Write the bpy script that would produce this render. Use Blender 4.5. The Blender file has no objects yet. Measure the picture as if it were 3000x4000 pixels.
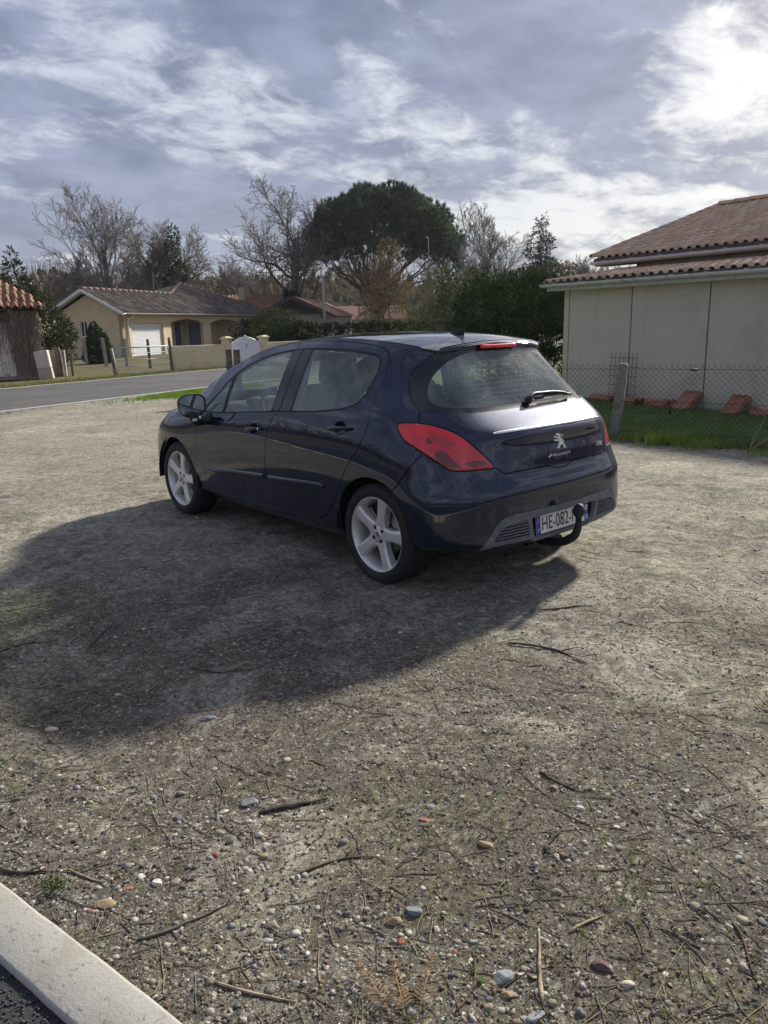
import bpy, math, random
import numpy as np
from mathutils import Matrix, Vector
# ------------------------------------------------------------------ camera, sky, sun, exposure
SC = bpy.context.scene
COL = SC.collection
RAD = math.radians
cam_d = bpy.data.cameras.new('camera'); CAM = bpy.data.objects.new('camera', cam_d); COL.objects.link(CAM)
cam_d.sensor_fit = 'VERTICAL'; cam_d.sensor_height = 36.0; cam_d.lens = 36.0*2986.8/4000
cam_d.clip_start = 0.05; cam_d.clip_end = 3000
_p, _r = RAD(13.807), RAD(-1.402)
_f = Vector((0, math.cos(_p), -math.sin(_p))); _u0 = Vector((0, math.sin(_p), math.cos(_p))); _x0 = Vector((1, 0, 0))
_x = math.cos(_r)*_x0 + math.sin(_r)*_u0; _u = -math.sin(_r)*_x0 + math.cos(_r)*_u0
CAM.matrix_world = Matrix(((_x[0], _u[0], -_f[0], 0), (_x[1], _u[1], -_f[1], 0), (_x[2], _u[2], -_f[2], 1.5686), (0, 0, 0, 1)))
SC.camera = CAM
SUN_AZ, SUN_EL = 37.0, 29.5          # azimuth clockwise from +Y, elevation
sun_d = bpy.data.lights.new('sun', 'SUN'); sun_d.energy = 2.3; sun_d.angle = RAD(3.6); sun_d.color = (1.0, 0.93, 0.81)
SUN = bpy.data.objects.new('sun', sun_d); COL.objects.link(SUN)
_s = Vector((math.sin(RAD(SUN_AZ))*math.cos(RAD(SUN_EL)), math.cos(RAD(SUN_AZ))*math.cos(RAD(SUN_EL)), math.sin(RAD(SUN_EL))))
SUN.rotation_euler = _s.to_track_quat('Z', 'Y').to_euler()
SUN.location = _s*60
SC.view_settings.view_transform = 'Standard'; SC.view_settings.look = 'None'
SC.view_settings.exposure = 1.66; SC.view_settings.gamma = 1.0; SC.view_settings.use_curve_mapping = False
W = bpy.data.worlds.new('World'); SC.world = W; W.use_nodes = True

SKY_DX, SKY_DY = 33.3, 8.8

class G:
    """tiny node-graph writer"""
    def __init__(s, tree): s.t = tree; s.n = tree.nodes; s.l = tree.links
    def node(s, typ, ins=None, **kw):
        n = s.n.new(typ)
        for k, v in kw.items(): setattr(n, k, v)
        for k, v in (ins or {}).items(): s.set(n.inputs[k], v)
        return n
    def set(s, sock, v):
        if isinstance(v, bpy.types.NodeSocket): s.l.new(v, sock)
        elif isinstance(v, bpy.types.Node): s.l.new(v.outputs[0], sock)
        else: sock.default_value = v
    def math(s, op, a, b=0.0, c=None, clamp=False):
        n = s.n.new('ShaderNodeMath'); n.operation = op; n.use_clamp = clamp
        s.set(n.inputs[0], a); s.set(n.inputs[1], b)
        if c is not None: s.set(n.inputs[2], c)
        return n.outputs[0]
    def vmath(s, op, a, b=None):
        n = s.n.new('ShaderNodeVectorMath'); n.operation = op; s.set(n.inputs[0], a)
        if b is not None: s.set(n.inputs[1], b)
        return n.outputs['Value'] if op in ('DOT_PRODUCT', 'LENGTH') else n.outputs[0]
    def noise(s, vec, scale, detail=4.0, rough=.55, dist=0.0, out=0):
        n = s.node('ShaderNodeTexNoise', {'Scale': scale, 'Detail': detail, 'Roughness': rough, 'Distortion': dist})
        if vec is not None: s.set(n.inputs['Vector'], vec)
        return n.outputs[out]
    def ramp(s, fac, stops, interp='LINEAR'):
        n = s.n.new('ShaderNodeValToRGB'); e = n.color_ramp; e.interpolation = interp
        while len(e.elements) > len(stops): e.elements.remove(e.elements[-1])
        while len(e.elements) < len(stops): e.elements.new(1.0)
        for q, (p, c) in zip(e.elements, stops):
            q.position = p; q.color = (c, c, c, 1) if np.isscalar(c) else (*c[:3], 1)
        s.set(n.inputs[0], fac); return n.outputs[0]
    def mix(s, fac, a, b, blend='MIX'):
        n = s.n.new('ShaderNodeMix'); n.data_type = 'RGBA'; n.blend_type = blend
        s.set(n.inputs[0], fac)
        for k, v in ((6, a), (7, b)):
            if isinstance(v, (tuple, list)): v = (*v[:3], 1)
            s.set(n.inputs[k], v)
        return n.outputs[2]
    def sstep(s, x, a, b):
        n = s.node('ShaderNodeMapRange', {'Value': x, 'From Min': a, 'From Max': b}, interpolation_type='SMOOTHSTEP'); return n.outputs[0]

def build_sky():
    g = G(W.node_tree); g.n.clear()
    out = g.node('ShaderNodeOutputWorld'); bg = g.node('ShaderNodeBackground', {'Strength': 0.094})
    sky = g.node('ShaderNodeTexSky', sky_type='NISHITA', sun_disc=False)
    sky.sun_elevation = RAD(SUN_EL); sky.sun_rotation = RAD(SUN_AZ); sky.air_density = 1.2; sky.dust_density = 1.0
    tc = g.node('ShaderNodeTexCoord'); d = g.vmath('NORMALIZE', tc.outputs['Generated'])
    sep = g.node('ShaderNodeSeparateXYZ', {0: d}); x, y, z = sep.outputs
    zz = g.math('MAXIMUM', z, 0.0)
    k = g.math('DIVIDE', 1.0, g.math('ADD', zz, 0.22))
    px = g.math('MULTIPLY', x, k); py = g.math('MULTIPLY', y, k)
    P = g.node('ShaderNodeCombineXYZ', {0: g.math('ADD', g.math('ADD', px, g.math('MULTIPLY', py, -.25)), SKY_DX), 1: g.math('ADD', py, SKY_DY), 2: 0.0})
    big = g.noise(P, 1.0, 2.0, .5, .2)
    med = g.noise(P, 2.9, 9.0, .60, .35)
    fine = g.noise(P, 8.0, 9.0, .66, .5)
    cl = g.math('ADD', g.math('MULTIPLY', big, 0.40), g.math('ADD', g.math('MULTIPLY', med, 0.37), g.math('MULTIPLY', fine, 0.23)))
    sd = g.vmath('DOT_PRODUCT', d, tuple(_s)); sdp = g.math('MAXIMUM', sd, 0.0)
    glow = g.math('POWER', sdp, 5.0); glow2 = g.math('POWER', sdp, 26.0)
    low = g.math('POWER', g.math('SUBTRACT', 1.0, zz, clamp=True), 6.0)
    # the cloud deck opens a little towards the horizon
    cl = g.math('SUBTRACT', cl, g.math('MULTIPLY', g.math('MULTIPLY', low, glow), .07))
    thick = g.sstep(cl, 0.41, 0.515)
    deck = g.sstep(g.noise(P, 3.4, 7.0, .6, .3), .30, .72)
    thin = g.mix(g.math('ADD', g.math('MULTIPLY', glow, .75), g.math('MULTIPLY', low, .42), clamp=True), (1.95, 2.06, 2.45), (3.1, 3.08, 2.9))
    heavy = g.mix(deck, (.56, .63, .97), (1.12, 1.22, 1.72)); heavy = g.mix(g.math('MULTIPLY', low, .35), heavy, (1.35, 1.48, 1.85))
    c = g.mix(thick, thin, heavy)
    c = g.mix(1.0, c, g.mix(g.math('MULTIPLY', glow2, g.math('SUBTRACT', 1.0, g.math('MULTIPLY', thick, .75))), (0, 0, 0), (1.5, 1.42, 1.25)), 'ADD')
    c = g.mix(0.95, sky.outputs[0], c)
    g.set(bg.inputs['Color'], c); g.l.new(bg.outputs[0], out.inputs[0])
build_sky()
# ------------------------------------------------------------------ helpers
def link(o, parent=None):
    COL.objects.link(o)
    if parent is not None: o.parent = parent
    return o
def mesh(name, V, F, mat=None, parent=None, N=None, smooth=True, uv=None, attr=None, loc=None, tag_=None):
    """V (n,3); F list of index tuples or an (m,3)/(m,4) array (or list of such arrays)"""
    V = np.asarray(V, np.float32)
    me = bpy.data.meshes.new(name)
    arrs = F if isinstance(F, list) and len(F) and isinstance(F[0], np.ndarray) and F[0].ndim == 2 else [F]
    if isinstance(arrs[0], np.ndarray):
        loops = np.concatenate([a.ravel() for a in arrs]).astype(np.int32)
        cnt = np.concatenate([np.full(len(a), a.shape[1]) for a in arrs])
    else:
        loops = np.array([i for f in F for i in f], np.int32); cnt = np.array([len(f) for f in F])
    start = np.concatenate([[0], np.cumsum(cnt)[:-1]]).astype(np.int32)
    me.vertices.add(len(V)); me.vertices.foreach_set('co', V.ravel())
    me.loops.add(len(loops)); me.loops.foreach_set('vertex_index', loops)
    me.polygons.add(len(cnt)); me.polygons.foreach_set('loop_start', start)
    me.polygons.foreach_set('use_smooth', np.full(len(cnt), bool(smooth)))
    me.update(calc_edges=True)
    if attr:
        for k, v in attr.items():
            v = np.asarray(v, np.float32)
            if v.ndim == 1: a = me.attributes.new(k, 'FLOAT', 'POINT'); a.data.foreach_set('value', v)
            else:
                if v.shape[1] == 3: v = np.concatenate([v, np.ones((len(v), 1), np.float32)], 1)
                a = me.attributes.new(k, 'FLOAT_COLOR', 'POINT'); a.data.foreach_set('color', v.ravel())
    if N is not None: me.normals_split_custom_set_from_vertices(np.asarray(N, np.float32).tolist())
    if mat is not None:
        for m in (mat if isinstance(mat, (list, tuple)) else [mat]): me.materials.append(m)
    o = bpy.data.objects.new(name, me); link(o, parent)
    if loc is not None: o.location = loc
    return o
def tag(o, label, cat=None, group=None, kind=None):
    if label: o['label'] = label
    if cat: o['category'] = cat
    if group: o['group'] = group
    if kind: o['kind'] = kind
    return o
def thing(name, label, cat, loc=(0, 0, 0), rz=0.0, group=None):
    o = bpy.data.objects.new(name, None); link(o); o.empty_display_size = .2
    o.location = loc; o.rotation_euler = (0, 0, rz)
    return tag(o, label, cat, group)
class MB:
    """collects simple solids into one mesh"""
    def __init__(s): s.V = []; s.F = []; s.n = 0
    def add(s, V, F):
        V = np.asarray(V, float); s.V.append(V); s.F += [tuple(i + s.n for i in f) for f in F]; s.n += len(V); return s
    def box(s, c, d, rz=0.0, M=None, taper=1.0):
        x, y, z = (t/2 for t in d)
        P = np.array([(-x, -y, -z), (x, -y, -z), (x, y, -z), (-x, y, -z), (-x*taper, -y*taper, z), (x*taper, -y*taper, z), (x*taper, y*taper, z), (-x*taper, y*taper, z)])
        if M is not None: P = P @ np.array(M).T
        if rz: a, b = math.cos(rz), math.sin(rz); P = np.stack([P[:, 0]*a - P[:, 1]*b, P[:, 0]*b + P[:, 1]*a, P[:, 2]], 1)
        return s.add(P + np.array(c), [(0, 3, 2, 1), (4, 5, 6, 7), (0, 1, 5, 4), (1, 2, 6, 5), (2, 3, 7, 6), (3, 0, 4, 7)])
    def tube(s, P, r, n=8, cap=True):
        P = np.asarray(P, float); R = np.full(len(P), r) if np.isscalar(r) else np.asarray(r, float)
        V, F = tube(P, R, n); m = len(P)
        if cap: F += [tuple(range(n))[::-1], tuple((m - 1)*n + i for i in range(n))]
        return s.add(V, F)
    def prism(s, pts, h0, h1, axis=2):
        """polygon (a,b) extruded along an axis"""
        n = len(pts); V = []
        for h in (h0, h1):
            for a, b in pts: V.append({2: (a, b, h), 1: (a, h, b), 0: (h, a, b)}[axis])
        F = [tuple(range(n))[::-1], tuple(range(n, 2*n))] + [(i, (i + 1) % n, n + (i + 1) % n, n + i) for i in range(n)]
        return s.add(V, F)
    def quad(s, a, b, c, d): return s.add([a, b, c, d], [(0, 1, 2, 3)])
    def out(s, name, mat, parent=None, smooth=False, bevel=0.0, seg=2, **kw):
        o = mesh(name, np.concatenate(s.V), s.F, mat, parent, smooth=smooth, **kw)
        if bevel:
            m = o.modifiers.new('bevel', 'BEVEL'); m.width = bevel; m.segments = seg; m.limit_method = 'ANGLE'; m.angle_limit = RAD(35)
        return o
def tube(P, R, n=8):
    m = len(P); T = np.gradient(P, axis=0); T /= np.linalg.norm(T, axis=1)[:, None] + 1e-12
    up = np.array([0, 0, 1.]) if abs(T[0, 2]) < .9 else np.array([1., 0, 0])
    V = []; a = np.arange(n)*2*math.pi/n
    x = np.cross(up, T[0]); x /= np.linalg.norm(x)
    for i in range(m):
        x = x - T[i]*(x @ T[i]); x /= np.linalg.norm(x) + 1e-12; y = np.cross(T[i], x)
        V.append(P[i] + R[i]*(np.cos(a)[:, None]*x + np.sin(a)[:, None]*y))
    F = [(i*n + j, i*n + (j + 1) % n, (i + 1)*n + (j + 1) % n, (i + 1)*n + j) for i in range(m - 1) for j in range(n)]
    return np.concatenate(V), F
def lathe(prof, n=32, axis='y', close=True):
    """prof (r,h) revolved round an axis"""
    V = []; F = []; m = len(prof)
    for j in range(n):
        a = 2*math.pi*j/n
        for r, h in prof:
            V.append({'y': (r*math.cos(a), h, r*math.sin(a)), 'z': (r*math.cos(a), r*math.sin(a), h)}[axis])
    for j in range(n):
        for i in range(m - 1):
            F.append((j*m + i, j*m + i + 1, ((j + 1) % n)*m + i + 1, ((j + 1) % n)*m + i))
    return np.array(V), F
def smoothpts(P, k=4, closed=False):
    P = np.asarray(P, float); n = len(P); out = []
    for i in range(n if closed else n - 1):
        p0 = P[(i - 1) % n] if closed or i > 0 else P[0]*2 - P[1]
        p1 = P[i]; p2 = P[(i + 1) % n]; p3 = P[(i + 2) % n] if closed or i + 2 < n else P[-1]*2 - P[-2]
        for t in np.arange(k)/k:
            out.append(.5*((2*p1) + (p2 - p0)*t + (2*p0 - 5*p1 + 4*p2 - p3)*t*t + (3*p1 - p0 - 3*p2 + p3)*t**3))
    if not closed: out.append(P[-1])
    return np.array(out)

# ------------------------------------------------------------------ materials
def mat(name, base, rough=.6, var=.15, scale=6.0, bump=0.0, bscale=40.0, metal=0.0, coat=0.0, spec=.5, detail=5.0, second=None, sfac=(.45, .6), sscale=2.0, attr=None, trans=0.0, obj=True, bdist=.01):
    m = bpy.data.materials.new(name); m.use_nodes = True; g = G(m.node_tree); b = g.n['Principled BSDF']
    tc = g.node('ShaderNodeTexCoord').outputs['Object']
    c = (*base, 1)
    if attr:
        c = g.node('ShaderNodeAttribute', attribute_name=attr).outputs['Color']
    if second is not None:
        f = g.sstep(g.noise(tc, sscale, 6.0, .6), *sfac)
        c = g.mix(f, c if attr else base, second)
    if var:
        f = g.noise(tc, scale, detail, .6)
        c = g.mix(1.0, c if (attr or second is not None) else base, g.ramp(f, [(.25, 1 - var), (.75, 1 + var)]), 'MULTIPLY')
    g.set(b.inputs['Base Color'], c)
    b.inputs['Roughness'].default_value = rough; b.inputs['Metallic'].default_value = metal
    b.inputs['Specular IOR Level'].default_value = spec; b.inputs['Coat Weight'].default_value = coat; b.inputs['Coat Roughness'].default_value = .03
    b.inputs['Transmission Weight'].default_value = trans
    if bump:
        bn = g.node('ShaderNodeBump', {'Strength': bump, 'Distance': bdist, 'Height': g.noise(tc, bscale, 6.0, .65)})
        g.set(b.inputs['Normal'], bn)
    return m
# ------------------------------------------------------------------ ground, road, kerbs
RDIR = np.array([.5, .866]); RN = np.array([.866, -.5])         # road direction, and its right hand normal
ROAD_NEAR, ROAD_FAR = -14.66, -20.76
FENCE_A, FENCE_B = np.array([-3.15, 16.0]), np.array([3.21, 10.49])
FDIR = np.array([.826, -.563]); FN = np.array([.563, .826])     # lot fence direction, normal pointing into the garden
KDIR = np.array([.805, -.594]); KN = np.array([.594, .805])     # kerb in the corner next to the camera
K1, K2 = .862, .716
_rg = np.random.default_rng(11)
_LAT = _rg.random((256, 256))
def vnoise(x, y, s):
    x = np.asarray(x)*s; y = np.asarray(y)*s; i = np.floor(x).astype(int); j = np.floor(y).astype(int); fx = x - i; fy = y - j
    fx = fx*fx*(3 - 2*fx); fy = fy*fy*(3 - 2*fy); g = lambda a, b: _LAT[(i + a) & 255, (j + b) & 255]
    return (g(0, 0)*(1 - fx) + g(1, 0)*fx)*(1 - fy) + (g(0, 1)*(1 - fx) + g(1, 1)*fx)*fy - .5
def gheight(x, y):
    x = np.asarray(x, float); y = np.asarray(y, float)
    near = np.clip((11 - np.hypot(x, y))/5, 0, 1)
    h = near*(.030*vnoise(x, y, 1.7) + .012*vnoise(x + 7, y + 3, 7.0) + .007*vnoise(x + 1, y + 9, 19.0)) + .006*near*vnoise(x + 4, y, 43.)
    rd = x*RN[0] + y*RN[1]
    h = h*np.clip((rd - ROAD_NEAR)/.8, 0, 1)
    kd = x*KN[0] + y*KN[1]
    h = np.where(kd < K1 + .22, h*np.clip((kd - K1)/.22, .15, 1), h)
    return np.where((kd < K1 - .03) | ((rd < ROAD_NEAR - .02) & (rd > ROAD_FAR + .02)), -.08, h)
def ground_material():
    m = bpy.data.materials.new('sandy_gravel_soil'); m.use_nodes = True; g = G(m.node_tree); b = g.n['Principled BSDF']
    tc = g.node('ShaderNodeTexCoord').outputs['Object']
    sx, sy, sz = g.node('ShaderNodeSeparateXYZ', {0: tc}).outputs
    big = g.noise(tc, .42, 6.0, .62, .6)
    mid = g.noise(tc, 1.9, 8.0, .66, .4)
    fine = g.noise(tc, 26.0, 6.0, .7)
    grit = g.noise(tc, 120.0, 4.0, .75)
    wide = g.noise(tc, .85, 5.0, .58, .5)
    sand = g.mix(mid, (.212, .200, .162), (.358, .340, .284))
    soil = g.mix(fine, (.062, .054, .045), (.175, .154, .124))
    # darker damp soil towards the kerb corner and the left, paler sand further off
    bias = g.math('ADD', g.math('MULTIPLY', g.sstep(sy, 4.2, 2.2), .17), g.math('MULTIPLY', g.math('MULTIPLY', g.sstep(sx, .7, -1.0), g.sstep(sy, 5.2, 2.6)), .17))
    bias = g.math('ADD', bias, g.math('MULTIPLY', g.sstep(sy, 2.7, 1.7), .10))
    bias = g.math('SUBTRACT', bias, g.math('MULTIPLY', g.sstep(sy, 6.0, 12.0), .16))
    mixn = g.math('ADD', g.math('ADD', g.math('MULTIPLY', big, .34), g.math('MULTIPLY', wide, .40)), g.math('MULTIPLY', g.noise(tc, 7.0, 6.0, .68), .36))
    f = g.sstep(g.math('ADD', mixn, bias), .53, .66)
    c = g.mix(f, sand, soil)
    for sc, th, cols, amt in ((170.0, .45, ((.04, .035, .03), (.50, .46, .38)), .62), (80.0, .60, ((.07, .065, .06), (.60, .55, .46)), .6), (38.0, .84, ((.10, .10, .10), (.55, .50, .41)), .55)):
        v = g.node('ShaderNodeTexVoronoi', {'Vector': tc, 'Scale': sc, 'Randomness': 1.0})
        r = g.node('ShaderNodeSeparateXYZ', {0: v.outputs['Color']}).outputs
        pick = g.math('MULTIPLY', g.math('GREATER_THAN', r[0], th), g.sstep(v.outputs['Distance'], .50, .32))
        c = g.mix(g.math('MULTIPLY', pick, amt), c, g.mix(r[1], *cols))
    # pale dry sand lying in drifts
    c = g.mix(g.math('MULTIPLY', g.sstep(g.noise(tc, 1.0, 8.0, .68, .7), .50, .62), .72), c, g.mix(fine, (.33, .30, .24), (.47, .435, .355)))
    # moss and tiny weeds
    mo = g.math('MULTIPLY', g.sstep(g.noise(tc, .8, 6.0, .62), .40, .64), g.sstep(g.noise(tc, 30.0, 8.0, .78), .47, .58))
    # dark grit streaks that keep the surface mottled further away
    dk = g.math('MULTIPLY', g.sstep(g.noise(tc, 7.0, 10.0, .80, .8), .46, .60), g.sstep(g.noise(tc, 1.4, 4.0, .6), .34, .60))
    c = g.mix(g.math('MULTIPLY', dk, .72), c, g.mix(fine, (.070, .067, .060), (.150, .142, .120)))
    c = g.mix(g.math('MULTIPLY', mo, .70), c, g.mix(fine, (.085, .086, .034), (.20, .190, .090)))
    # beyond the lane: rough winter grass with fallen leaves
    rd = g.math('ADD', g.math('MULTIPLY', sx, float(RN[0])), g.math('MULTIPLY', sy, float(RN[1])))
    far = g.math('MAXIMUM', g.sstep(rd, ROAD_FAR + .2, ROAD_FAR - .5), g.sstep(sy, 24.0, 34.0))
    rough = g.mix(g.sstep(g.noise(tc, 2.6, 7.0, .68), .42, .58), g.mix(fine, (.055, .070, .022), (.125, .125, .05)), g.mix(fine, (.08, .055, .038), (.19, .14, .09)))
    c = g.mix(far, c, rough)
    c = g.mix(1.0, c, g.ramp(grit, [(.28, .60), (.72, 1.40)]), 'MULTIPLY')
    c = g.mix(1.0, c, g.ramp(g.noise(tc, 300.0, 2.0, .6), [(.3, .72), (.7, 1.28)]), 'MULTIPLY')
    for sc, lo, hi in ((60.0, .66, 1.34), (26.0, .86, 1.14)):
        v = g.node('ShaderNodeTexVoronoi', {'Vector': g.mix(.06, tc, g.noise(tc, 20.0, 3.0, .6, out=1)), 'Scale': sc, 'Randomness': 1.0}); c = g.mix(1.0, c, g.ramp(g.node('ShaderNodeSeparateXYZ', {0: v.outputs['Color']}).outputs[0], [(.0, lo), (1.0, hi)]), 'MULTIPLY')
    g.set(b.inputs['Base Color'], c); b.inputs['Roughness'].default_value = .95; b.inputs['Specular IOR Level'].default_value = .15
    h = g.math('ADD', g.math('ADD', g.math('MULTIPLY', grit, .5), g.math('MULTIPLY', fine, .55)), g.math('MULTIPLY', g.noise(tc, 260.0, 3.0, .7), .35))
    g.set(b.inputs['Normal'], g.node('ShaderNodeBump', {'Strength': .8, 'Distance': .014, 'Height': h}))
    return m
def build_ground():
    ax = lambda lo, hi, st, far, gr: np.concatenate([[-far, -far*.45, -far*.2, -far*.1, -far*.06]][:1] + [lo - st*np.cumsum(1.22**np.arange(gr))[::-1], np.arange(lo, hi, st), hi + st*np.cumsum(1.22**np.arange(gr)), [far]])
    xs = ax(-4.2, 4.2, .026, 900, 42); ys = ax(1.0, 7.6, .026, 900, 42)
    xs = np.unique(np.clip(xs, -900, 900)); ys = np.unique(np.clip(ys, -900, 900))
    X, Y = np.meshgrid(xs, ys); Z = gheight(X, Y); V = np.stack([X, Y, Z], -1).reshape(-1, 3); ny, nx = X.shape
    i = np.arange(nx*ny).reshape(ny, nx); F = np.stack([i[:-1, :-1], i[:-1, 1:], i[1:, 1:], i[1:, :-1]], -1).reshape(-1, 4)
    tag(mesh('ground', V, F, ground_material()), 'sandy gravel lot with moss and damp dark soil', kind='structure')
    # asphalt road with pale concrete edge strips
    am = mat('road_asphalt', (.062, .063, .066), .85, .25, 3, bump=.5, bscale=220, second=(.085, .083, .080), sfac=(.42, .62), sscale=.7)
    km = mat('edge_concrete', (.46, .45, .41), .85, .25, 9, bump=.4, bscale=90, second=(.22, .21, .18), sfac=(.5, .72), sscale=6)
    def strip(name, o0, o1, z, m, t0=-70, t1=130, thick=.06, lab=None):
        P = lambda t, o: RDIR*t + RN*o
        mb = MB(); n = 60; ts = np.linspace(t0, t1, n); V = []; F = []
        for t in ts:
            a, b = P(t, o0), P(t, o1); V += [(*a, z - thick), (*a, z), (*b, z), (*b, z - thick)]
        for k in range(n - 1):
            for q in range(3): F.append((4*k + q, 4*k + q + 1, 4*k + q + 5, 4*k + q + 4))
        o = mesh(name, V, [f[::-1] for f in F], m, smooth=False); tag(o, lab, kind='structure'); return o
    strip('road', ROAD_FAR + .1, ROAD_NEAR - .1, .004, am, lab='grey asphalt lane between pale edge strips')
    strip('road_edging', ROAD_NEAR - .1, ROAD_NEAR + .03, .014, km, lab='pale concrete strip along the near side of the lane')
    strip('road_edging', ROAD_FAR - .03, ROAD_FAR + .1, .014, km, lab='pale concrete strip along the far side of the lane')
    # corner kerb beside the camera
    cm = bpy.data.materials.new('weathered_kerb_concrete'); cm.use_nodes = True; g = G(cm.node_tree); b = g.n['Principled BSDF']; tc = g.node('ShaderNodeTexCoord').outputs['Object']
    c = g.mix(g.noise(tc, 14.0, 8.0, .7), (.33, .32, .285), (.46, .45, .41))
    sp = g.sstep(g.noise(tc, 42.0, 7.0, .75), .56, .66); c = g.mix(g.math('MULTIPLY', sp, .75), c, (.13, .12, .085))
    sp2 = g.sstep(g.noise(tc, 5.0, 6.0, .65), .52, .72); c = g.mix(g.math('MULTIPLY', sp2, .55), c, (.30, .28, .19))
    g.set(b.inputs['Base Color'], c); b.inputs['Roughness'].default_value = .9
    g.set(b.inputs['Normal'], g.node('ShaderNodeBump', {'Strength': .5, 'Distance': .004, 'Height': g.noise(tc, 120.0, 6.0, .7)}))
    prof = [(K2, -.10), (K2 + .002, -.002), (K2 + .006, .003), (K2 + .012, .006), (K1 - .012, .020), (K1 - .005, .019), (K1 - .001, .014), (K1, .008), (K1, -.10)]
    a0 = KDIR*(-2.2); V = []; F = []; n = 200; m = len(prof)
    for t in np.concatenate([np.linspace(-14.4, -2.7, 50), np.linspace(-2.6, 3.4, 90), np.linspace(3.6, 30, 60)]):
        w = .0012*math.sin(t*9) + .001*math.sin(t*31)
        for o, z in prof: p = KDIR*(t - 1.0) + KN*(o + (w if o > K2 + .03 else -w)); V.append((*p, z))
    for k in range(n - 1):
        for q in range(m - 1): F.append((m*k + q, m*k + q + 1, m*k + m + q + 1, m*k + m + q))
    tag(mesh('kerb', V, F, cm), 'pale concrete kerb in the near corner of the lot', kind='structure')
    # asphalt beyond the kerb, with a coarse stone surface
    rng = np.random.default_rng(3)
    am2 = mat('coarse_asphalt', (.040, .041, .046), .72, .35, 60, bump=1.0, bscale=110, bdist=.02)
    P = lambda t, o: (*(KDIR*(t - 1.0) + KN*o), -.012)
    tag(mesh('pavement', [P(-14.4, K2 + .003), P(30, K2 + .003), P(30, -7), P(-14.4, -7)], [(0, 3, 2, 1)], am2), 'coarse grey asphalt beside the pale kerb', kind='structure')
    q = []; 
    n = 2600; t = rng.uniform(-1.2, 1.0, n); o = K2 - np.abs(rng.normal(0, .16, n)); pos = np.stack([KDIR[0]*(t - 1) + KN[0]*o, KDIR[1]*(t - 1) + KN[1]*o, np.full(n, -.010)], 1)
    cols = np.stack([c*rng.uniform(.6, 1.5, n) for c in (.045, .046, .050)], 1)
    scatter('asphalt_chippings', ICO20, pos, rng.uniform(.003, .0065, n), cols, rng, M_SCAT, squash=.75, label='dark stone chippings in the asphalt surface')
def ico(sub):
    t = (1 + 5**.5)/2; V = [(-1, t, 0), (1, t, 0), (-1, -t, 0), (1, -t, 0), (0, -1, t), (0, 1, t), (0, -1, -t), (0, 1, -t), (t, 0, -1), (t, 0, 1), (-t, 0, -1), (-t, 0, 1)]
    F = [(0, 11, 5), (0, 5, 1), (0, 1, 7), (0, 7, 10), (0, 10, 11), (1, 5, 9), (5, 11, 4), (11, 10, 2), (10, 7, 6), (7, 1, 8), (3, 9, 4), (3, 4, 2), (3, 2, 6), (3, 6, 8), (3, 8, 9), (4, 9, 5), (2, 4, 11), (6, 2, 10), (8, 6, 7), (9, 8, 1)]
    V = np.array(V, float); V /= np.linalg.norm(V[0]); F = np.array(F)
    for _ in range(sub):
        E = {}; V = list(map(tuple, V)); F2 = []
        def mid(a, b):
            k = (min(a, b), max(a, b))
            if k not in E: p = np.array(V[a]) + np.array(V[b]); V.append(tuple(p/np.linalg.norm(p))); E[k] = len(V) - 1
            return E[k]
        for a, b, c in F: x, y, z = mid(a, b), mid(b, c), mid(c, a); F2 += [(a, x, z), (x, b, y), (z, y, c), (x, y, z)]
        V = np.array(V); F = np.array(F2)
    return V, F
def rock(seed, sub=1, amp=.22):
    V, F = ico(sub); r = np.random.default_rng(seed)
    for _ in range(5):
        d = r.normal(size=3); d /= np.linalg.norm(d); h = r.uniform(.45, .8); k = V @ d; V = V - np.maximum(k - h, 0)[:, None]*d
    return V*(1 + r.uniform(-amp, amp, (len(V), 1))*.5), F
def rotmats(rng, n, tilt=math.pi):
    a = rng.uniform(0, 2*math.pi, n); ax = rng.normal(size=(n, 3)); ax /= np.linalg.norm(ax, axis=1)[:, None]; t = rng.uniform(-tilt, tilt, n)
    c, s = np.cos(t), np.sin(t); x, y, z = ax.T; C = 1 - c
    R = np.stack([np.stack([c + x*x*C, x*y*C - z*s, x*z*C + y*s], -1), np.stack([y*x*C + z*s, c + y*y*C, y*z*C - x*s], -1), np.stack([z*x*C - y*s, z*y*C + x*s, c + z*z*C], -1)], 1)
    ca, sa = np.cos(a), np.sin(a); Z = np.zeros((n, 3, 3)); Z[:, 0, 0] = ca; Z[:, 0, 1] = -sa; Z[:, 1, 0] = sa; Z[:, 1, 1] = ca; Z[:, 2, 2] = 1
    return Z @ R
def scatter(name, protos, pos, size, cols, rng, m, squash=1.0, aspect=None, tilt=math.pi, label=None, smooth=True, kind='stuff', parent=None):
    n = len(pos); which = rng.integers(0, len(protos), n); Vs, Fs, Cs = [], [], []; off = 0
    asp = aspect if aspect is not None else np.stack([np.ones(n), rng.uniform(.6, 1, n), rng.uniform(.5, .9, n)], 1)
    for k, (pv, pf) in enumerate(protos):
        i = np.where(which == k)[0]
        if not len(i): continue
        R = rotmats(rng, len(i), tilt); P = pv[None]*asp[i][:, None, :]; P = np.einsum('nij,nkj->nki', R, P)
        P[:, :, 2] *= squash; P = P*np.asarray(size)[i][:, None, None] + pos[i][:, None, :]
        f = pf[None] + (np.arange(len(i))*len(pv))[:, None, None] + off
        Vs.append(P.reshape(-1, 3)); Fs.append(f.reshape(-1, 3)); Cs.append(np.repeat(cols[i], len(pv), 0)); off += len(i)*len(pv)
    o = mesh(name, np.concatenate(Vs), np.concatenate(Fs), m, parent, smooth=smooth, attr={'tint': np.concatenate(Cs)})
    if label: tag(o, label, kind=kind)
    else: o['kind'] = kind
    return o
OCT = []
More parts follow.
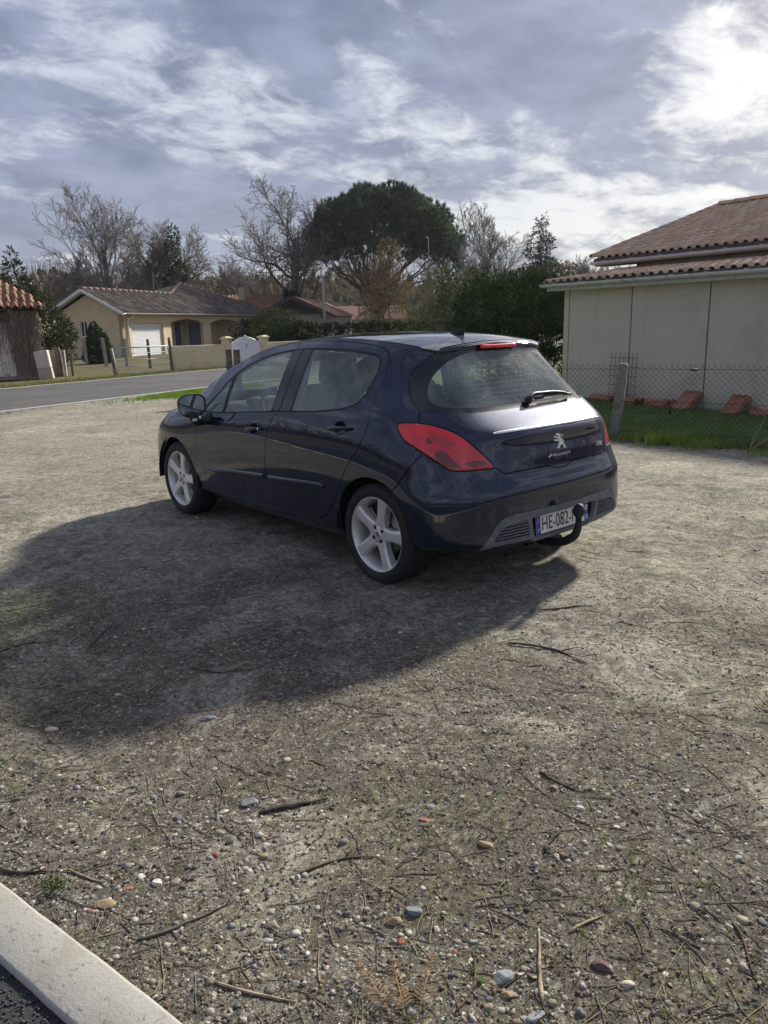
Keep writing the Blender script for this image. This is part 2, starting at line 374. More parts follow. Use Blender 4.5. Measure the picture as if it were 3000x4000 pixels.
for _s in range(6):
    _r = np.random.default_rng(40 + _s); OCT.append((np.array([(1, 0, 0), (0, 1, 0), (-1, 0, 0), (0, -1, 0), (0, 0, 1), (0, 0, -1)], float)*_r.uniform(.65, 1.1, (6, 1)) + _r.normal(0, .16, (6, 3)), np.array([(0, 1, 4), (1, 2, 4), (2, 3, 4), (3, 0, 4), (1, 0, 5), (2, 1, 5), (3, 2, 5), (0, 3, 5)])))
ICO20 = [rock(s, 0, .3) for s in range(5)]; ICO80 = [rock(s + 20, 1, .2) for s in range(6)]
M_SCAT = mat('stone_tint', (.3, .3, .3), .85, .22, 120, attr='tint', bump=.3, bscale=260)
def leaf_mat(name, tr):
    m = bpy.data.materials.new(name); m.use_nodes = True; g = G(m.node_tree); g.n.clear(); out = g.node('ShaderNodeOutputMaterial')
    c = g.node('ShaderNodeAttribute', attribute_name='tint').outputs['Color']; tc = g.node('ShaderNodeTexCoord').outputs['Object']
    c = g.mix(1.0, c, g.ramp(g.noise(tc, 30.0, 4.0), [(.25, .85), (.75, 1.15)]), 'MULTIPLY')
    d = g.node('ShaderNodeBsdfDiffuse', {'Color': c}); t = g.node('ShaderNodeBsdfTranslucent', {'Color': g.mix(1.0, c, (1.08, 1.12, .80), 'MULTIPLY')})
    mx = g.node('ShaderNodeMixShader', {0: tr}); g.l.new(d.outputs[0], mx.inputs[1]); g.l.new(t.outputs[0], mx.inputs[2]); g.l.new(mx.outputs[0], out.inputs[0]); return m
M_LEAF = leaf_mat('foliage_tint', .30)
M_WOOD = mat('twig_tint', (.1, .1, .1), .9, .25, 60, attr='tint', bump=.4, bscale=120)
def frustum_pos(rng, n, y0, y1, power, spread=.62):
    """points on the lot, denser towards y0"""
    u = rng.random(n); y = y0 + (y1 - y0)*u**power; x = rng.uniform(-1, 1, n)*(y*spread + .35)
    return x, y
def on_lot(x, y): return (x*KN[0] + y*KN[1] > K1 + .01) & (x*RN[0] + y*RN[1] > ROAD_NEAR + .05) & ((x - FENCE_B[0])*FN[0] + (y - FENCE_B[1])*FN[1] < -.35)
STONE = np.array([(.40, .365, .29), (.46, .44, .385), (.26, .255, .245), (.155, .15, .145), (.33, .28, .21), (.36, .345, .32), (.20, .165, .135), (.54, .52, .47), (.27, .115, .07), (.29, .295, .295)])
SPROB = np.array([.20, .12, .14, .13, .12, .12, .08, .05, .015, .025]); SPROB = SPROB/SPROB.sum()
def ribbon_stuff(name, paths, radii, cols, m, n=4, label=None, parent=None, kind='stuff'):
    """many thin bent sticks in one mesh"""
    V, F, Cc = [], [], []; off = 0
    for P, r, c in zip(paths, radii, cols):
        v, f = tube(np.asarray(P, float), np.asarray(r, float) if not np.isscalar(r) else np.full(len(P), r), n); V.append(v); F.append(np.array(f) + off); off += len(v); Cc.append(np.repeat(np.asarray(c)[None], len(v), 0))
    o = mesh(name, np.concatenate(V), np.concatenate(F), m, parent, attr={'tint': np.concatenate(Cc)})
    if kind: tag(o, label, kind=kind)
    return o
def stick_path(rng, x, y, L, a, bend=.3, n=6, lift=.004):
    P = []; px, py = x - math.cos(a)*L/2, y - math.sin(a)*L/2
    for k in range(n):
        P.append((px, py)); a += rng.normal(0, bend); px += math.cos(a)*L/(n - 1); py += math.sin(a)*L/(n - 1)
    P = np.array(P); z = gheight(P[:, 0], P[:, 1]); z = np.maximum(z, z.mean() - .004) + lift
    return np.column_stack([P, z])
def grass_blades(name, x, y, z, h, w, cols, rng, label, m=None, bend=.5, parent=None, kind='stuff'):
    n = len(x); a = rng.uniform(0, 2*math.pi, n); l = rng.uniform(0, bend, n)*h; d = rng.uniform(0, 2*math.pi, n)
    b = np.stack([x, y, z], 1); s = np.stack([np.cos(a)*w, np.sin(a)*w, 0*a], 1)/2
    mid = b + np.stack([np.cos(d)*l*.35, np.sin(d)*l*.35, h*.6], 1); tip = b + np.stack([np.cos(d)*l, np.sin(d)*l, h*np.sqrt(np.maximum(1 - (l/h)**2*.5, .2))], 1)
    V = np.stack([b - s, b + s, mid + s*.8, mid - s*.8, tip], 1).reshape(-1, 3); i = (np.arange(n)*5)[:, None]
    T = np.concatenate([i + np.array([0, 1, 2]), i + np.array([0, 2, 3]), i + np.array([3, 2, 4])])
    o = mesh(name, V, T, m or M_LEAF, parent, attr={'tint': np.repeat(cols, 5, 0)})
    if kind: tag(o, label, kind=kind)
    elif label: tag(o, label)
    return o
def litter():
    rng = np.random.default_rng(21)
    # pebbles
    def peb(n, y0, y1, pw, s0, s1, protos, name, label, sq=.62, keep=None):
        x, y = frustum_pos(rng, n, y0, y1, pw); k = on_lot(x, y)
        if keep is not None: k &= rng.random(n) < keep(x, y)
        x, y = x[k], y[k]; n = len(x); s = s0*(s1/s0)**(rng.random(n)**1.8)
        c = STONE[rng.choice(len(STONE), n, p=SPROB)]*rng.uniform(.5, 1.05, (n, 1))
        pos = np.stack([x, y, gheight(x, y) - s*rng.uniform(-.05, .30, n)], 1); scatter(name, protos, pos, s, c, rng, M_SCAT, squash=sq, label=label, smooth=protos is not OCT)
    dens = lambda x, y: np.clip(.35 + 1.3*vnoise(x + 3, y + 5, 1.3) + .9*vnoise(x, y, 3.1) + .25*(y < 2.6), .05, 1)
    peb(52000, 1.15, 4.4, 1.25, .0024, .0070, OCT, 'gravel', 'fine mixed gravel spread over the soil', keep=dens)
    peb(9000, 1.15, 4.4, 1.25, .006, .011, ICO20, 'gravel', 'mixed pebbles half sunk in the soil', keep=dens)
    peb(3600, 1.15, 4.0, 1.25, .009, .0150, ICO80, 'gravel', 'rounded pebbles lying on the soil near the kerb', keep=dens)
    peb(30000, 2.8, 9.5, 1.3, .004, .010, OCT, 'gravel', 'scattered small stones on the sandy lot', keep=lambda x, y: np.clip(.35 + 1.4*vnoise(x + 3, y + 5, .9), .03, 1))
    peb(1500, 1.3, 7.0, 1.2, .012, .021, ICO80, 'gravel', 'larger loose stones dotted over the lot', keep=dens)
    # soil crumbs
    n = 52000; x, y = frustum_pos(rng, n, 1.15, 4.6, 1.3); k = on_lot(x, y) & (rng.random(n) < np.clip(.75 + 1.1*vnoise(x + 20, y + 8, 1.5), .1, 1)); x, y = x[k], y[k]; n = len(x); sz = .0022*(4.0)**(rng.random(n)**1.6)
    c = np.array([(.105, .088, .070), (.070, .058, .047), (.16, .135, .105), (.22, .19, .15)])[rng.choice(4, n, p=[.36, .30, .24, .10])]*rng.uniform(.75, 1.25, (n, 1))
    scatter('soil_crumbs', OCT, np.stack([x, y, gheight(x, y)], 1), sz, c, rng, M_SCAT, squash=.7, label='crumbs of brown soil between the pebbles', smooth=False)
    # twigs, stalks, bark shreds
    n = 2300; x, y = frustum_pos(rng, n, 1.2, 5.5, 2.2); k = on_lot(x, y); x, y = x[k], y[k]; P, R, Cc = [], [], []
    for a, b in zip(x, y):
        L = rng.uniform(.03, .15)*(1.6 if rng.random() < .15 else 1); P.append(stick_path(rng, a, b, L, rng.uniform(0, 6.28), .15, 5, .002)); r = rng.uniform(.0008, .0021); R.append(np.array([r, r, r*.9, r*.8, r*.5]))
        Cc.append(np.array([(.12, .092, .068), (.070, .056, .046), (.24, .19, .13), (.17, .135, .10), (.32, .27, .18)][rng.choice(5, p=[.22, .10, .26, .28, .14])])*rng.uniform(.7, 1.2))
    ribbon_stuff('twig_litter', P, R, Cc, M_WOOD, 4, 'thin dry twigs and stalks strewn over the soil')
    # flat bark and leaf scraps
    n = 9000; x, y = frustum_pos(rng, n, 1.15, 5.5, 1.8); k = on_lot(x, y) & (rng.random(n) < np.clip(.4 + 1.6*vnoise(x + 11, y, 1.1), .05, 1)); x, y = x[k], y[k]; n = len(x)
    c = np.array([(.11, .075, .05), (.07, .05, .038), (.23, .17, .11), (.16, .10, .06)])[rng.integers(0, 4, n)]*rng.uniform(.7, 1.2, (n, 1))
    scatter('bark_scraps', ICO20[:3], np.stack([x, y, gheight(x, y) + .003], 1), rng.uniform(.004, .012, n), c, rng, M_WOOD, aspect=np.stack([np.ones(n), rng.uniform(.3, .7, n), np.full(n, .12)], 1), tilt=.35, label='flat scraps of bark and dead leaf on the soil')
    # weeds
    n = 40000; x, y = frustum_pos(rng, n, 1.3, 12.5, 1.25); k = on_lot(x, y) & (rng.random(n) < np.clip(.06 + 1.9*vnoise(x + 2, y + 31, .8) + 1.5*vnoise(x, y, 3.7), .0, 1)*np.clip((y - .6)/2.4, .3, 1)); x, y = x[k], y[k]; n = len(x)
    cl = 3; xx = np.repeat(x, cl) + rng.normal(0, .010, n*cl); yy = np.repeat(y, cl) + rng.normal(0, .010, n*cl); n2 = n*cl
    c = np.stack([rng.uniform(.10, .20, n2), rng.uniform(.16, .25, n2), rng.uniform(.03, .07, n2)], 1)
    grass_blades('sparse_weeds', xx, yy, gheight(xx, yy) - .002, rng.uniform(.008, .026, n2), rng.uniform(.0018, .0034, n2), c, rng, 'tiny moss and grass shoots in the gravel', bend=.8)
    # a few thicker patches of short grass on the far part of the lot and along the lane
    def patch(n, fx, fy, h0, h1, g0, g1, label, name='grass', bend=.6, w=(.003, .006), dead=.0):
        x, y = fx, fy; n = len(x); c = np.stack([rng.uniform(g0[0], g1[0], n), rng.uniform(g0[1], g1[1], n), rng.uniform(g0[2], g1[2], n)], 1)
        if dead: k = rng.random(n) < dead; c[k] = np.array([(.26, .20, .11)])*rng.uniform(.7, 1.2, (k.sum(), 1))
        return grass_blades(name, x, y, gheight(x, y), rng.uniform(h0, h1, n), rng.uniform(*w, n), c, rng, label, bend=bend)
    t = rng.normal(0, 1, 9000); o = rng.normal(0, 1, 9000); p = RDIR*14.6 + RN*(-14.05)
    fx = p[0] + RDIR[0]*t*.95 + RN[0]*np.abs(o)*.50; fy = p[1] + RDIR[1]*t*.95 + RN[1]*np.abs(o)*.50
    patch(9000, fx, fy, .03, .10, (.10, .17, .03), (.24, .34, .08), 'bright green grass patch beside the lane ahead of the car', 'grass_verge', w=(.008, .016))
    t = rng.uniform(8, 60, 16000); o = -np.abs(rng.normal(0, .5, 16000)) + ROAD_FAR - .12; fx = RDIR[0]*t + RN[0]*o; fy = RDIR[1]*t + RN[1]*o
    patch(16000, fx, fy, .03, .11, (.09, .12, .03), (.20, .24, .07), 'rough grass along the far edge of the lane', 'grass_verge', w=(.012, .026), dead=.35)
    # bank of grass, dead leaves and stems at the foot of the wire fence
    n = 9000; t = rng.uniform(-7, 5.5, n); o = -.30 + rng.normal(0, .10, n) + .10*vnoise(t, 0*t, 1.3); fx = FENCE_B[0] + FDIR[0]*t + FN[0]*o; fy = FENCE_B[1] + FDIR[1]*t + FN[1]*o
    patch(n, fx, fy, .03, .13, (.07, .11, .02), (.20, .26, .06), 'ragged grass along the foot of the wire fence', 'grass_verge', w=(.004, .008), dead=.3)
    n = 2600; t = rng.uniform(-5, 5.0, n); o = -.48 + rng.normal(0, .12, n); x = FENCE_B[0] + FDIR[0]*t + FN[0]*o; y = FENCE_B[1] + FDIR[1]*t + FN[1]*o
    c = np.array([(.12, .060, .035), (.075, .045, .03), (.18, .11, .065)])[rng.integers(0, 3, n)]*rng.uniform(.7, 1.25, (n, 1))
    scatter('dead_leaves', ICO20[:3], np.stack([x, y, gheight(x, y) + rng.uniform(.004, .035, n)], 1), rng.uniform(.012, .032, n), c, rng, M_WOOD, aspect=np.stack([np.ones(n), rng.uniform(.4, .8, n), np.full(n, .12)], 1), tilt=.9, label='brown dead leaves drifted along the fence')
def named_litter():
    rng = np.random.default_rng(8)
    mw = {k: mat('stick_' + k, c, .9, .35, 40, bump=.7, bscale=70, second=c2, sfac=(.45, .6), sscale=18) for k, c, c2 in (('grey', (.13, .115, .09), (.07, .06, .05)), ('dark', (.055, .042, .032), (.10, .08, .06)), ('pale', (.42, .34, .22), (.28, .21, .13)), ('brown', (.12, .078, .05), (.06, .042, .03)))}
    S = [((-.331, 2.279), .235, 20, .012, 'dark', 'flat', 'thick flat strip of dark bark lying on the pebbles'),
         ((-.561, 1.760), .275, 30, .0062, 'grey', 'stick', 'straight grey split stick beside the dark twig cluster near the kerb'),
         ((-.343, 1.521), .215, -18, .0055, 'pale', 'stick', 'pale frayed straw stalk in the foreground soil'),
         ((.362, 1.591), .222, 84, .0065, 'pale', 'stick', 'pale shredded stalk pointing away from the camera'),
         ((.513, 1.717), .122, 32, .0050, 'pale', 'stick', 'tan splinter of wood in front of the right gravel'),
         ((.800, 3.468), .42, -34, .0070, 'brown', 'bent', 'long curved brown twig at the edge of the car shadow'),
         ((.485, 2.042), .118, 64, .0075, 'dark', 'bent', 'short dark hooked stick right of the triangular stone'),
         ((.193, 1.544), .20, 71, .0045, 'brown', 'bent', 'bent dark twig left of the blue grey slate'),
         ((-1.111, 1.966), .16, -14, .0070, 'dark', 'bent', 'dark curved root piece at the left edge above the kerb'),
         ((-.175, 2.004), .235, 12, .0052, 'brown', 'bent', 'brown crooked twig below the bark strip'),
         ((-.914, 1.947), .148, -25, .0042, 'pale', 'stick', 'thin tan stalk between the root and the white shell'),
         ((1.002, 4.007), .30, 3, .0060, 'brown', 'stick', 'brown stick in the sand behind the tow ball'),
         ((-1.879, 3.696), .26, 35, .0055, 'dark', 'bent', 'dark twig at the left edge in the car shade'),
         ((-.772, 3.308), .33, 1, .0050, 'dark', 'bent', 'thin dark twig lying across the shaded gravel'),
         ((-1.52, 3.80), .33, 88, .0050, 'dark', 'stick', 'straight dark twig pointing at the front wheel'),
         ((.586, 2.341), .18, -33, .0045, 'brown', 'bent', 'slender brown twig on the open gravel at right'),
         ((.893, 1.618), .16, -86, .0048, 'brown', 'bent', 'rough brown twig near the right edge of the foreground')]
    for (x, y), L, ang, r, mk, kind, lab in S:
        r *= .82
        a = RAD(ang); z0 = float(gheight(x, y)); n = 9; t = np.linspace(-.5, .5, n)
        bend = {'stick': .03, 'flat': .02, 'bent': .11}[kind]; ph = rng.uniform(0, 6)
        lx = L*t; ly = L*bend*(np.sin(t*3.4 + ph) - math.sin(ph)); X = x + lx*math.cos(a) - ly*math.sin(a); Y = y + lx*math.sin(a) + ly*math.cos(a)
        Z = np.maximum(gheight(X, Y), z0 - .004) + r*.75
        R = r*np.interp(np.linspace(0, 1, n), [0, .1, .5, 1], [.5, 1, .9, .35])*rng.uniform(.85, 1.15, n)
        P = np.stack([X, Y, Z], 1); V, F = tube(P, R, 8); V = V + rng.normal(0, r*.10, V.shape)
        if kind == 'flat': V[:, 2] = np.repeat(Z, 8) + (V[:, 2] - np.repeat(Z, 8))*.75
        F += [tuple(range(8))[::-1], tuple((n - 1)*8 + i for i in range(8))]
        c0 = P[n//2]; nm = 'bark_strip' if kind == 'flat' else 'stalk' if mk == 'pale' else 'stick'
        o = mesh(nm, V - c0, F, mw[mk], loc=c0); tag(o, lab, {'bark_strip': 'bark', 'stalk': 'stalk', 'stick': 'stick'}[nm])
        if kind == 'bent':       # a side shoot
            k = 5; d = np.array([math.cos(a + .8), math.sin(a + .8), .1])*L*.28; q = np.array([P[k], P[k] + d*.5 + (0, 0, .002), P[k] + d]) - c0; q[1:, 2] = np.maximum(q[1:, 2], 0)
            MB().tube(q, [r*.6, r*.45, r*.25], 6).out('side_shoot', mw[mk], o, smooth=True)
    ms = {k: mat('stone_' + k, c, .85, .3, 30, bump=.6, bscale=60, second=c2, sfac=(.48, .62), sscale=25) for k, c, c2 in (('slate', (.23, .25, .255), (.15, .16, .165)), ('brick', (.31, .125, .075), (.22, .09, .06)), ('ochre', (.33, .235, .145), (.24, .17, .11)), ('white', (.68, .66, .60), (.50, .46, .38)), ('cream', (.55, .48, .36), (.40, .34, .24)), ('maroon', (.13, .085, .075), (.09, .06, .055)))}
    T = [((.266, 1.558), (.034, .024, .016), 25, 'slate', 'flat blue grey slate stone in the right foreground'),
         ((.055, 1.790), (.028, .020, .014), -11, 'slate', 'small grey slate chip beside the ochre stone'),
         ((-.002, 1.762), (.027, .020, .015), 12, 'ochre', 'ochre brown flat stone beside the small slate chip'),
         ((.018, 1.693), (.015, .012, .009), 40, 'brick', 'orange brick crumb below the ochre stone'),
         ((-.767, 1.894), (.019, .011, .006), 18, 'brick', 'orange brick fragment among twigs left of the white shell'),
         ((.291, 2.050), (.030, .017, .012), -25, 'ochre', 'pale brown triangular stone left of the dark hooked stick'),
         ((.517, 1.573), (.034, .020, .015), -23, 'maroon', 'dark maroon broken stone at the lower right'),
         ((-.483, 2.300), (.036, .024, .014), 6, 'slate', 'grey stone at the left end of the bark strip'),
         ((.110, 2.184), (.024, .013, .006), -18, 'brick', 'flat red tile shard right of the bark strip'),
         ((-.421, 2.124), (.017, .015, .012), 10, 'white', 'round white stone below the bark strip'),
         ((-.690, 1.920), (.017, .021, .010), 60, 'white', 'broken white shell in the left foreground'),
         ((-.743, 2.853), (.040, .024, .010), 12, 'slate', 'flat grey slate in the shaded gravel'),
         ((-1.379, 2.825), (.032, .020, .014), 0, 'cream', 'cream stone at the left in the shaded gravel'),
         ((-.472, 2.197), (.016, .014, .011), 30, 'cream', 'cream pebble between the bark strip and the round white stone'),
         ((.266, 1.505), (.018, .014, .010), 15, 'ochre', 'rusty brown pebble just below the blue grey slate'),
         ((.561, 1.520), (.022, .015, .011), 10, 'cream', 'pale cream stone just below the maroon stone'),
         ((-.560, 2.262), (.019, .015, .012), 20, 'cream', 'yellowish stone left of the grey stone by the bark'),
         ((-.812, 1.832), (.036, .022, .008), -4, 'ochre', 'flat sandy stone near the kerb'),
         ((-.393, 2.022), (.016, .013, .010), 35, 'ochre', 'rounded orange stone below the round white stone'),
         ((.325, 1.449), (.030, .018, .012), 26, 'slate', 'grey slate piece at the bottom edge of the foreground'),
         ((.879, 4.813), (.085, .032, .006), 22, 'cream', 'pale flat sliver lying in the shade behind the bumper')]
    rng = np.random.default_rng(5)
    for k, ((x, y), (a, b, c), ang, mk, lab) in enumerate(T):
        V, F = rock(100 + k, 2, .08); a, b, c = a*.88, b*.88, c*.8; V = V*np.array([a, b, c]); R = np.array(Matrix.Rotation(RAD(ang), 3, 'Z')); z = float(gheight(x, y)) + c*.22
        o = mesh('shell' if 'shell' in lab else 'stone', V @ R.T, F, ms[mk], loc=(x, y, z), smooth=False); tag(o, lab, 'shell' if 'shell' in lab else 'stone')
# ------------------------------------------------------------------ buildings, walls, fences
def copy_of(o, parent=None):
    c = o.copy(); COL.objects.link(c)
    if parent is not None: c.parent = parent
    return c
def tile_mesh(name, w, L, hump, m, thick=.016):
    """one roman tile: flat pan with a half round roll, x across, y up the slope"""
    xs = np.array([-.50, -.34, -.30, -.20, -.06, .10, .24, .32, .36, .50])*w; zs = np.array([.012, .0, .018, .78, 1.0, .90, .50, .06, .0, .012])*hump
    n = len(xs); V = []
    for y, dz in ((0, thick), (L, 0)):
        for x, z in zip(xs, zs): V.append((x*(1 if y == 0 else .97), y, z + dz))
    for x, z in zip(xs, zs): V.append((x, .0, z + thick - .018))
    F = [(i, i + 1, n + i + 1, n + i) for i in range(n - 1)] + [(2*n + i, 2*n + i + 1, i + 1, i) for i in range(n - 1)]
    me = bpy.data.meshes.new(name); me.from_pydata(V, [], F); me.materials.append(m)
    me.polygons.foreach_set('use_smooth', [True]*(n - 1) + [False]*(n - 1)); me.update(); return me
def slope_frame(p0, along, up):
    along = Vector(along).normalized(); up = Vector(up).normalized(); nn = along.cross(up)
    return Matrix(((along[0], up[0], nn[0], p0[0]), (along[1], up[1], nn[1], p0[1]), (along[2], up[2], nn[2], p0[2]), (0, 0, 0, 1)))
def tile_roof(parent, meshes, frame, inside, wx, ly, nx, ny, rng, limit=300, order=None, jit=.003):
    """lay tiles on a slope: the first `limit` as single parts, the rest as one mesh"""
    cells = [(j, i) for j in range(ny) for i in range(nx) if inside((i + .5)*wx, (j + .3)*ly)]
    if order: cells.sort(key=order)
    rest = []
    for k, (j, i) in enumerate(cells):
        M_ = frame @ Matrix.Translation(((i + .5)*wx + rng.uniform(-jit, jit), j*ly + rng.uniform(-jit, jit), rng.uniform(0, jit))) @ Matrix.Rotation(rng.uniform(-.012, .012), 4, 'Z')
        me = meshes[rng.integers(0, len(meshes))]
        if k < limit:
            o = bpy.data.objects.new('roof_tile', me); link(o, parent); o.matrix_local = M_
        else: rest.append((M_, me))
    if rest: join_tiles('roof_tiles', rest, parent)
def join_tiles(name, rest, parent):
    V, F, mi, off = [], [], [], 0; mats = []
    for M_, me in rest:
        v = np.zeros(len(me.vertices)*3, np.float32); me.vertices.foreach_get('co', v); v = v.reshape(-1, 3); A = np.array(M_)
        V.append(v @ A[:3, :3].T + A[:3, 3]); q = np.array([p.vertices[:] for p in me.polygons]) + off; F.append(q); off += len(v)
        if me.materials[0] not in mats: mats.append(me.materials[0])
        mi += [mats.index(me.materials[0])]*len(q)
    o = mesh(name, np.concatenate(V), np.concatenate(F), mats, parent, smooth=True); o.data.polygons.foreach_set('material_index', mi); o['kind'] = 'stuff'; return o
def gutter(parent, x0, x1, y, z, r, m, brackets=0):
    a = np.linspace(0, math.pi, 9); V = []; F = []
    for x in (x0, x1):
        for t in a: V.append((x, y - r*math.cos(t), z - r*math.sin(t)))
        for t in a[::-1]: V.append((x, y - (r - .006)*math.cos(t), z - (r - .006)*math.sin(t)))
    n = 18
    for i in range(n): F.append((i, (i + 1) % n, n + (i + 1) % n, n + i))
    F += [tuple(range(n))[::-1], tuple(range(n, 2*n))]
    o = mesh('gutter', V, F, m, parent, smooth=False)
    for k in range(brackets):
        x = x0 + (x1 - x0)*(k + .5)/brackets; MB().box((x, y, z + .012), (.022, r*2.05, .012)).box((x, y + r, z + .035), (.022, .012, .06)).out('bracket', m, o)
    return o
def right_building():
    D = np.array([.545, -.838]); P0 = (3.848, 16.009); b = thing('rendered_building', 'grey rendered outbuilding with two tiled roofs behind the wire fence', 'building', (*P0, 0), math.atan2(D[1], D[0]))
    rng = np.random.default_rng(2)
    m = bpy.data.materials.new('aged_render'); m.use_nodes = True; g = G(m.node_tree); p = g.n['Principled BSDF']; tc = g.node('ShaderNodeTexCoord').outputs['Object']
    sx, sy, sz = g.node('ShaderNodeSeparateXYZ', {0: tc}).outputs
    c = g.mix(g.noise(tc, 1.3, 6.0, .6), (.58, .535, .435), (.72, .67, .555))
    c = g.mix(1.0, c, g.ramp(g.noise(tc, 70.0, 5.0, .75), [(.3, .78), (.7, 1.2)]), 'MULTIPLY')
    st = g.node('ShaderNodeMapping', {'Vector': tc, 'Scale': (5.0, 5.0, .35)}); c = g.mix(g.math('MULTIPLY', g.sstep(g.noise(st, .9, 5.0, .6), .50, .80), .20), c, (.33, .31, .26))
    blot = g.math('MULTIPLY', g.sstep(g.noise(tc, 1.1, 8.0, .68, .6), .50, .70), .30); c = g.mix(blot, c, (.36, .335, .28))
    splash = g.math('MULTIPLY', g.sstep(g.math('ADD', sz, g.math('MULTIPLY', g.noise(tc, 3.0, 4.0), .5)), .62, .15), .45); c = g.mix(splash, c, (.37, .37, .31))
    g.set(p.inputs['Base Color'], c); p.inputs['Roughness'].default_value = .95; p.inputs['Specular IOR Level'].default_value = .2
    g.set(p.inputs['Normal'], g.node('ShaderNodeBump', {'Strength': .8, 'Distance': .012, 'Height': g.noise(tc, 85.0, 5.0, .75)}))
    wht = mat('weathered_white_board', (.50, .49, .46), .7, .2, 12, bump=.15, bscale=60); gut = mat('white_gutter_pvc', (.66, .66, .64), .45, .12, 6, second=(.42, .42, .38), sfac=(.56, .72), sscale=7)
    dark = mat('dark_soffit_board', (.13, .115, .11), .85, .2, 8)
    T = [mat('roof_clay_%s' % k, c, .55, .3, 9, bump=.3, bscale=60, second=s, sfac=(.5, .7), sscale=9) for k, c, s in (('rose', (.62, .42, .28), (.46, .32, .21)), ('sand', (.68, .50, .34), (.50, .37, .25)), ('red', (.58, .36, .225), (.40, .27, .18)), ('brown', (.52, .375, .26), (.36, .26, .18)))]
    tm = [tile_mesh('roof_tile', .195, .43, .048, t) for t in T]
    # lower wall: panels between open joints, a pilaster strip on the corner
    J = [0.0, 1.555, 3.175, 4.79, 6.40, 8.0]; hw = 2.16
    MB().box((4.0, 1.1, 1.05), (7.9, 1.9, 2.1)).out('wall_core', dark, b)
    MB().box((-.065, 1.02, hw/2 - .05), (.13, 2.05, hw + .1)).out('pilaster', m, b, bevel=.008)
    for i in range(len(J) - 1):
        MB().box(((J[i] + J[i + 1])/2 + .004, .06, hw/2 - .05), (J[i + 1] - J[i] - .028, .12, hw + .1)).out('wall_panel', m, b, bevel=.006)
        if i: MB().box((J[i] + .004, .075, hw/2), (.026, .10, hw - .02)).out('joint_strip', dark, b)
    # lower roof, fascia, gutter
    MB().box((3.75, -.27, hw + .055), (8.2, .022, .17)).out('fascia', wht, b); MB().box((3.75, -.13, hw - .012), (8.2, .26, .018)).out('soffit', wht, b)
    gutter(b, -.44, 7.8, -.345, 2.262, .062, gut, 12)
    sl = .12; x0 = -.40
    lr = bpy.data.objects.new('lower_roof', None); link(lr, b)
    MB().add([(x0, -.30, hw + .135), (7.8, -.30, hw + .135), (7.8, 2.05, hw + .135 + 2.35*sl), (x0, 2.05, hw + .135 + 2.35*sl), (x0, -.30, hw + .09), (7.8, -.30, hw + .09), (7.8, 2.05, hw + .09 + 2.35*sl), (x0, 2.05, hw + .09 + 2.35*sl)], [(0, 1, 2, 3), (7, 6, 5, 4), (0, 4, 5, 1), (3, 2, 6, 7), (0, 3, 7, 4), (1, 5, 6, 2)]).out('roof_deck', dark, lr)
    fr = slope_frame((x0, -.34, hw + .142), (1, 0, 0), (0, 1, sl)); tile_roof(lr, tm, fr, lambda x, y: True, .195, .37, 42, 7, rng, 170, order=lambda c: (c[1] > 24, c[0], c[1]))
    # upper wall, eaves, roof
    MB().box((4.0, 3.6, 1.38), (7.98, 3.2, 2.76)).out('upper_wall', m, b)
    ez = 2.70; y0 = 1.62; xl = -.87; sl = .297; rise = 4.43
    MB().box((3.4, y0 + .05, ez + .075), (8.54, .022, .15)).out('fascia', wht, b); MB().box((3.4, y0 + .22, ez - .005), (8.5, .34, .02)).out('soffit', dark, b)
    gutter(b, xl, 7.7, y0 - .03, ez + .075, .062, gut, 12)
    ur = bpy.data.objects.new('upper_roof', None); link(ur, b); zr = ez + .16 + rise*sl
    MB().add([(xl, y0 + .02, ez + .14), (7.7, y0 + .02, ez + .14), (7.7, y0 + rise, zr), (xl, y0 + rise, zr), (7.7, y0 + 2*rise, ez + .14), (xl, y0 + 2*rise, ez + .14), (xl, y0 + .02, ez + .07), (7.7, y0 + .02, ez + .07), (7.7, y0 + rise, zr - .09), (xl, y0 + rise, zr - .09), (7.7, y0 + 2*rise, ez + .07), (xl, y0 + 2*rise, ez + .07)],
              [(0, 1, 2, 3), (3, 2, 4, 5), (6, 9, 8, 7), (9, 11, 10, 8), (0, 6, 7, 1), (0, 3, 9, 6), (3, 5, 11, 9), (1, 7, 8, 2), (2, 8, 10, 4), (4, 10, 11, 5)]).out('roof_deck', dark, ur)
    MB().prism([(2.0, 2.5), (5.0, 2.5), (y0 + rise + 3.0, 2.8), (y0 + rise, zr - .12), (2.0, 2.84)], .0, .12, axis=0).out('gable_wall', m, b)
    fr = slope_frame((xl, y0 - .03, ez + .148), (1, 0, 0), (0, 1, sl)); L = math.hypot(rise, rise*sl)
    tile_roof(ur, tm, fr, lambda x, y: y < L, .195, .345, 44, 15, rng, 300, order=lambda c: (c[1] > 26, c[1] + 1.2*c[0]))
    rt = [tile_mesh('verge_tile', .22, .42, .07, t) for t in T]
    for k in range(14):        # tiles along the open verge
        o = bpy.data.objects.new('verge_tile', rt[k % 4]); link(o, ur); o.matrix_local = fr @ Matrix.Translation((-.015, k*.345, .022)) @ Matrix.Rotation(RAD(-14), 4, 'Y')
    rg = [tile_mesh('ridge_tile', .26, .46, .10, t) for t in T]
    fr2 = slope_frame((xl, y0 + rise, zr + .03), (0, -1, 0), (1, 0, 0))
    for k in range(21):
        o = bpy.data.objects.new('ridge_tile', rg[(k*3) % 4]); link(o, ur); o.matrix_local = fr2 @ Matrix.Translation((0, k*.40, 0))
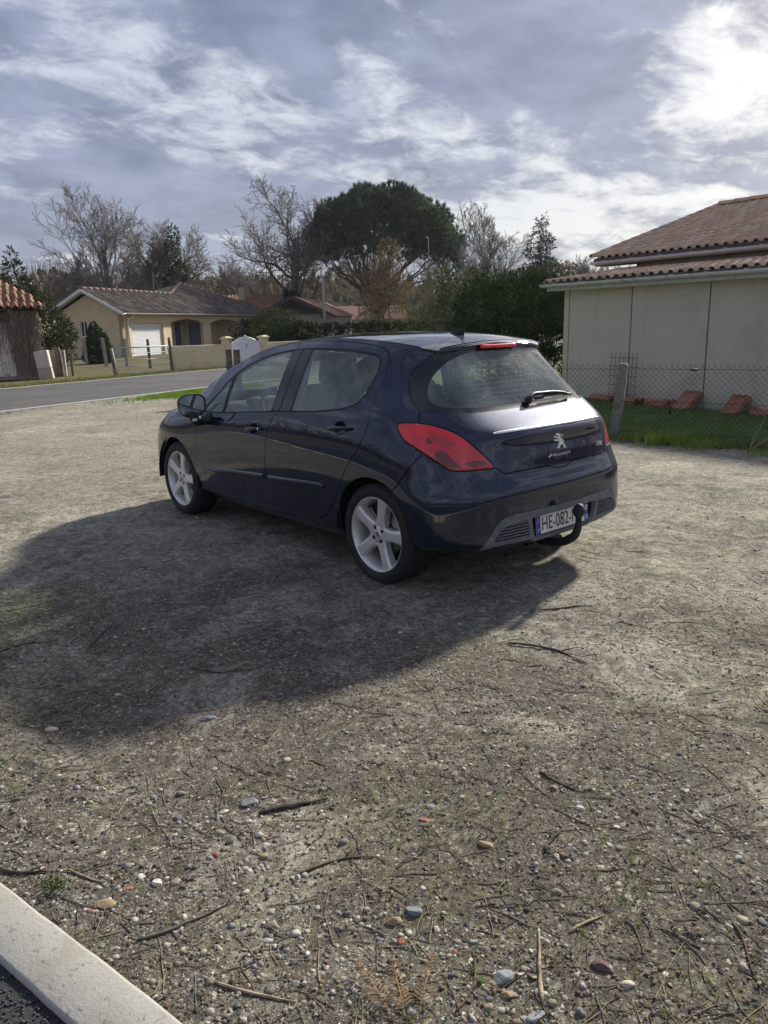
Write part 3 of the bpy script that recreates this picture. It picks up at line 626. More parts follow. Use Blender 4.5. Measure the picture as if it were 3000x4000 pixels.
def spare_tiles():
    """terracotta tiles stacked on the grass against the wall"""
    rng = np.random.default_rng(14); D = np.array([.545, -.838]); Nn = np.array([.838, .545]); P0 = np.array([3.848, 16.009]); rz = math.atan2(D[1], D[0])
    T = [mat('terracotta_%d' % k, c, .75, .3, 14, bump=.3, bscale=70, second=s, sfac=(.5, .7), sscale=12) for k, (c, s) in enumerate((((.36, .155, .10), (.23, .11, .075)), ((.31, .13, .085), (.20, .10, .07)), ((.40, .19, .125), (.26, .13, .09))))]
    def at(s, d): p = P0 + D*s - Nn*d; return p
    def interlock(name, n, s, d, lean, label, yaw=0.0, w=.30, L=.42):
        p = at(s, d); t = thing(name, label, 'roof tiles', (p[0], p[1], 0), rz + yaw)
        for k in range(n):
            mb = MB(); prof = []
            for x, z in ((-.5, .0), (-.42, .022), (-.36, .022), (-.30, .004), (-.06, .004), (0, .024), (.06, .004), (.30, .004), (.36, .022), (.44, .022), (.5, 0)): prof.append((x*w, z))
            pts = prof + [(x, z - .014) for x, z in prof[::-1]]; mb.prism(pts, 0, L, axis=1); mb.box((0, L - .015, .026), (w*.9, .02, .016)).box((0, .012, -.012), (w*.8, .016, .02))
            o = mb.out('tile', T[(k + n) % 3], t, bevel=.003, seg=1); o.location = (rng.uniform(-.02, .02), k*.042 + rng.uniform(-.01, .01) - .02, .02 + rng.uniform(0, .01)); o.rotation_euler = (lean + rng.uniform(-.04, .04), 0, rng.uniform(-.06, .06))
    def canal(n, s, d, label, yaw):
        p = at(s, d); t = thing('canal_tiles', label, 'roof tiles', (p[0], p[1], 0), rz + yaw)
        for k in range(n):
            a = np.linspace(0, math.pi, 9); V = []; F = []
            for x, rr in ((0, .085), (.44, .072)):
                for q in a: V.append((x, rr*math.cos(q), rr*math.sin(q)))
                for q in a[::-1]: V.append((x, (rr - .013)*math.cos(q), (rr - .013)*math.sin(q)))
            for i in range(18): F.append((i, (i + 1) % 18, 18 + (i + 1) % 18, 18 + i))
            F += [tuple(range(18))[::-1], tuple(range(18, 36))]
            o = mesh('tile', V, F, T[k % 3], t); o.location = (rng.uniform(-.02, .02), -.10 + (k % 2)*.17, .004 + (k//2)*.055); o.rotation_euler = (0, rng.uniform(-.03, .03), rng.uniform(-.08, .08))
    canal(4, .95, .22, 'heap of curved terracotta tiles at the left end of the wall', .1)
    canal(4, 1.62, .20, 'stack of curved terracotta tiles just left of the concrete post', -.1)
    canal(3, 2.22, .20, 'curved terracotta tiles lying just right of the concrete post', .05)
    interlock('flat_tiles', 2, 2.62, .36, RAD(8), 'pair of flat terracotta tiles lying low in the grass by the wall', .3)
    interlock('flat_tiles', 5, 3.02, .42, RAD(38), 'stack of interlocking terracotta tiles leaning in the middle of the wall')
    interlock('flat_tiles', 3, 3.95, .42, RAD(36), 'two stepped interlocking terracotta tiles leaning on the right wall panel', .05)
    interlock('flat_tiles', 2, 4.42, .30, RAD(6), 'flat broken terracotta tiles lying at the right end of the wall', .5)
    interlock('flat_tiles', 1, 2.45, .34, RAD(10), 'single terracotta tile between the two heaps of tiles', -.4)
    p = at(4.72, .22); MB().box((0, 0, .10), (.30, .14, .20)).out('concrete_block', mat('white_block', (.62, .61, .58), .85, .15, 9), bevel=.01, loc=None); o = bpy.data.objects['concrete_block']; o.location = (p[0], p[1], 0); o.rotation_euler = (0, .1, rz); tag(o, 'white block at the wall foot behind the fence', 'block')
    # welded mesh panel leaning on the wall
    p = at(1.50, .10); mb = MB()
    for k in range(7): mb.tube([(-.30 + k*.10, 0, 0), (-.30 + k*.10, .04, .92)], .0045, 5)
    for k in range(5): mb.tube([(-.34, .006 + k*.008, .14 + k*.17), (.34, .006 + k*.008, .14 + k*.17)], .0045, 5)
    o = mb.out('welded_grid', mat('rusty_wire', (.10, .085, .075), .8, .2, 20), loc=(p[0], p[1], .02)); o.rotation_euler = (0, 0, rz); tag(o, 'rusty welded wire grid leaning on the rendered wall', 'wire grid')
def lot_fence():
    rng = np.random.default_rng(6); rz = math.atan2(FDIR[1], FDIR[0]); f = thing('wire_fence', 'chain link fence on concrete posts along the garden lawn', 'fence', (FENCE_B[0], FENCE_B[1], 0), rz)
    wm = mat('dark_galvanised_wire', (.035, .035, .034), .7, .2, 30, spec=.2); cm = mat('mossy_concrete_post', (.215, .205, .175), .92, .35, 18, bump=.7, bscale=60, second=(.10, .10, .07), sfac=(.5, .68), sscale=11)
    lo, hi, top = -7.4, 6.0, .93; pit = .037; h = pit
    # zigzag strands: neighbouring strands hook into each other
    paths = []; n = int(top/h)
    xs = np.arange(lo, hi, pit)
    V, F = [], []; off = 0; r = .0026; secn = 3
    a = np.arange(secn)*2*math.pi/secn
    zz = np.arange(n + 1)*h + .02
    for i, x in enumerate(xs):
        k = np.arange(n + 1); px = x + np.where((k + i) % 2 == 0, 0.0, pit) + rng.normal(0, .0012, n + 1) + .012*np.sin(x*1.7 + k*.2); py = np.where((k + i) % 2 == 0, .0016, -.0016) + .010*np.sin(x*.9) + rng.normal(0, .001, n + 1)
        P = np.column_stack([px, py, zz]); P = np.vstack([P, [P[-1, 0] + (pit*.45 if (n + i) % 2 else -pit*.45), P[-1, 1], P[-1, 2] + .022]])
        for q in range(secn): pass
        v = (P[:, None, :] + r*np.stack([np.cos(a), np.sin(a), 0*a], 1)[None]).reshape(-1, 3); m = len(P)
        j = np.arange(m - 1)[:, None, None]*secn; c = np.arange(secn); quad = np.stack([c, (c + 1) % secn, (c + 1) % secn + secn, c + secn], 1)[None] + j
        V.append(v); F.append(quad.reshape(-1, 4) + off); off += len(v)
    o = mesh('wire_mesh', np.concatenate(V), np.concatenate(F), wm, f); o['kind'] = 'stuff'
    for z in (.06, .47, .90): MB().tube([(x, .004 + .010*math.sin(x*.9), z + .01*math.sin(x*1.1)) for x in np.linspace(lo, hi, 50)], .0026, 4).out('tension_wire', wm, f)
    for x, lean in ((0, .045), (-2.45, .0), (-4.9, -.02), (3.6, .02)):
        mb = MB(); mb.box((0, 0, .49), (.138, .125, 1.04), taper=.9); mb.box((0, 0, 1.018), (.115, .10, .016), taper=.55); o = mb.out('fence_post', cm, f, bevel=.010); o.location = (x, -.03, -.04); o.rotation_euler = (0, lean*1.8, .2)
    tm = mat('green_tensioner', (.012, .022, .022), .5, .1)
    for x, z, rot in ((.98, .905, 0), (.72, .36, 1.35)):
        mb = MB(); mb.tube([(-.045, 0, 0), (-.03, 0, 0), (.03, 0, 0), (.045, 0, 0)], [.008, .016, .016, .010], 8); mb.tube([(-.02, -.012, 0), (.02, -.012, 0)], .014, 6); o = mb.out('wire_tensioner', tm, f, smooth=True); o.location = (x, -.01, z); o.rotation_euler = (0, rot, 0)
    # twin wooden corner posts
    for k, (x, y, hh, w, lab) in enumerate(((-3.20, 16.55, 1.13, .135, 'left one of the weathered twin wooden posts ahead of the car'), (-3.02, 16.45, 1.12, .12, 'right one of the weathered twin wooden posts ahead of the car'))):
        wooden_post(x, y, hh, w, lab, 'twin posts at the end of the wire fence', square=True)
WOODS = {}
def wooden_post(x, y, h, w, label, group=None, square=False, lean=(0, 0), name='wooden_post', kind='wood'):
    if 'wood' not in WOODS:
        WOODS['wood'] = mat('grey_post_wood', (.16, .145, .12), .92, .3, 20, bump=.8, bscale=50, second=(.07, .062, .05), sfac=(.46, .6), sscale=14)
        WOODS['concrete'] = mat('grey_post_concrete', (.33, .32, .29), .92, .25, 16, bump=.4, bscale=60, second=(.17, .17, .13), sfac=(.5, .7), sscale=8)
    mb = MB()
    if square or kind == 'concrete':
        mb.box((0, 0, h/2 - .05), (w, w*.9, h + .1), taper=.96); o = mb.out(name, WOODS[kind], bevel=w*.09)
    else:
        r = random.Random(x*7 + y); P = [(r.uniform(-.01, .01), r.uniform(-.01, .01), z) for z in np.linspace(-.1, h, 6)]; mb.tube(P, [w*.55, w*.52, w*.5, w*.5, w*.48, w*.36], 8); o = mb.out(name, WOODS[kind], smooth=False)
    o.location = (x, y, 0); o.rotation_euler = (lean[0], lean[1], (x*3.1) % 1.0); tag(o, label, 'post', group); return o
def left_house():
    u = np.array([.25, .968]); C = (-15.6, 45.0); b = thing('beige_house', 'beige bungalow with white garage door, arched porch and dark tiled roof', 'house', (*C, 0), math.atan2(u[1], u[0]))
    rng = np.random.default_rng(9)
    W_ = mat('beige_render', (.66, .53, .345), .92, .12, 2.5, bump=.2, bscale=60, second=(.56, .45, .30), sfac=(.5, .75), sscale=1.2); Wd = W_
    wht = mat('white_fascia', (.72, .72, .71), .5, .08, 9); pv = mat('white_shutter', (.76, .78, .80), .45, .06, 9); dk = mat('dark_window_pane', (.02, .025, .03), .06, 0, coat=.5); cur = mat('blue_shutter', (.10, .125, .16), .6, .1)
    S0, S1, H, dep = 1.6, 24.6, 2.5, 9.0
    def facade(pts, name): MB().prism(pts, 0, .22, axis=1).out(name, W_, b)
    arch = lambda a, c, zs, zc, n=9: [(a + (c - a)*t, zs + (zc - zs)*(1 - (2*t - 1)**2)) for t in np.linspace(0, 1, n)]
    # facade pieces: left of garage, lintel, pier, arches
    facade([(S0, 0), (2.58, 0), (2.58, H), (S0, H)], 'wall'); facade([(2.58, 1.97), (6.30, 1.97), (6.30, H), (2.58, H)], 'lintel'); facade([(6.30, 0), (7.30, 0), (7.30, H), (6.30, H)], 'wall')
    for a, c, zc in ((7.30, 11.80, 2.22), (13.0, 17.9, 2.20), (19.2, 24.2, 2.20)): facade(arch(a, c, 1.98, zc) + [(c, H), (a, H)], 'arch')
    for a, c in ((11.80, 13.0), (17.9, 19.2), (24.2, 24.6)):
        facade([(a, 0), (c, 0), (c, H), (a, H)], 'pillar'); MB().box(((a + c)/2, .08, 1.96), (c - a + .14, .34, .07)).out('capital', W_, b)
    MB().box((15.9, 2.0, H/2), (17.2, .2, H)).out('porch_back_wall', Wd, b); MB().box((7.2, 1.1, H/2), (.2, 1.9, H)).out('porch_side_wall', Wd, b); MB().box((17.9, 1.1, H/2), (.2, 1.7, H)).out('porch_side_wall', Wd, b)
    for a, c in ((11.2, 11.9), (13.3, 14.9)):
        w = MB().box(((a + c)/2, 1.86, 1.0), (c - a, .08, 2.0)).out('porch_door', cur, b); MB().box((c + .06, 1.84, 1.0), (.09, .10, 2.05)).out('frame', wht, w)
    # gable end wall with window
    g = [(0, 0), (4.5, 0), (4.5, H + .05), (2.24, H + 1.14), (0, H + .05)]
    wx0, wx1, wz0, wz1 = 2.36, 2.80, 1.27, 2.13
    MB().prism([(0, 0), (wx0, 0), (wx0, 3.6), (2.24, 3.62), (0, 2.52)], S0, S0 + .22, axis=0).prism([(wx1, 0), (4.5, 0), (4.5, 2.52), (wx1, 3.35)], S0, S0 + .22, axis=0).prism([(wx0, 0), (wx1, 0), (wx1, wz0), (wx0, wz0)], S0, S0 + .22, axis=0).prism([(wx0, wz1), (wx1, wz1), (wx1, 3.35), (wx0, 3.57)], S0, S0 + .22, axis=0).out('gable_wall', W_, b)
    MB().box((14, dep, 1.25), (25, .2, 2.5)).box((24.5, 5, 1.25), (.2, 8, 2.5)).box((7, 4.5, 1.25), (10.5, .2, 2.5)).out('rear_wall', W_, b)
    w = MB().box((S0 + .12, (wx0 + wx1)/2, (wz0 + wz1)/2), (.05, wx1 - wx0, wz1 - wz0)).out('window', dk, b)
    fr = MB(); 
    for yy in (wx0, (wx0 + wx1)/2, wx1): fr.box((S0 + .08, yy, (wz0 + wz1)/2), (.05, .045, wz1 - wz0))
    for z in (wz0, wz1): fr.box((S0 + .079, (wx0 + wx1)/2, z), (.045, wx1 - wx0 + .05, .045))
    fr.out('window_frame', wht, w); MB().box((S0 - .03, (wx0 + wx1)/2, wz0 - .06), (.16, wx1 - wx0 + .16, .06)).out('window_sill', wht, w)
    # garage shutter of thin slats
    gd = MB().box((4.44, .16, .98), (3.7, .04, 1.97)).out('garage_door', pv, b)
    sl = MB(); 
    for k in range(26): sl.prism([(.135, .02 + k*.075), (.118, .035 + k*.075), (.118, .075 + k*.075), (.135, .088 + k*.075)], 2.60, 6.28, axis=0)
    o = sl.out('shutter_slats', pv, gd); o['kind'] = 'stuff'
    # roof
    sp = .53; ez = 2.56; e0 = -.45; x0, x1 = 1.15, 25.3
    T = [mat('mossy_tile_%s' % k, c, .9, .35, 3, bump=.3, bscale=20) for k, c in (('grey', (.105, .085, .08)), ('brown', (.125, .085, .07)), ('dark', (.062, .055, .055)), ('pale', (.19, .16, .13)))]
    rd = mat('ridge_clay', (.15, .085, .066), .8, .25, 4)
    Z = lambda d: ez + (d - e0)*sp
    A = (16.7, 4.15); Bp = (11.6, 2.24)
    roof_ = bpy.data.objects.new('roof', None); link(roof_, b)
    deck = mat('roof_underlay', (.06, .05, .045), .9, .1)
    V = [(x0, e0, Z(e0)), (x1, e0, Z(e0)), (A[0], A[1], Z(A[1])), (Bp[0], Bp[1], Z(Bp[1])), (x0, Bp[1], Z(Bp[1])), (x0, 2*Bp[1] - e0, Z(e0)), (Bp[0] - 3.2, 2*Bp[1] - e0, Z(e0)), (x1, 9.3, Z(e0)), (8.0, 9.3, Z(e0))]
    F = [(0, 1, 2, 3, 4), (4, 3, 6, 5), (3, 2, 8), (3, 8, 6), (1, 7, 2), (2, 7, 8)]
    mesh('roof_deck', V, F, deck, roof_, smooth=False)
    fr_ = slope_frame((x0, e0, Z(e0) + .012), (1, 0, 0), (0, 1, sp)); k_ = math.hypot(1, sp)
    def inside(x, y):
        d = e0 + y/k_; X = x + x0
        lim = Bp[1] if X < Bp[0] else (Bp[1] + (A[1] - Bp[1])*(X - Bp[0])/(A[0] - Bp[0]) if X < A[0] else A[1] - (A[1] - e0)*(X - A[0])/(x1 - A[0]))
        return d < lim - .02
    tm = [tile_mesh('roof_tile', .27, .42, .065, t) for t in (T[0], T[1], T[2], T[0], T[3])]
    tile_roof(roof_, tm, fr_, inside, .27, .36, int((x1 - x0)/.27), 16, rng, 0, jit=.012)
    def hipline(p, q, n=14):
        P = np.linspace(np.array([p[0], p[1], Z(p[1]) + .05]), np.array([q[0], q[1], Z(q[1]) + .05]), n)
        for a, c in zip(P[:-1], P[1:]):
            MB().tube([a, a*.3 + c*.7, c + (c - a)*.08], [.115, .105, .09], 7).out('ridge_tile', rd, roof_, smooth=True)
    hipline((x0, Bp[1]), Bp, 18); hipline(Bp, A, 9); hipline(A, (x1, e0), 20)
    # fascias, gutter, downpipe
    gutter(b, x0 + .1, x1, e0 - .06, ez - .0, .075, wht, 0)
    MB().add([(x0 - .02, e0, Z(e0) - .16), (x0 - .02, Bp[1], Z(Bp[1]) - .16), (x0 - .02, Bp[1], Z(Bp[1]) + .03), (x0 - .02, e0, Z(e0) + .03), (x0 + .02, e0, Z(e0) - .16), (x0 + .02, Bp[1], Z(Bp[1]) - .16), (x0 + .02, Bp[1], Z(Bp[1]) + .03), (x0 + .02, e0, Z(e0) + .03)], [(0, 1, 2, 3), (7, 6, 5, 4), (0, 4, 5, 1), (3, 2, 6, 7), (0, 3, 7, 4), (1, 5, 6, 2)]).out('bargeboard', wht, b)
    y2 = 2*Bp[1] - e0
    MB().add([(x0 - .02, y2, Z(e0) - .16), (x0 - .02, Bp[1], Z(Bp[1]) - .16), (x0 - .02, Bp[1], Z(Bp[1]) + .03), (x0 - .02, y2, Z(e0) + .03), (x0 + .02, y2, Z(e0) - .16), (x0 + .02, Bp[1], Z(Bp[1]) - .16), (x0 + .02, Bp[1], Z(Bp[1]) + .03), (x0 + .02, y2, Z(e0) + .03)], [(0, 3, 2, 1), (7, 4, 5, 6), (0, 1, 5, 4), (3, 7, 6, 2), (0, 4, 7, 3), (1, 2, 6, 5)]).out('bargeboard', wht, b)
    MB().quad((x0, e0, Z(e0) - .14), (S0, e0, Z(e0) - .14), (S0, Bp[1], Z(Bp[1]) - .14), (x0, Bp[1], Z(Bp[1]) - .14)).quad((x0, Bp[1], Z(Bp[1]) - .14), (S0, Bp[1], Z(Bp[1]) - .14), (S0, y2, Z(e0) - .14), (x0, y2, Z(e0) - .14)).out('soffit', wht, b)
    MB().tube(smoothpts([(2.35, -.40, 2.42), (2.25, -.28, 2.30), (2.15, -.07, 2.15), (2.15, -.07, 1.0), (2.15, -.07, .0)], 3), .055, 8).out('downpipe', wht, b, smooth=True)
    MB().tube([(10.0, 2.6, 3.6), (10.05, 2.6, 5.5)], .025, 6).out('mast', mat('steel_mast', (.35, .36, .37), .5, .1, metal=.4), b)
def yellow_wall():
    Y = mat('yellow_render', (.70, .60, .39), .92, .1, 3, bump=.15, bscale=70, second=(.46, .40, .27), sfac=(.56, .78), sscale=2.2); wht = mat('white_gate_pvc', (.82, .83, .85), .4, .05)
    d = np.array([.69, .724]); d /= np.linalg.norm(d); A = np.array([-7.86, 29.71]); rz = math.atan2(d[1], d[0])
    w = thing('garden_wall', 'low yellow rendered garden wall with capped pillars beside the white gate', 'wall', (A[0], A[1], 0), rz)
    MB().box((1.20, .1, .42), (2.4, .20, 1.03)).out('wall_panel', Y, w, bevel=.01); MB().box((7.05, .1, .42), (5.0, .20, 1.04)).out('wall_panel', Y, w, bevel=.01)
    for s in (2.54, 4.40):
        MB().box((s, .1, .52), (.30, .30, 1.24)).out('pillar', Y, w, bevel=.01); MB().box((s, .1, 1.155), (.40, .40, .05)).box((s, .1, 1.21), (.36, .36, .06), taper=.45).out('pillar_cap', Y, w)
    MB().box((2.62, -.06, 1.04), (.10, .012, .12)).out('house_number_plaque', mat('plaque_terracotta', (.42, .22, .13), .7, .3, 30), w)
    MB().box((6.05, -.008, .80), (.26, .02, .16)).out('letter_slot', mat('dark_letterbox', (.03, .03, .03), .5, 0), w)
    g = thing('white_gate', 'white arched panel gate between two yellow pillars', 'gate', (A[0] + d[0]*3.47, A[1] + d[1]*3.47, 0), rz)
    for sg in (-1, 1):
        n = 5; W1 = .72; zt = lambda x: 1.17 - .25*(abs(x)/W1)**1.7
        for k in range(n):
            x0 = sg*(.02 + k*.140); x1 = sg*(.02 + (k + 1)*.140 - .010)
            MB().prism([(x0, .06), (x1, .06), (x1, zt(x1)), (x0, zt(x0))], .08, .12, axis=1).out('panel', wht, g)
        P = [(sg*x, .10, zt(x) + .01) for x in np.linspace(.0, W1 - .01, 8)]; MB().tube(P, .03, 6).out('top_rail', wht, g, smooth=True); MB().box((sg*(W1 - .03), .10, .50), (.05, .06, .92)).out('stile', wht, g)
    V, F = lathe([(.001, .05), (.035, .03), (.045, 0), (.03, -.03)], 10, 'z'); mesh('finial', V + np.array([0, .1, 1.22]), F, wht, g); MB().box((.03, .06, .85), (.02, .03, .16)).out('handle', mat('steel_handle', (.3, .3, .3), .4, 0, metal=.8), g)
def field_gate():
    m = mat('pale_blue_gate_steel', (.36, .48, .50), .55, .25, 12, second=(.22, .26, .25), sfac=(.5, .7), sscale=8); A = np.array([-9.40, 27.81]); B = np.array([-7.93, 29.74]); d = B - A; L = np.hypot(*d)
    g = thing('field_gate', 'pale blue tubular steel gate leaning beside the lane', 'gate', (A[0], A[1], 0), math.atan2(d[1], d[0])); ln = .22
    P = lambda x, t: (x, ln*t, .04 + .92*t)
    MB().tube([P(0, 0), P(0, 1)], .028, 8).out('end_tube', m, g, smooth=True); MB().tube([P(L, 0), P(L, 1)], .028, 8).out('end_tube', m, g, smooth=True)
    for t in (0, 1): MB().tube([P(0, t), P(L, t)], .026, 8).out('rail', m, g, smooth=True)
    for t in (.27, .52, .76): MB().tube([P(0, t), P(L, t)], .012, 6).out('bar', m, g, smooth=True)
    mb = MB()
    for x in np.arange(.05, L, .055): mb.tube([P(x, .76), P(x, 1)], .0025, 3, cap=False)
    mb.out('wire_infill', m, g)
    wooden_post(-9.46, 27.75, .95, .11, 'slanting wooden post holding the left end of the leaning steel gate', lean=(0, -.10))
def posts():
    G_ = 'old fence posts across the lane'
    for x, y, h, w, lab, k, lean in ((-11.54, 28.14, 1.03, .24, 'wide grey wooden post right beside the white utility box', 'wood', (0, -.05)), (-11.16, 28.18, .88, .09, 'short dark crooked stake right of the utility box', 'wood', (0, .04)),
            (-14.22, 37.8, 1.25, .13, 'grey fence post left of the round conifer shrub', 'concrete', (0, -.04)), (-12.44, 35.4, 1.27, .15, 'pale concrete fence post in front of the conifer shrub', 'concrete', (0, -.05)),
            (-11.35, 34.9, 1.22, .10, 'fence post standing by the white downpipe', 'concrete', (0, 0)), (-9.68, 32.8, 1.2, .13, 'fence post in front of the white garage door', 'wood', (0, -.03)),
            (-7.90, 29.55, 1.28, .12, 'dark fence post at the corner of the yellow wall', 'wood', (0, -.03)), (-7.63, 30.40, .72, .12, 'short grey stub post in front of the yellow wall', 'wood', (0, 0)), (-15.6, 39.5, .95, .12, 'fence post behind the bare shrub by the house window', 'concrete', (0, 0))):
        wooden_post(x, y, h, w, lab, G_, lean=lean, kind=k)
    cb = mat('cream_utility_box', (.62, .57, .48), .5, .08, 6); t = thing('utility_box', 'leaning cream plastic utility cabinet beside the vine covered shed', 'cabinet', (-11.55, 26.9, 0), RAD(16)); t.rotation_euler = (0, RAD(-6), RAD(10))
    MB().box((0, 0, .17), (.46, .26, .36)).out('plinth', mat('beige_plinth', (.48, .40, .32), .8, .1), t, bevel=.01); MB().box((0, 0, .66), (.46, .27, .60)).out('cabinet_body', cb, t, bevel=.02)
    MB().box((-.04, -.14, .66), (.30, .018, .52)).out('cabinet_door', cb, t, bevel=.006); MB().box((.19, -.14, .66), (.05, .018, .52)).out('door_edge', cb, t, bevel=.006)
    MB().box((-11.9, 28.4, .45), (.9, .12, .95)).out('block_pier', WOODS['concrete'], bevel=.01); tag(bpy.data.objects['block_pier'], 'grey block wall end behind the utility box', 'wall')
def shed():
    rng = np.random.default_rng(12); b = thing('old_shed', 'old shed with orange canal tiles and dead creeper covering its corner', 'shed', (-11.72, 26.95, 0), RAD(180 + 24))
    # local x runs to the left along the front, y towards the back is negative
    st = mat('grey_shed_render', (.30, .25, .20), .95, .3, 5, bump=.5, bscale=30); pl = mat('pale_gate_boards', (.74, .70, .60), .8, .15, 9, bump=.2, bscale=30, second=(.42, .38, .31), sfac=(.5, .7), sscale=3)
    MB().box((.40, -.12, 1.15), (.80, .24, 2.3)).out('corner_wall', st, b, bevel=.02); MB().box((3.2, -.14, 2.12), (4.8, .22, .36)).out('lintel', mat('dark_beam', (.07, .055, .045), .9, .3, 8), b); MB().box((3, -3.2, 1.1), (5.9, .2, 2.2)).box((.1, -1.7, 1.1), (.2, 3, 2.2)).out('rear_wall', st, b)
    for k in range(22): MB().box((.90 + k*.20, -.02 - .006*(k % 2), 1.02), (.192, .035, 1.80)).out('gate_board', pl, b, bevel=.006)
    MB().box((3.1, .0, .08), (4.6, .05, .12)).out('bottom_rail', st, b)
    sl = .42; fr = slope_frame((-.28, .32, 2.36), (1, 0, 0), (0, -1, sl)); fr = slope_frame((5.6, .32, 2.36), (-1, 0, 0), (0, -1, sl))
    dk = mat('shed_roof_boards', (.08, .06, .05), .9, .2)
    MB().add([(-.30, .30, 2.34), (5.6, .30, 2.34), (5.6, -3.2, 2.34 + 3.5*sl), (1.9, -3.2, 2.34 + 3.5*sl)], [(0, 1, 2, 3)]).add([(-.30, .30, 2.34), (1.9, -3.2, 2.34 + 3.5*sl), (-.30, -6.7, 2.34)], [(0, 1, 2)]).out('roof_deck', dk, b)
    T = [mat('canal_tile_%s' % k, c, .85, .3, 6, bump=.3, bscale=30, second=s, sfac=(.5, .68), sscale=5) for k, c, s in (('orange', (.42, .19, .105), (.25, .15, .105)), ('rust', (.36, .16, .095), (.20, .125, .095)), ('brown', (.30, .135, .08), (.16, .11, .08)), ('lichen', (.36, .22, .13), (.20, .17, .12)))]
    tm = [tile_mesh('roof_tile', .235, .44, .085, t) for t in T]
    ins = lambda x, y: (5.6 - x) > -.3 + max(0, y/1.085)*.62 - .12
    tile_roof(b, tm, fr, ins, .235, .36, 25, 10, rng, 250, jit=.02)
    # creeper: bare stems over the corner
    P, R, Cc = [], [], []
    for k in range(420):
        x = rng.uniform(-.10, .85) if k < 370 else rng.uniform(.8, 1.8); z = rng.uniform(.0, 1.9); L = rng.uniform(.3, 1.3); yy = .03 + rng.uniform(0, .12); q = [(x, yy, min(z + L, 2.3))]
        for s in range(5): q.append((q[-1][0] + rng.normal(0, .05), .02 + abs(rng.normal(.05, .05)), max(q[-1][2] - L/5, .0)))
        P.append(q); r = rng.uniform(.004, .014); R.append(np.linspace(r, r*.4, 6)); Cc.append(np.array([(.30, .225, .17), (.19, .145, .115), (.40, .32, .25)][rng.integers(0, 3)])*rng.uniform(.7, 1.2))
    for k in range(90):
        x = rng.uniform(-.12, 1.6); q = [(x, .06, 2.25)]; L = rng.uniform(.3, 1.4)
        for s in range(5): q.append((q[-1][0] + rng.normal(0, .04), .05 + abs(rng.normal(.05, .04)), q[-1][2] - L/5))
        P.append(q); R.append(np.linspace(.006, .003, 6)); Cc.append(np.array((.24, .18, .14))*rng.uniform(.6, 1.2))
    cr = ribbon_stuff('creeper', P, R, Cc, M_WOOD, 4, None, b, kind=None); cr['kind'] = 'stuff'
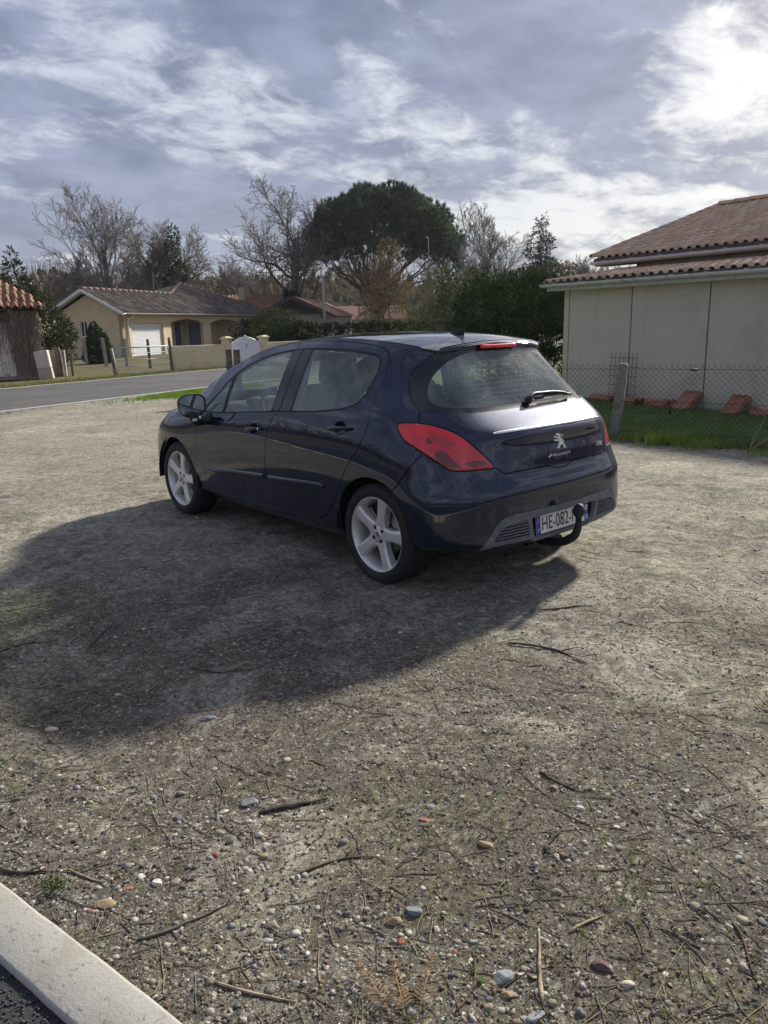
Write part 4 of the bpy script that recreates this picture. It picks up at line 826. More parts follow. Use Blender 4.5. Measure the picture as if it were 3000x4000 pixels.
def far_houses():
    # house with the brown gable and orange roof behind the bare tree
    cl = mat('far_house_render', (.40, .36, .30), .9, .12, 2); T = mat('far_orange_tiles', (.42, .215, .12), .85, .35, 2.5, second=(.27, .16, .10), sfac=(.45, .62), sscale=1.2); wd = mat('brown_timber', (.055, .04, .032), .85, .2)
    b = thing('gabled_house', 'house with orange tiled roof and brown timber gable behind the bare oak', 'house', (-6.9, 66, 0), RAD(-8))
    apex, ez, hw_ = 3.95, 2.35, 3.6
    MB().prism([(-hw_ + .5, 0), (hw_ - .5, 0), (hw_ - .5, 2.5), (0, apex - .25), (-hw_ + .5, 2.5)], 0, 9, axis=1).out('wall', cl, b)
    rf = MB().add([(-hw_, -1.2, ez), (0, -1.2, apex), (0, 9.3, apex), (-hw_ - .0, 9.3, ez)], [(0, 1, 2, 3)]).add([(0, -1.2, apex), (hw_, -1.2, ez), (hw_, 9.3, ez), (0, 9.3, apex)], [(0, 1, 2, 3)]).add([(-12, .8, 2.55), (-.4, .8, 2.55), (-.4, 5.0, 4.35), (-12, 5.0, 4.35)], [(0, 1, 2, 3)]).out('roof', T, b)
    mb = MB()
    for r in range(15):
        y = .8 + r*.29; z = 2.57 + r*.124
        for k in range(40): mb.tube([(-12 + k*.29, y - .05, z + .03), (-12 + k*.29, y + .27, z + .12)], .075, 4, cap=False)
    o = mb.out('roof_tiles', T, rf, smooth=True); o['kind'] = 'stuff'
    MB().prism([(-hw_, ez - .22), (0, apex - .22), (hw_, ez - .22), (hw_, ez + .02), (0, apex + .05), (-hw_, ez + .02)], -1.25, -1.18, axis=1).out('bargeboard', wd, b)
    for sx_ in (-1, 1): MB().tube([(sx_*2.2, -1.1, 2.85), (sx_*2.2, -.02, 2.2)], .06, 5).out('brace', wd, b)
    MB().prism([(-hw_ + .55, 2.5), (hw_ - .55, 2.5), (0, apex - .35)], -.06, -.02, axis=1).out('gable_boards', wd, b)
    MB().box((-5.6, 3.2, 4.45), (.55, .55, 1.1)).out('chimney', cl, b)
    b = thing('distant_house', 'distant low house with a pinkish tiled roof behind the brown bush', 'house', (-1.6, 82, 0), RAD(4)); MB().box((0, 2, 1.1), (9, 5, 2.2)).out('wall', cl, b)
    MB().add([(-5, -.8, 2.1), (5, -.8, 2.1), (4, 2, 3.5), (-4, 2, 3.5), (5, 4.8, 2.1), (-5, 4.8, 2.1)], [(0, 1, 2, 3), (3, 2, 4, 5), (1, 4, 2), (0, 3, 5)]).out('roof', mat('pink_tiles', (.33, .19, .15), .9, .2, 3), b)
    MB().box((1.4, 2.0, 3.7), (.4, .4, .8)).out('chimney', cl, b)
    b = thing('kiosk', 'small cream service building with a flat overhanging roof', 'kiosk', (3.9, 44.5, 0), RAD(-6)); MB().box((0, .8, .84), (1.45, 1.6, 1.70)).out('wall', mat('cream_kiosk', (.56, .52, .40), .9, .1, 4), b); MB().box((0, .7, 1.73), (1.85, 2.0, .09)).out('roof', WOODS['concrete'], b)
    for x in (-.28, .30): MB().box((x, -.03, .80), (.10, .05, 1.55)).out('door_frame', mat('brown_frame', (.17, .10, .07), .8, .1), b)
    t = thing('street_lamp', 'tall thin grey lamp post rising above the brown bush', 'street lamp', (3.15, 50, 0)); pm = mat('grey_pole', (.022, .024, .026), .7, .1)
    MB().tube([(0, 0, 0), (0, 0, 3), (0, 0, 6.7)], [.034, .030, .024], 8).out('pole', pm, t, smooth=True); MB().tube([(0, 0, 6.68), (-.25, -.1, 6.72), (-.62, -.2, 6.66)], [.04, .035, .03], 6).out('arm', pm, t, smooth=True); MB().box((-.72, -.22, 6.64), (.40, .18, .07)).out('lamp_head', pm, t, bevel=.02)
    t = thing('utility_pole', 'pale concrete pole standing left of the umbrella pine trunk', 'pole', (-4.3, 62, 0)); MB().tube([(0, 0, 0), (0, 0, 5.4)], [.12, .09], 8).out('pole', WOODS['concrete'], t, smooth=True); MB().box((0, 0, 5.2), (.9, .07, .07)).out('crossarm', pm, t)
# ------------------------------------------------------------------ lawn, hedges, trees
def tubes_np(A, B, ra, rb, n):
    """many straight frusta at once"""
    A, B = np.asarray(A), np.asarray(B); d = B - A; L = np.linalg.norm(d, axis=1)[:, None] + 1e-9; t = d/L
    up = np.where(np.abs(t[:, 2:3]) > .9, np.array([[1., 0, 0]]), np.array([[0, 0, 1.]])); x = np.cross(up, t); x /= np.linalg.norm(x, axis=1)[:, None] + 1e-9; y = np.cross(t, x)
    a = np.arange(n)*2*math.pi/n; o = np.cos(a)[None, :, None]*x[:, None] + np.sin(a)[None, :, None]*y[:, None]
    V = np.concatenate([A[:, None] + o*np.asarray(ra)[:, None, None], B[:, None] + o*np.asarray(rb)[:, None, None]], 1).reshape(-1, 3)
    k = np.arange(n); q = np.stack([k, (k + 1) % n, (k + 1) % n + n, k + n], 1); F = (q[None] + (np.arange(len(A))*2*n)[:, None, None]).reshape(-1, 4)
    return V, F
class Tree:
    def __init__(s, seed): s.r = np.random.default_rng(seed); s.seg = [[] for _ in range(6)]; s.tips = []
    def grow(s, p, d, L, r, lv, cfg):
        r_ = s.r; k = cfg['seg'][lv]; p = np.array(p, float); d = np.array(d, float); d /= np.linalg.norm(d); pts = [p.copy()]; dirs = [d.copy()]
        for i in range(k):
            d = d + r_.normal(0, cfg['bend'][lv], 3) + np.array([0, 0, cfg['up'][lv]]); d /= np.linalg.norm(d); q = p + d*L/k
            r0 = r*(1 - .75*i/k) if lv else r*(1 - .45*i/k); r1 = r*(1 - .75*(i + 1)/k) if lv else r*(1 - .45*(i + 1)/k)
            s.seg[lv].append((p, q, r0, r1)); p = q; pts.append(p.copy()); dirs.append(d.copy())
        s.tips.append((p, d, lv))
        if lv + 1 >= cfg['levels']: return
        n = cfg['n'][lv]; n = max(1, int(round(n*r_.uniform(.8, 1.2))))
        ph = r_.uniform(0, 6.28)
        for c in range(n):
            f = cfg['start'][lv] + (1 - cfg['start'][lv])*((c + r_.uniform(.1, .9))/n); f = min(f, .99); i = min(int(f*k), k - 1); u = f*k - i; b = pts[i]*(1 - u) + pts[i + 1]*u; dd = dirs[i + 1]
            ax = np.cross(dd, [.3, .2, 1.]) if abs(dd[2]) < .95 else np.array([1., 0, 0]); ax /= np.linalg.norm(ax); ay = np.cross(dd, ax); ph += 2.4 + r_.normal(0, .4); ang = RAD(cfg['ang'][lv])*r_.uniform(.7, 1.25)
            nd = dd*math.cos(ang) + (ax*math.cos(ph) + ay*math.sin(ph))*math.sin(ang)
            rr = r*(1 - .6*f)*cfg['rr'][lv]; LL = L*cfg['len'][lv]*r_.uniform(.65, 1.2)*(1 - cfg['taper'][lv]*f)
            s.grow(b, nd, LL, max(rr, .006), lv + 1, cfg)
    def build(s, name, label, cat, base, m, group=None, minr=.0, split=2, sides=(9, 6, 4, 3, 3, 3), twig_m=None):
        t = thing(name, label, cat, base, 0, group)
        for nm, lv0, lv1 in (('trunk', 0, split), ('crown', split, 6)):
            Vs, Fs, off = [], [], 0
            for lv in range(lv0, lv1):
                if not s.seg[lv]: continue
                A, B, ra, rb = (np.array(x) for x in zip(*s.seg[lv])); V, F = tubes_np(A, B, np.maximum(ra, minr), np.maximum(rb, minr*.7), sides[lv])
                q = F + off; Vs.append(V); Fs.append(np.concatenate([q]) ); off += len(V)
            if Vs: mesh(nm, np.concatenate(Vs), np.concatenate(Fs), twig_m if nm == 'crown' and twig_m else m, t)
        return t
CFG = dict(levels=5, seg=[7, 7, 5, 3, 2], bend=[.06, .11, .11, .10, .08], up=[.02, .05, .05, .04, .02], n=[12, 9, 8, 4], start=[.28, .15, .12, .1], ang=[46, 40, 38, 36], rr=[.38, .42, .48, .6], len=[.66, .56, .52, .50], taper=[.40, .35, .3, .3])
def bare_trees():
    bk = mat('winter_bark', (.105, .090, .077), .95, .3, 3, bump=.6, bscale=18); tw = mat('winter_twigs', (.185, .160, .143), .95, .2, 2); tw2 = mat('grey_twigs', (.15, .135, .128), .95, .2, 2)
    G_ = 'bare deciduous trees on the skyline'
    def T(seed, base, H, r, label, over=None, name='bare_tree', lean=(0, 0, 1), minr=.019, m2=tw, group=G_):
        c = dict(CFG); c.update(over or {}); t = Tree(seed); t.grow((0, 0, 0), lean, H*.62, r, 0, c); H = 1.57 + (H - 1.57)*.86; z = max(p[0][2] for p in t.tips); k = H/z
        for lv in range(6): t.seg[lv] = [(a*k, b*k, ra, rb) for a, b, ra, rb in t.seg[lv]]
        return t.build(name, label, 'tree', base, bk, group, minr, twig_m=m2)
    gnarl = dict(bend=[.035, .20, .17, .14, .10], up=[.06, .10, .07, .05, .02], n=[15, 10, 8, 5], start=[.25, .15, .12, .1], ang=[60, 46, 42, 38], len=[.80, .55, .50, .50], rr=[.44, .44, .46, .6])
    vase = dict(start=[.14, .15, .12, .1], ang=[34, 32, 34, 34], len=[.88, .58, .50, .50], n=[15, 9, 8, 5], rr=[.34, .42, .48, .6], up=[.02, .04, .05, .05, .03])
    T(6, (-7.6, 70, 0), 16.3, .50, 'gnarled bare oak left of the umbrella pine with a crooked low limb', gnarl)
    T(17, (-13.2, 76, 0), 9.5, .22, 'small bare tree left of the gnarled oak', dict(vase, ang=[40, 36, 36, 36]))
    T(5, (11.2, 80, 0), 15.6, .30, 'tall bare tree right of the umbrella pine', vase)
    T(29, (7.8, 84, 0), 14.0, .24, 'slim bare tree half hidden by the right side of the umbrella pine', vase)
    T(8, (-23.5, 72, 0), 15.8, .30, 'tallest bare tree behind the beige house', dict(vase, ang=[30, 30, 32, 34], len=[.9, .58, .5, .5]))
    T(12, (-21.6, 75, 0), 13.6, .42, 'broad bare tree with contorted limbs behind the ridge of the beige house', dict(gnarl, n=[13, 9, 8, 4]))
    T(31, (-24.6, 70, 0), 9.6, .20, 'leaning bare tree at the left end of the skyline group', dict(vase, ang=[46, 36, 36, 36]), lean=(-.4, 0, 1))
    T(37, (-20.2, 78, 0), 13.4, .22, 'bare tree at the right end of the group behind the beige house', vase)
    T(41, (-36.2, 74, 0), 9.0, .20, 'bare tree at the far left edge above the shed', vase)
    T(44, (21.5, 82, 0), 9.2, .17, 'low bare tree beside the roof of the rendered building', dict(vase, ang=[42, 36, 36, 36], levels=5), m2=tw2)
    T(47, (13.6, 92, 0), 9.5, .22, 'bare tree behind the dark conifer', gnarl)
    T(53, (-1.5, 96, 0), 15.0, .2, 'bare tree whose tips show above the left of the umbrella pine', vase)
    sh = dict(levels=4, start=[.05, .15, .15], ang=[50, 45, 45], n=[14, 6, 5], len=[1.1, .5, .4], seg=[4, 5, 4, 3], up=[.02, .1, .08, .04])
    T(61, (-13.9, 39.0, 0), 1.35, .05, 'bare tangled shrub under the house window', sh, name='bare_shrub', group=None, minr=.006)
    T(63, (-4.2, 44, 0), 2.3, .05, 'reddish bare shrub in front of the dark hedge', sh, name='bare_shrub', group=None, minr=.006, m2=mat('red_twigs', (.15, .075, .05), .9, .2, 3))
    # dry weed stems by the fence
    P, R, Cc = [], [], []; rng = np.random.default_rng(3)
    for k in range(46):
        x, y = 3.42 + rng.normal(0, .10), 9.93 + rng.normal(0, .06); h = rng.uniform(.12, .30); P.append([(x, y, 0), (x + rng.normal(0, .03), y + rng.normal(0, .03), h*.6), (x + rng.normal(0, .07), y + rng.normal(0, .05), h)]); R.append([.002, .0016, .001]); Cc.append(np.array((.20, .125, .075))*rng.uniform(.7, 1.2))
    o = ribbon_stuff('dry_weed', P, R, Cc, M_WOOD, 4, None, kind=None); tag(o, 'dry brown weed standing right of the concrete fence post', 'plant')
    P, R, Cc = [], [], []
    for (dx, dy, h) in ((.28, .1, .62), (.42, -.05, .40), (.10, .05, .30), (.52, .1, .33)):
        P.append([(4.34, 8.95, 0), (4.34 + dx*.45, 8.95 + dy*.5, h*.4), (4.34 + dx*.8, 8.95 + dy, h*.72), (4.34 + dx, 8.95 + dy, h)]); R.append([.006, .005, .0035, .002]); Cc.append((.30, .25, .17))
    o = ribbon_stuff('bare_sapling', P, R, Cc, M_WOOD, 5, None, kind=None); tag(o, 'pale bare sapling shoot at the foot of the fence on the right', 'plant')
def leaves_at(pos, nrm, size, asp, cols, rng, name, parent, m=None, curl=.0, droop=0.0):
    """two triangle leaves: pos (n,3), outward nrm, length size"""
    n = len(pos); d = nrm + rng.normal(0, .75, (n, 3)); d[:, 2] -= droop; d /= np.linalg.norm(d, axis=1)[:, None] + 1e-9; s = np.cross(d, rng.normal(size=(n, 3))); s /= np.linalg.norm(s, axis=1)[:, None] + 1e-9
    sz = np.asarray(size)[:, None]; w = sz*asp/2
    V = np.stack([pos, pos + d*sz*.45 + s*w, pos + d*sz, pos + d*sz*.45 - s*w], 1).reshape(-1, 3); i = (np.arange(n)*4)[:, None]; F = i + np.array([0, 1, 2, 3])
    return mesh(name, V, F, m or M_LEAF, parent, attr={'tint': np.repeat(cols, 4, 0)}, smooth=False)
def blob_points(rng, n, blobs, shell=.5):
    """points in overlapping ellipsoid clumps -> pos, outward"""
    B = np.array([b for b in blobs], float); vol = (B[:, 3]*B[:, 4]*B[:, 5])**(2/3); k = rng.choice(len(B), n, p=vol/vol.sum()); d = rng.normal(size=(n, 3)); d /= np.linalg.norm(d, axis=1)[:, None]; r = (1 - shell*rng.random(n)**1.6)[:, None]
    pos = B[k, :3] + d*B[k, 3:6]*r; inside = np.zeros(n, bool)
    for b in B: inside |= ((((pos - b[:3])/b[3:6])**2).sum(1) < .42)
    return pos[~inside], d[~inside], k[~inside]
def greens(rng, n, a, b): return np.array(a) + (np.array(b) - np.array(a))*rng.random((n, 1))
def leafy(name, label, cat, base, blobs, n, size, asp, ca, cb, seed, stems=None, group=None, shell=.45, droop=0., bark=None, m=None):
    rng = np.random.default_rng(seed); t = thing(name, label, cat, base, 0, group); p, d, k = blob_points(rng, n, blobs, shell); ok = p[:, 2] > .02; p, d = p[ok], d[ok]
    tone = .75 + .5*rng.random(len(blobs)); c = greens(rng, len(p), ca, cb)*tone[k[ok]][:, None]
    leaves_at(p, d, rng.uniform(size[0], size[1], len(p)), asp, c, rng, 'foliage', t, m, droop=droop)
    bk = bark or BARK()
    mb = MB()
    for s in (stems or [[(0, 0, 0), (0, 0, max(b[2] for b in blobs))]]): mb.tube(s, np.linspace(.05, .02, len(s)) if stems is None else np.linspace(*STEMR, len(s)), 6)
    mb.out('trunk', bk, t, smooth=True); return t
STEMR = (.08, .03); _B = {}
def BARK():
    if 'b' not in _B: _B['b'] = mat('dark_bark', (.06, .05, .042), .95, .3, 5, bump=.5, bscale=20)
    return _B['b']
def umbrella_pine():
    rng = np.random.default_rng(77); t = thing('umbrella_pine', 'big umbrella pine with a broad dark crown in the middle of the skyline', 'tree', (.1, 75, 0)); bk = mat('pine_bark', (.085, .062, .05), .95, .35, 2, bump=.6, bscale=8)
    cx, cz, RX_, RZ = .15, 9.5, 7.0, 4.1
    V = []
    tr = MB(); tr.tube(smoothpts([(-.6, 0, 0), (-.5, 0, 1.5), (-.4, .1, 3.0)], 3), np.linspace(.62, .50, 7), 10); tr.out('trunk', bk, t, smooth=True)
    # limbs fan out of the low fork
    tips = []
    for k in range(30):
        a = k*2.399; rr = math.sqrt((k + .5)/30); tx, ty = cx + RX_*.80*rr*math.cos(a), RX_*.80*rr*math.sin(a); tz = 8.6 - 2.6*rr**2 + rng.uniform(-.3, .6); p0 = np.array((-.45 + rng.normal(0, .15), rng.normal(0, .15), rng.uniform(1.2, 3.0)))
        mid = np.array((p0[0] + (tx - p0[0])*.38, ty*.36, p0[2] + (tz - p0[2])*.55)); P = smoothpts([p0, mid, (tx, ty, tz)], 5); P[1:-1] += rng.normal(0, .10, (len(P) - 2, 3)); R0 = rng.uniform(.13, .22)
        MB().tube(P, np.linspace(R0, .05, len(P)), 6).out('limb', bk, t, smooth=True); tips.append(P)
    A, B, ra, rb = [], [], [], []
    for P in tips:
        for q in range(12):
            i = rng.integers(3, len(P)); p = P[i]; d = rng.normal(0, .5, 3) + np.array([p[0]*.09, p[1]*.09, .75]); L = rng.uniform(.8, 2.2); A.append(p); B.append(p + d*L*.8); ra.append(.035); rb.append(.018)
            for w in range(3): e = B[-1] if w == 0 else A[-1] + (B[-1] - A[-1])*rng.uniform(.3, .9); 
    V, F = tubes_np(A, B, np.array(ra), np.array(rb), 4); mesh('branchlets', V, F, bk, t)['kind'] = 'stuff'
    # needle tufts: dome shell, flat underneath, lobed outline
    n = 7600; d = rng.normal(size=(n*2, 3)); d /= np.linalg.norm(d, axis=1)[:, None]; d = d[d[:, 2] > -.30][:n]; n = len(d)
    az = np.arctan2(d[:, 1], d[:, 0]); el = d[:, 2]
    lob = 1 + .055*np.sin(az*7 + 3*el) + .05*np.sin(az*11 + 1.3 + 5*el) + .045*np.sin(el*14 + az*5) + rng.normal(0, .022, n); dep = 1 - .30*rng.random(n)**1.7
    pos = np.stack([cx + RX_*d[:, 0]*lob*dep, RX_*d[:, 1]*lob*dep, cz + np.where(d[:, 2] > 0, RZ, RZ*1.15)*d[:, 2]*lob*dep], 1)
    pos[:, 2] -= .055*np.abs(pos[:, 0] - cx)**1.4
    nb = 16; up = d*.8 + np.array([0, 0, .55]); P = np.repeat(pos, nb, 0); D = np.repeat(up, nb, 0); c0 = greens(rng, n, (.040, .064, .048), (.092, .122, .080))*(.65 + .6*np.clip(.5 + vnoise(pos[:, 0], pos[:, 2], .55), 0, 1))[:, None]; c = np.repeat(c0, nb, 0)*rng.uniform(.8, 1.2, (n*nb, 1))
    N_ = len(P); dd = D + rng.normal(0, .62, (N_, 3)); dd /= np.linalg.norm(dd, axis=1)[:, None]; L = rng.uniform(.28, .52, N_)[:, None]; s = np.cross(dd, rng.normal(size=(N_, 3))); s /= np.linalg.norm(s, axis=1)[:, None]
    V = np.stack([P - s*.045, P + s*.045, P + dd*L], 1).reshape(-1, 3); F = np.arange(N_*3).reshape(-1, 3); mesh('crown', V, F, M_LEAF, t, attr={'tint': np.repeat(c, 3, 0)}, smooth=False)
def evergreens():
    global STEMR
    # big laurel hedge beside the rendered building
    rng = np.random.default_rng(1)
    bl = [(x + rng.normal(0, .08), y + rng.normal(0, .1), z + rng.normal(0, .1), .62, .60, .60) for x in np.arange(-1.0, 1.5, .62) for y in (-.3, .6) for z in (.5, 1.1, 1.7, 2.15 - .25*abs(x))]
    STEMR = (.07, .03)
    leafy('laurel_bush', 'tall dark glossy laurel bush at the left end of the rendered building', 'bush', (3.55, 19.3, 0), bl, 40000, (.08, .14), .42, (.021, .040, .019), (.058, .090, .038), 5, stems=[[(-.6, 0, 0), (-.6, 0, 2)], [(.2, .1, 0), (.3, 0, 2.2)], [(1, 0, 0), (1.1, 0, 2)]], m=M_GLOSS)
    bl = [(x, rng.normal(0, .15), z, .75, .6, .62) for x in np.arange(-4.4, 7.5, .8) for z in (.45, 1.05)]
    bl = [(a, b, c + rng.normal(0, .08), d, e, f) for a, b, c, d, e, f in bl]
    leafy('clipped_hedge', 'long dark green hedge behind the roof of the car', 'hedge', (-1.2, 40.5, 0), bl, 30000, (.11, .22), .5, (.010, .022, .009), (.032, .052, .020), 6, stems=[[(x, 0, 0), (x, 0, 1.2)] for x in range(-4, 8, 2)])
    bl = [(x, rng.normal(0, .2), z + rng.normal(0, .1), .8, .7, .75) for x in np.arange(-.8, .9, .7) for z in (.5, 1.2, 1.7)]
    leafy('privet_bush', 'loose olive green bush in front of the right end of the beige house', 'bush', (-5.75, 44.5, 0), bl, 9500, (.09, .18), .45, (.034, .046, .022), (.070, .082, .042), 7, stems=[[(0, 0, 0), (.2, 0, 1.6)], [(.5, 0, 0), (.6, 0, 1.5)]])
    bl = [(x, 1 + rng.normal(0, .2), z + rng.normal(0, .1), 1.0, .8, .8) for x in np.arange(-2.6, 2.7, .8) for z in (.6, 1.4)]
    leafy('dark_shrub', 'dark evergreen shrubs under the right arch of the beige house', 'bush', (-9.3, 62, 0), bl, 9000, (.14, .26), .5, (.012, .024, .012), (.030, .05, .02), 8)
    # loquat like evergreen by the shed
    bl = [(0, 0, 1.2, .95, .9, .9), (.45, -.2, 1.7, .85, .8, .7), (-.5, .1, 1.9, .85, .8, .8), (.2, 0, 2.4, .65, .6, .6), (-.35, .1, 2.75, .55, .5, .6), (-.55, .1, 3.25, .45, .45, .55), (-.75, .1, 3.8, .34, .34, .6), (-.78, .1, 4.35, .20, .2, .38), (.9, -.1, 1.45, .55, .5, .5), (.8, -.3, .9, .6, .6, .6)]
    STEMR = (.10, .03)
    leafy('broad_leaved_evergreen', 'evergreen tree with pale edged leaves and a narrow top rising behind the shed', 'tree', (-13.5, 31.2, 0), bl, 7800, (.16, .30), .30, (.030, .046, .020), (.115, .135, .065), 9, stems=[[(0, 0, 0), (0, 0, 1.4), (-.4, 0, 2.6), (-.75, .1, 4.3)], [(0, 0, .4), (.7, -.1, 1.5)]], shell=.75, m=M_GLOSS, droop=.2)
    # small round conifer in front of the house
    bl = [(0, 0, .35, .75, .7, .40), (0, 0, .75, .66, .6, .45), (.02, 0, 1.15, .50, .5, .40), (-.06, 0, 1.5, .32, .32, .34), (-.10, 0, 1.78, .16, .16, .22)]
    leafy('conifer_shrub', 'dense dark conifer shrub in front of the beige gable wall', 'bush', (-13.9, 38.6, 0), bl, 9000, (.07, .14), .5, (.014, .034, .014), (.040, .075, .030), 10)
    # ivy clad conifer behind the house
    bl = [(rng.normal(0, .25), rng.normal(0, .25), z, 1.5*(1 - z/11.5) + .25, 1.3*(1 - z/11.5) + .25, .8) for z in np.arange(1, 10.2, .62)]
    STEMR = (.2, .04)
    leafy('dark_conifer', 'narrow dark ragged conifer behind the right part of the beige house roof', 'tree', (-18.3, 72, 0), bl, 9500, (.22, .44), .35, (.022, .032, .022), (.050, .058, .040), 11, shell=.7)
    # spreading dark conifer at right
    bl = []
    for z in np.arange(2.2, 9.8, .62):
        rr = 2.9*(1 - (z/11.0)**1.4); 
        for q in range(5): a = rng.uniform(0, 6.28); bl.append((rr*.62*math.cos(a) + .12*z*.15, rr*.62*math.sin(a), z + rng.normal(0, .2), rr*.45 + .12, rr*.45 + .12, .30))
    bl.append((.35, 0, 10.0, .25, .25, .5))
    leafy('blue_cedar', 'dark spreading cedar left of the rendered building roof', 'tree', (14.2, 70, 0), bl, 16000, (.20, .38), .28, (.014, .028, .022), (.038, .058, .044), 12, shell=.8)
    # brown winter cypress
    bl = [(rng.normal(0, .45)*(1 - z/6.2), rng.normal(0, .4)*(1 - z/6.2), z, 1.55*(1 - (z/6.6)**1.5) + .12, 1.3*(1 - (z/6.6)**1.5) + .12, .55) for z in np.arange(.4, 5.6, .30)]
    STEMR = (.10, .02)
    leafy('brown_cypress', 'feathery russet brown conifer behind the middle of the car roof', 'tree', (.55, 43, 0), bl, 26000, (.10, .26), .16, (.10, .074, .052), (.20, .152, .105), 13, shell=.95)
    # willow/bamboo mass
    bl = [(x, rng.normal(0, .4), z + rng.normal(0, .15), .9, .9, .8) for x in np.arange(-1.7, 1.8, .8) for z in (.7, 1.5, 2.3, 3.0 - .25*x) if not (z > 2.2 and abs(x) > 1.4)]
    leafy('bamboo_clump', 'grey green bamboo thicket between the brown conifer and the laurel bush', 'bush', (3.75, 37, 0), bl, 26000, (.12, .30), .14, (.055, .066, .034), (.125, .130, .070), 14, stems=[[(x, 0, 0), (x, 0, 2.8)] for x in (-1.2, -.4, .4, 1.2)], shell=.8)
    bl = [(x, rng.normal(0, .4), z + rng.normal(0, .15), 1.1, 1.0, .9) for x in np.arange(-2.2, 2.3, .9) for z in (.8, 1.8, 2.7)]
    leafy('dark_thicket', 'dark evergreen thicket left of the laurel bush behind the aerial', 'bush', (5.6, 31.5, 0), bl, 18000, (.12, .24), .3, (.020, .032, .017), (.048, .064, .032), 15, shell=.7)
    bl = [(x, 0, .55, .7, .6, .5) for x in np.arange(-1.0, 1.1, .6)]
    leafy('low_bush', 'low pale green bush right of the service kiosk', 'bush', (5.2, 34, 0), bl, 3500, (.10, .18), .4, (.06, .075, .04), (.11, .12, .07), 16)
    # background pines, left of the oak
    G_ = 'pines in the distant tree line'
    for k, (px_, y, h, w, lab) in enumerate(((-30, 128, 9.6, 3.2, 'rounded distant pine just right of the beige house roof'), (-24, 132, 10.2, 3.0, 'second distant pine right of the beige house roof'), (-13.5, 135, 9.4, 4.2, 'distant pine mass behind the gnarled oak'), (-6.0, 138, 11.2, 2.6, 'distant pine crown between the oak and the umbrella pine'), (22, 105, 9.0, 4.5, 'reddish brown tree mass left of the cedar'))):
        red = 'reddish' in lab
        bl = [(rng.normal(0, w*.42), rng.normal(0, w*.3), h*.72 + rng.normal(0, h*.10), w*.55, w*.5, h*.17) for q in range(7)]
        leafy('distant_pine' if not red else 'russet_tree', lab, 'tree', (px_, y, 0), bl, 5200, (.35, .7), .35, (.10, .07, .055) if red else (.022, .036, .022), (.16, .115, .09) if red else (.05, .066, .04), 30 + k, group=None if red else G_, shell=.7)
def ivy():
    rng = np.random.default_rng(4); n = 5200; z = rng.uniform(.2, 4.6, n)**1.0; a = rng.uniform(0, 6.28, n); r = .50 + rng.uniform(-.05, .28, n)*(1 - z/9); pos = np.stack([-7.6 + r*np.cos(a), 70 + r*np.sin(a), z], 1); nrm = np.stack([np.cos(a), np.sin(a), 0*a], 1)
    o = leaves_at(pos, nrm, rng.uniform(.15, .3, n), .8, greens(rng, n, (.014, .024, .012), (.04, .055, .025)), rng, 'ivy', None); tag(o, 'ivy covering the trunk of the gnarled bare oak', 'ivy')
def woodland():
    rng = np.random.default_rng(15); n = 52000
    a = np.concatenate([rng.uniform(-42, 42, int(n*.72)), rng.uniform(42, 318, n - int(n*.72))]); d = np.where(np.abs(a) < 43, rng.uniform(112, 165, n), rng.uniform(95, 130, n)); x = d*np.sin(np.radians(a)); y = d*np.cos(np.radians(a))
    top = np.where(np.abs(a) < 43, 8.2 + 2.2*vnoise(a*1.0, 0*a, .45) + 1.6*vnoise(a, 0*a + 3, 1.7), 11.0 + 5*vnoise(a, 0*a, .12)) - np.where((a > 4) & (a < 43), .8, 0)
    z = top*rng.random(n)**.85; k = rng.random(n); L = np.where(k < .72, rng.uniform(1.0, 3.4, n), rng.uniform(.5, 1.1, n)); w = np.where(k < .72, rng.uniform(.03, .12, n), rng.uniform(.5, .9, n)); bh = np.abs(a) > 43; L = np.where(bh, L*.55, L); w = np.where(bh, np.minimum(w, .30)*.8, w)
    z = np.minimum(z, top - L*.4); z = np.where(bh, 0, z); L = np.where(bh, top*(.30 + .62*rng.random(n)**1.5), L); w = np.where(bh, rng.uniform(.06, .22, n), w)
    c = np.where((k < .72)[:, None], greens(rng, n, (.10, .070, .058), (.17, .125, .105)), greens(rng, n, (.030, .042, .026), (.075, .078, .05)))
    t = np.radians(a) + rng.normal(0, .5, n); s = np.stack([np.cos(t), -np.sin(t), 0*t], 1); up = np.stack([rng.normal(0, .18, n), rng.normal(0, .18, n), np.ones(n)], 1); P = np.stack([x, y, np.maximum(z, 0)], 1)
    V = np.stack([P - s*w[:, None]/2, P + s*w[:, None]/2, P + up*L[:, None] + s*w[:, None]*.3, P + up*L[:, None] - s*w[:, None]*.3], 1).reshape(-1, 3); F = np.arange(n*4).reshape(-1, 4)
    o = mesh('woodland', V, F, M_LEAF, attr={'tint': np.repeat(c, 4, 0)}, smooth=False); tag(o, 'far winter woodland along the horizon', kind='stuff')
    # wooded rise that closes the gaps between the stems
    aa = np.radians(np.arange(-180, 181, 1.5)); V = []; F = []; 
    hh = 5.2 + 1.6*np.array([vnoise(math.degrees(q), 0, .3) for q in aa]) + 1.0*np.array([vnoise(math.degrees(q), 5, .9) for q in aa]); dd = np.where(np.abs(np.degrees(aa)) < 44, 172, 135)
    for q, h, d0 in zip(aa, hh, dd): V += [(d0*.96*math.sin(q), d0*.96*math.cos(q), -.5), (d0*1.0*math.sin(q), d0*1.0*math.cos(q), h), (d0*1.5*math.sin(q), d0*1.5*math.cos(q), h*.9)]
    for i in range(len(aa) - 1):
        for j in range(2): F.append((3*i + j, 3*i + 3 + j, 3*i + 4 + j, 3*i + 1 + j))
    o = mesh('hills', V, F, mat('wooded_rise', (.10, .075, .062), 1.0, .5, .35, bump=.0, second=(.055, .055, .04), sfac=(.42, .6), sscale=.12, detail=8), smooth=False); tag(o, 'low wooded rise on the horizon', kind='structure')
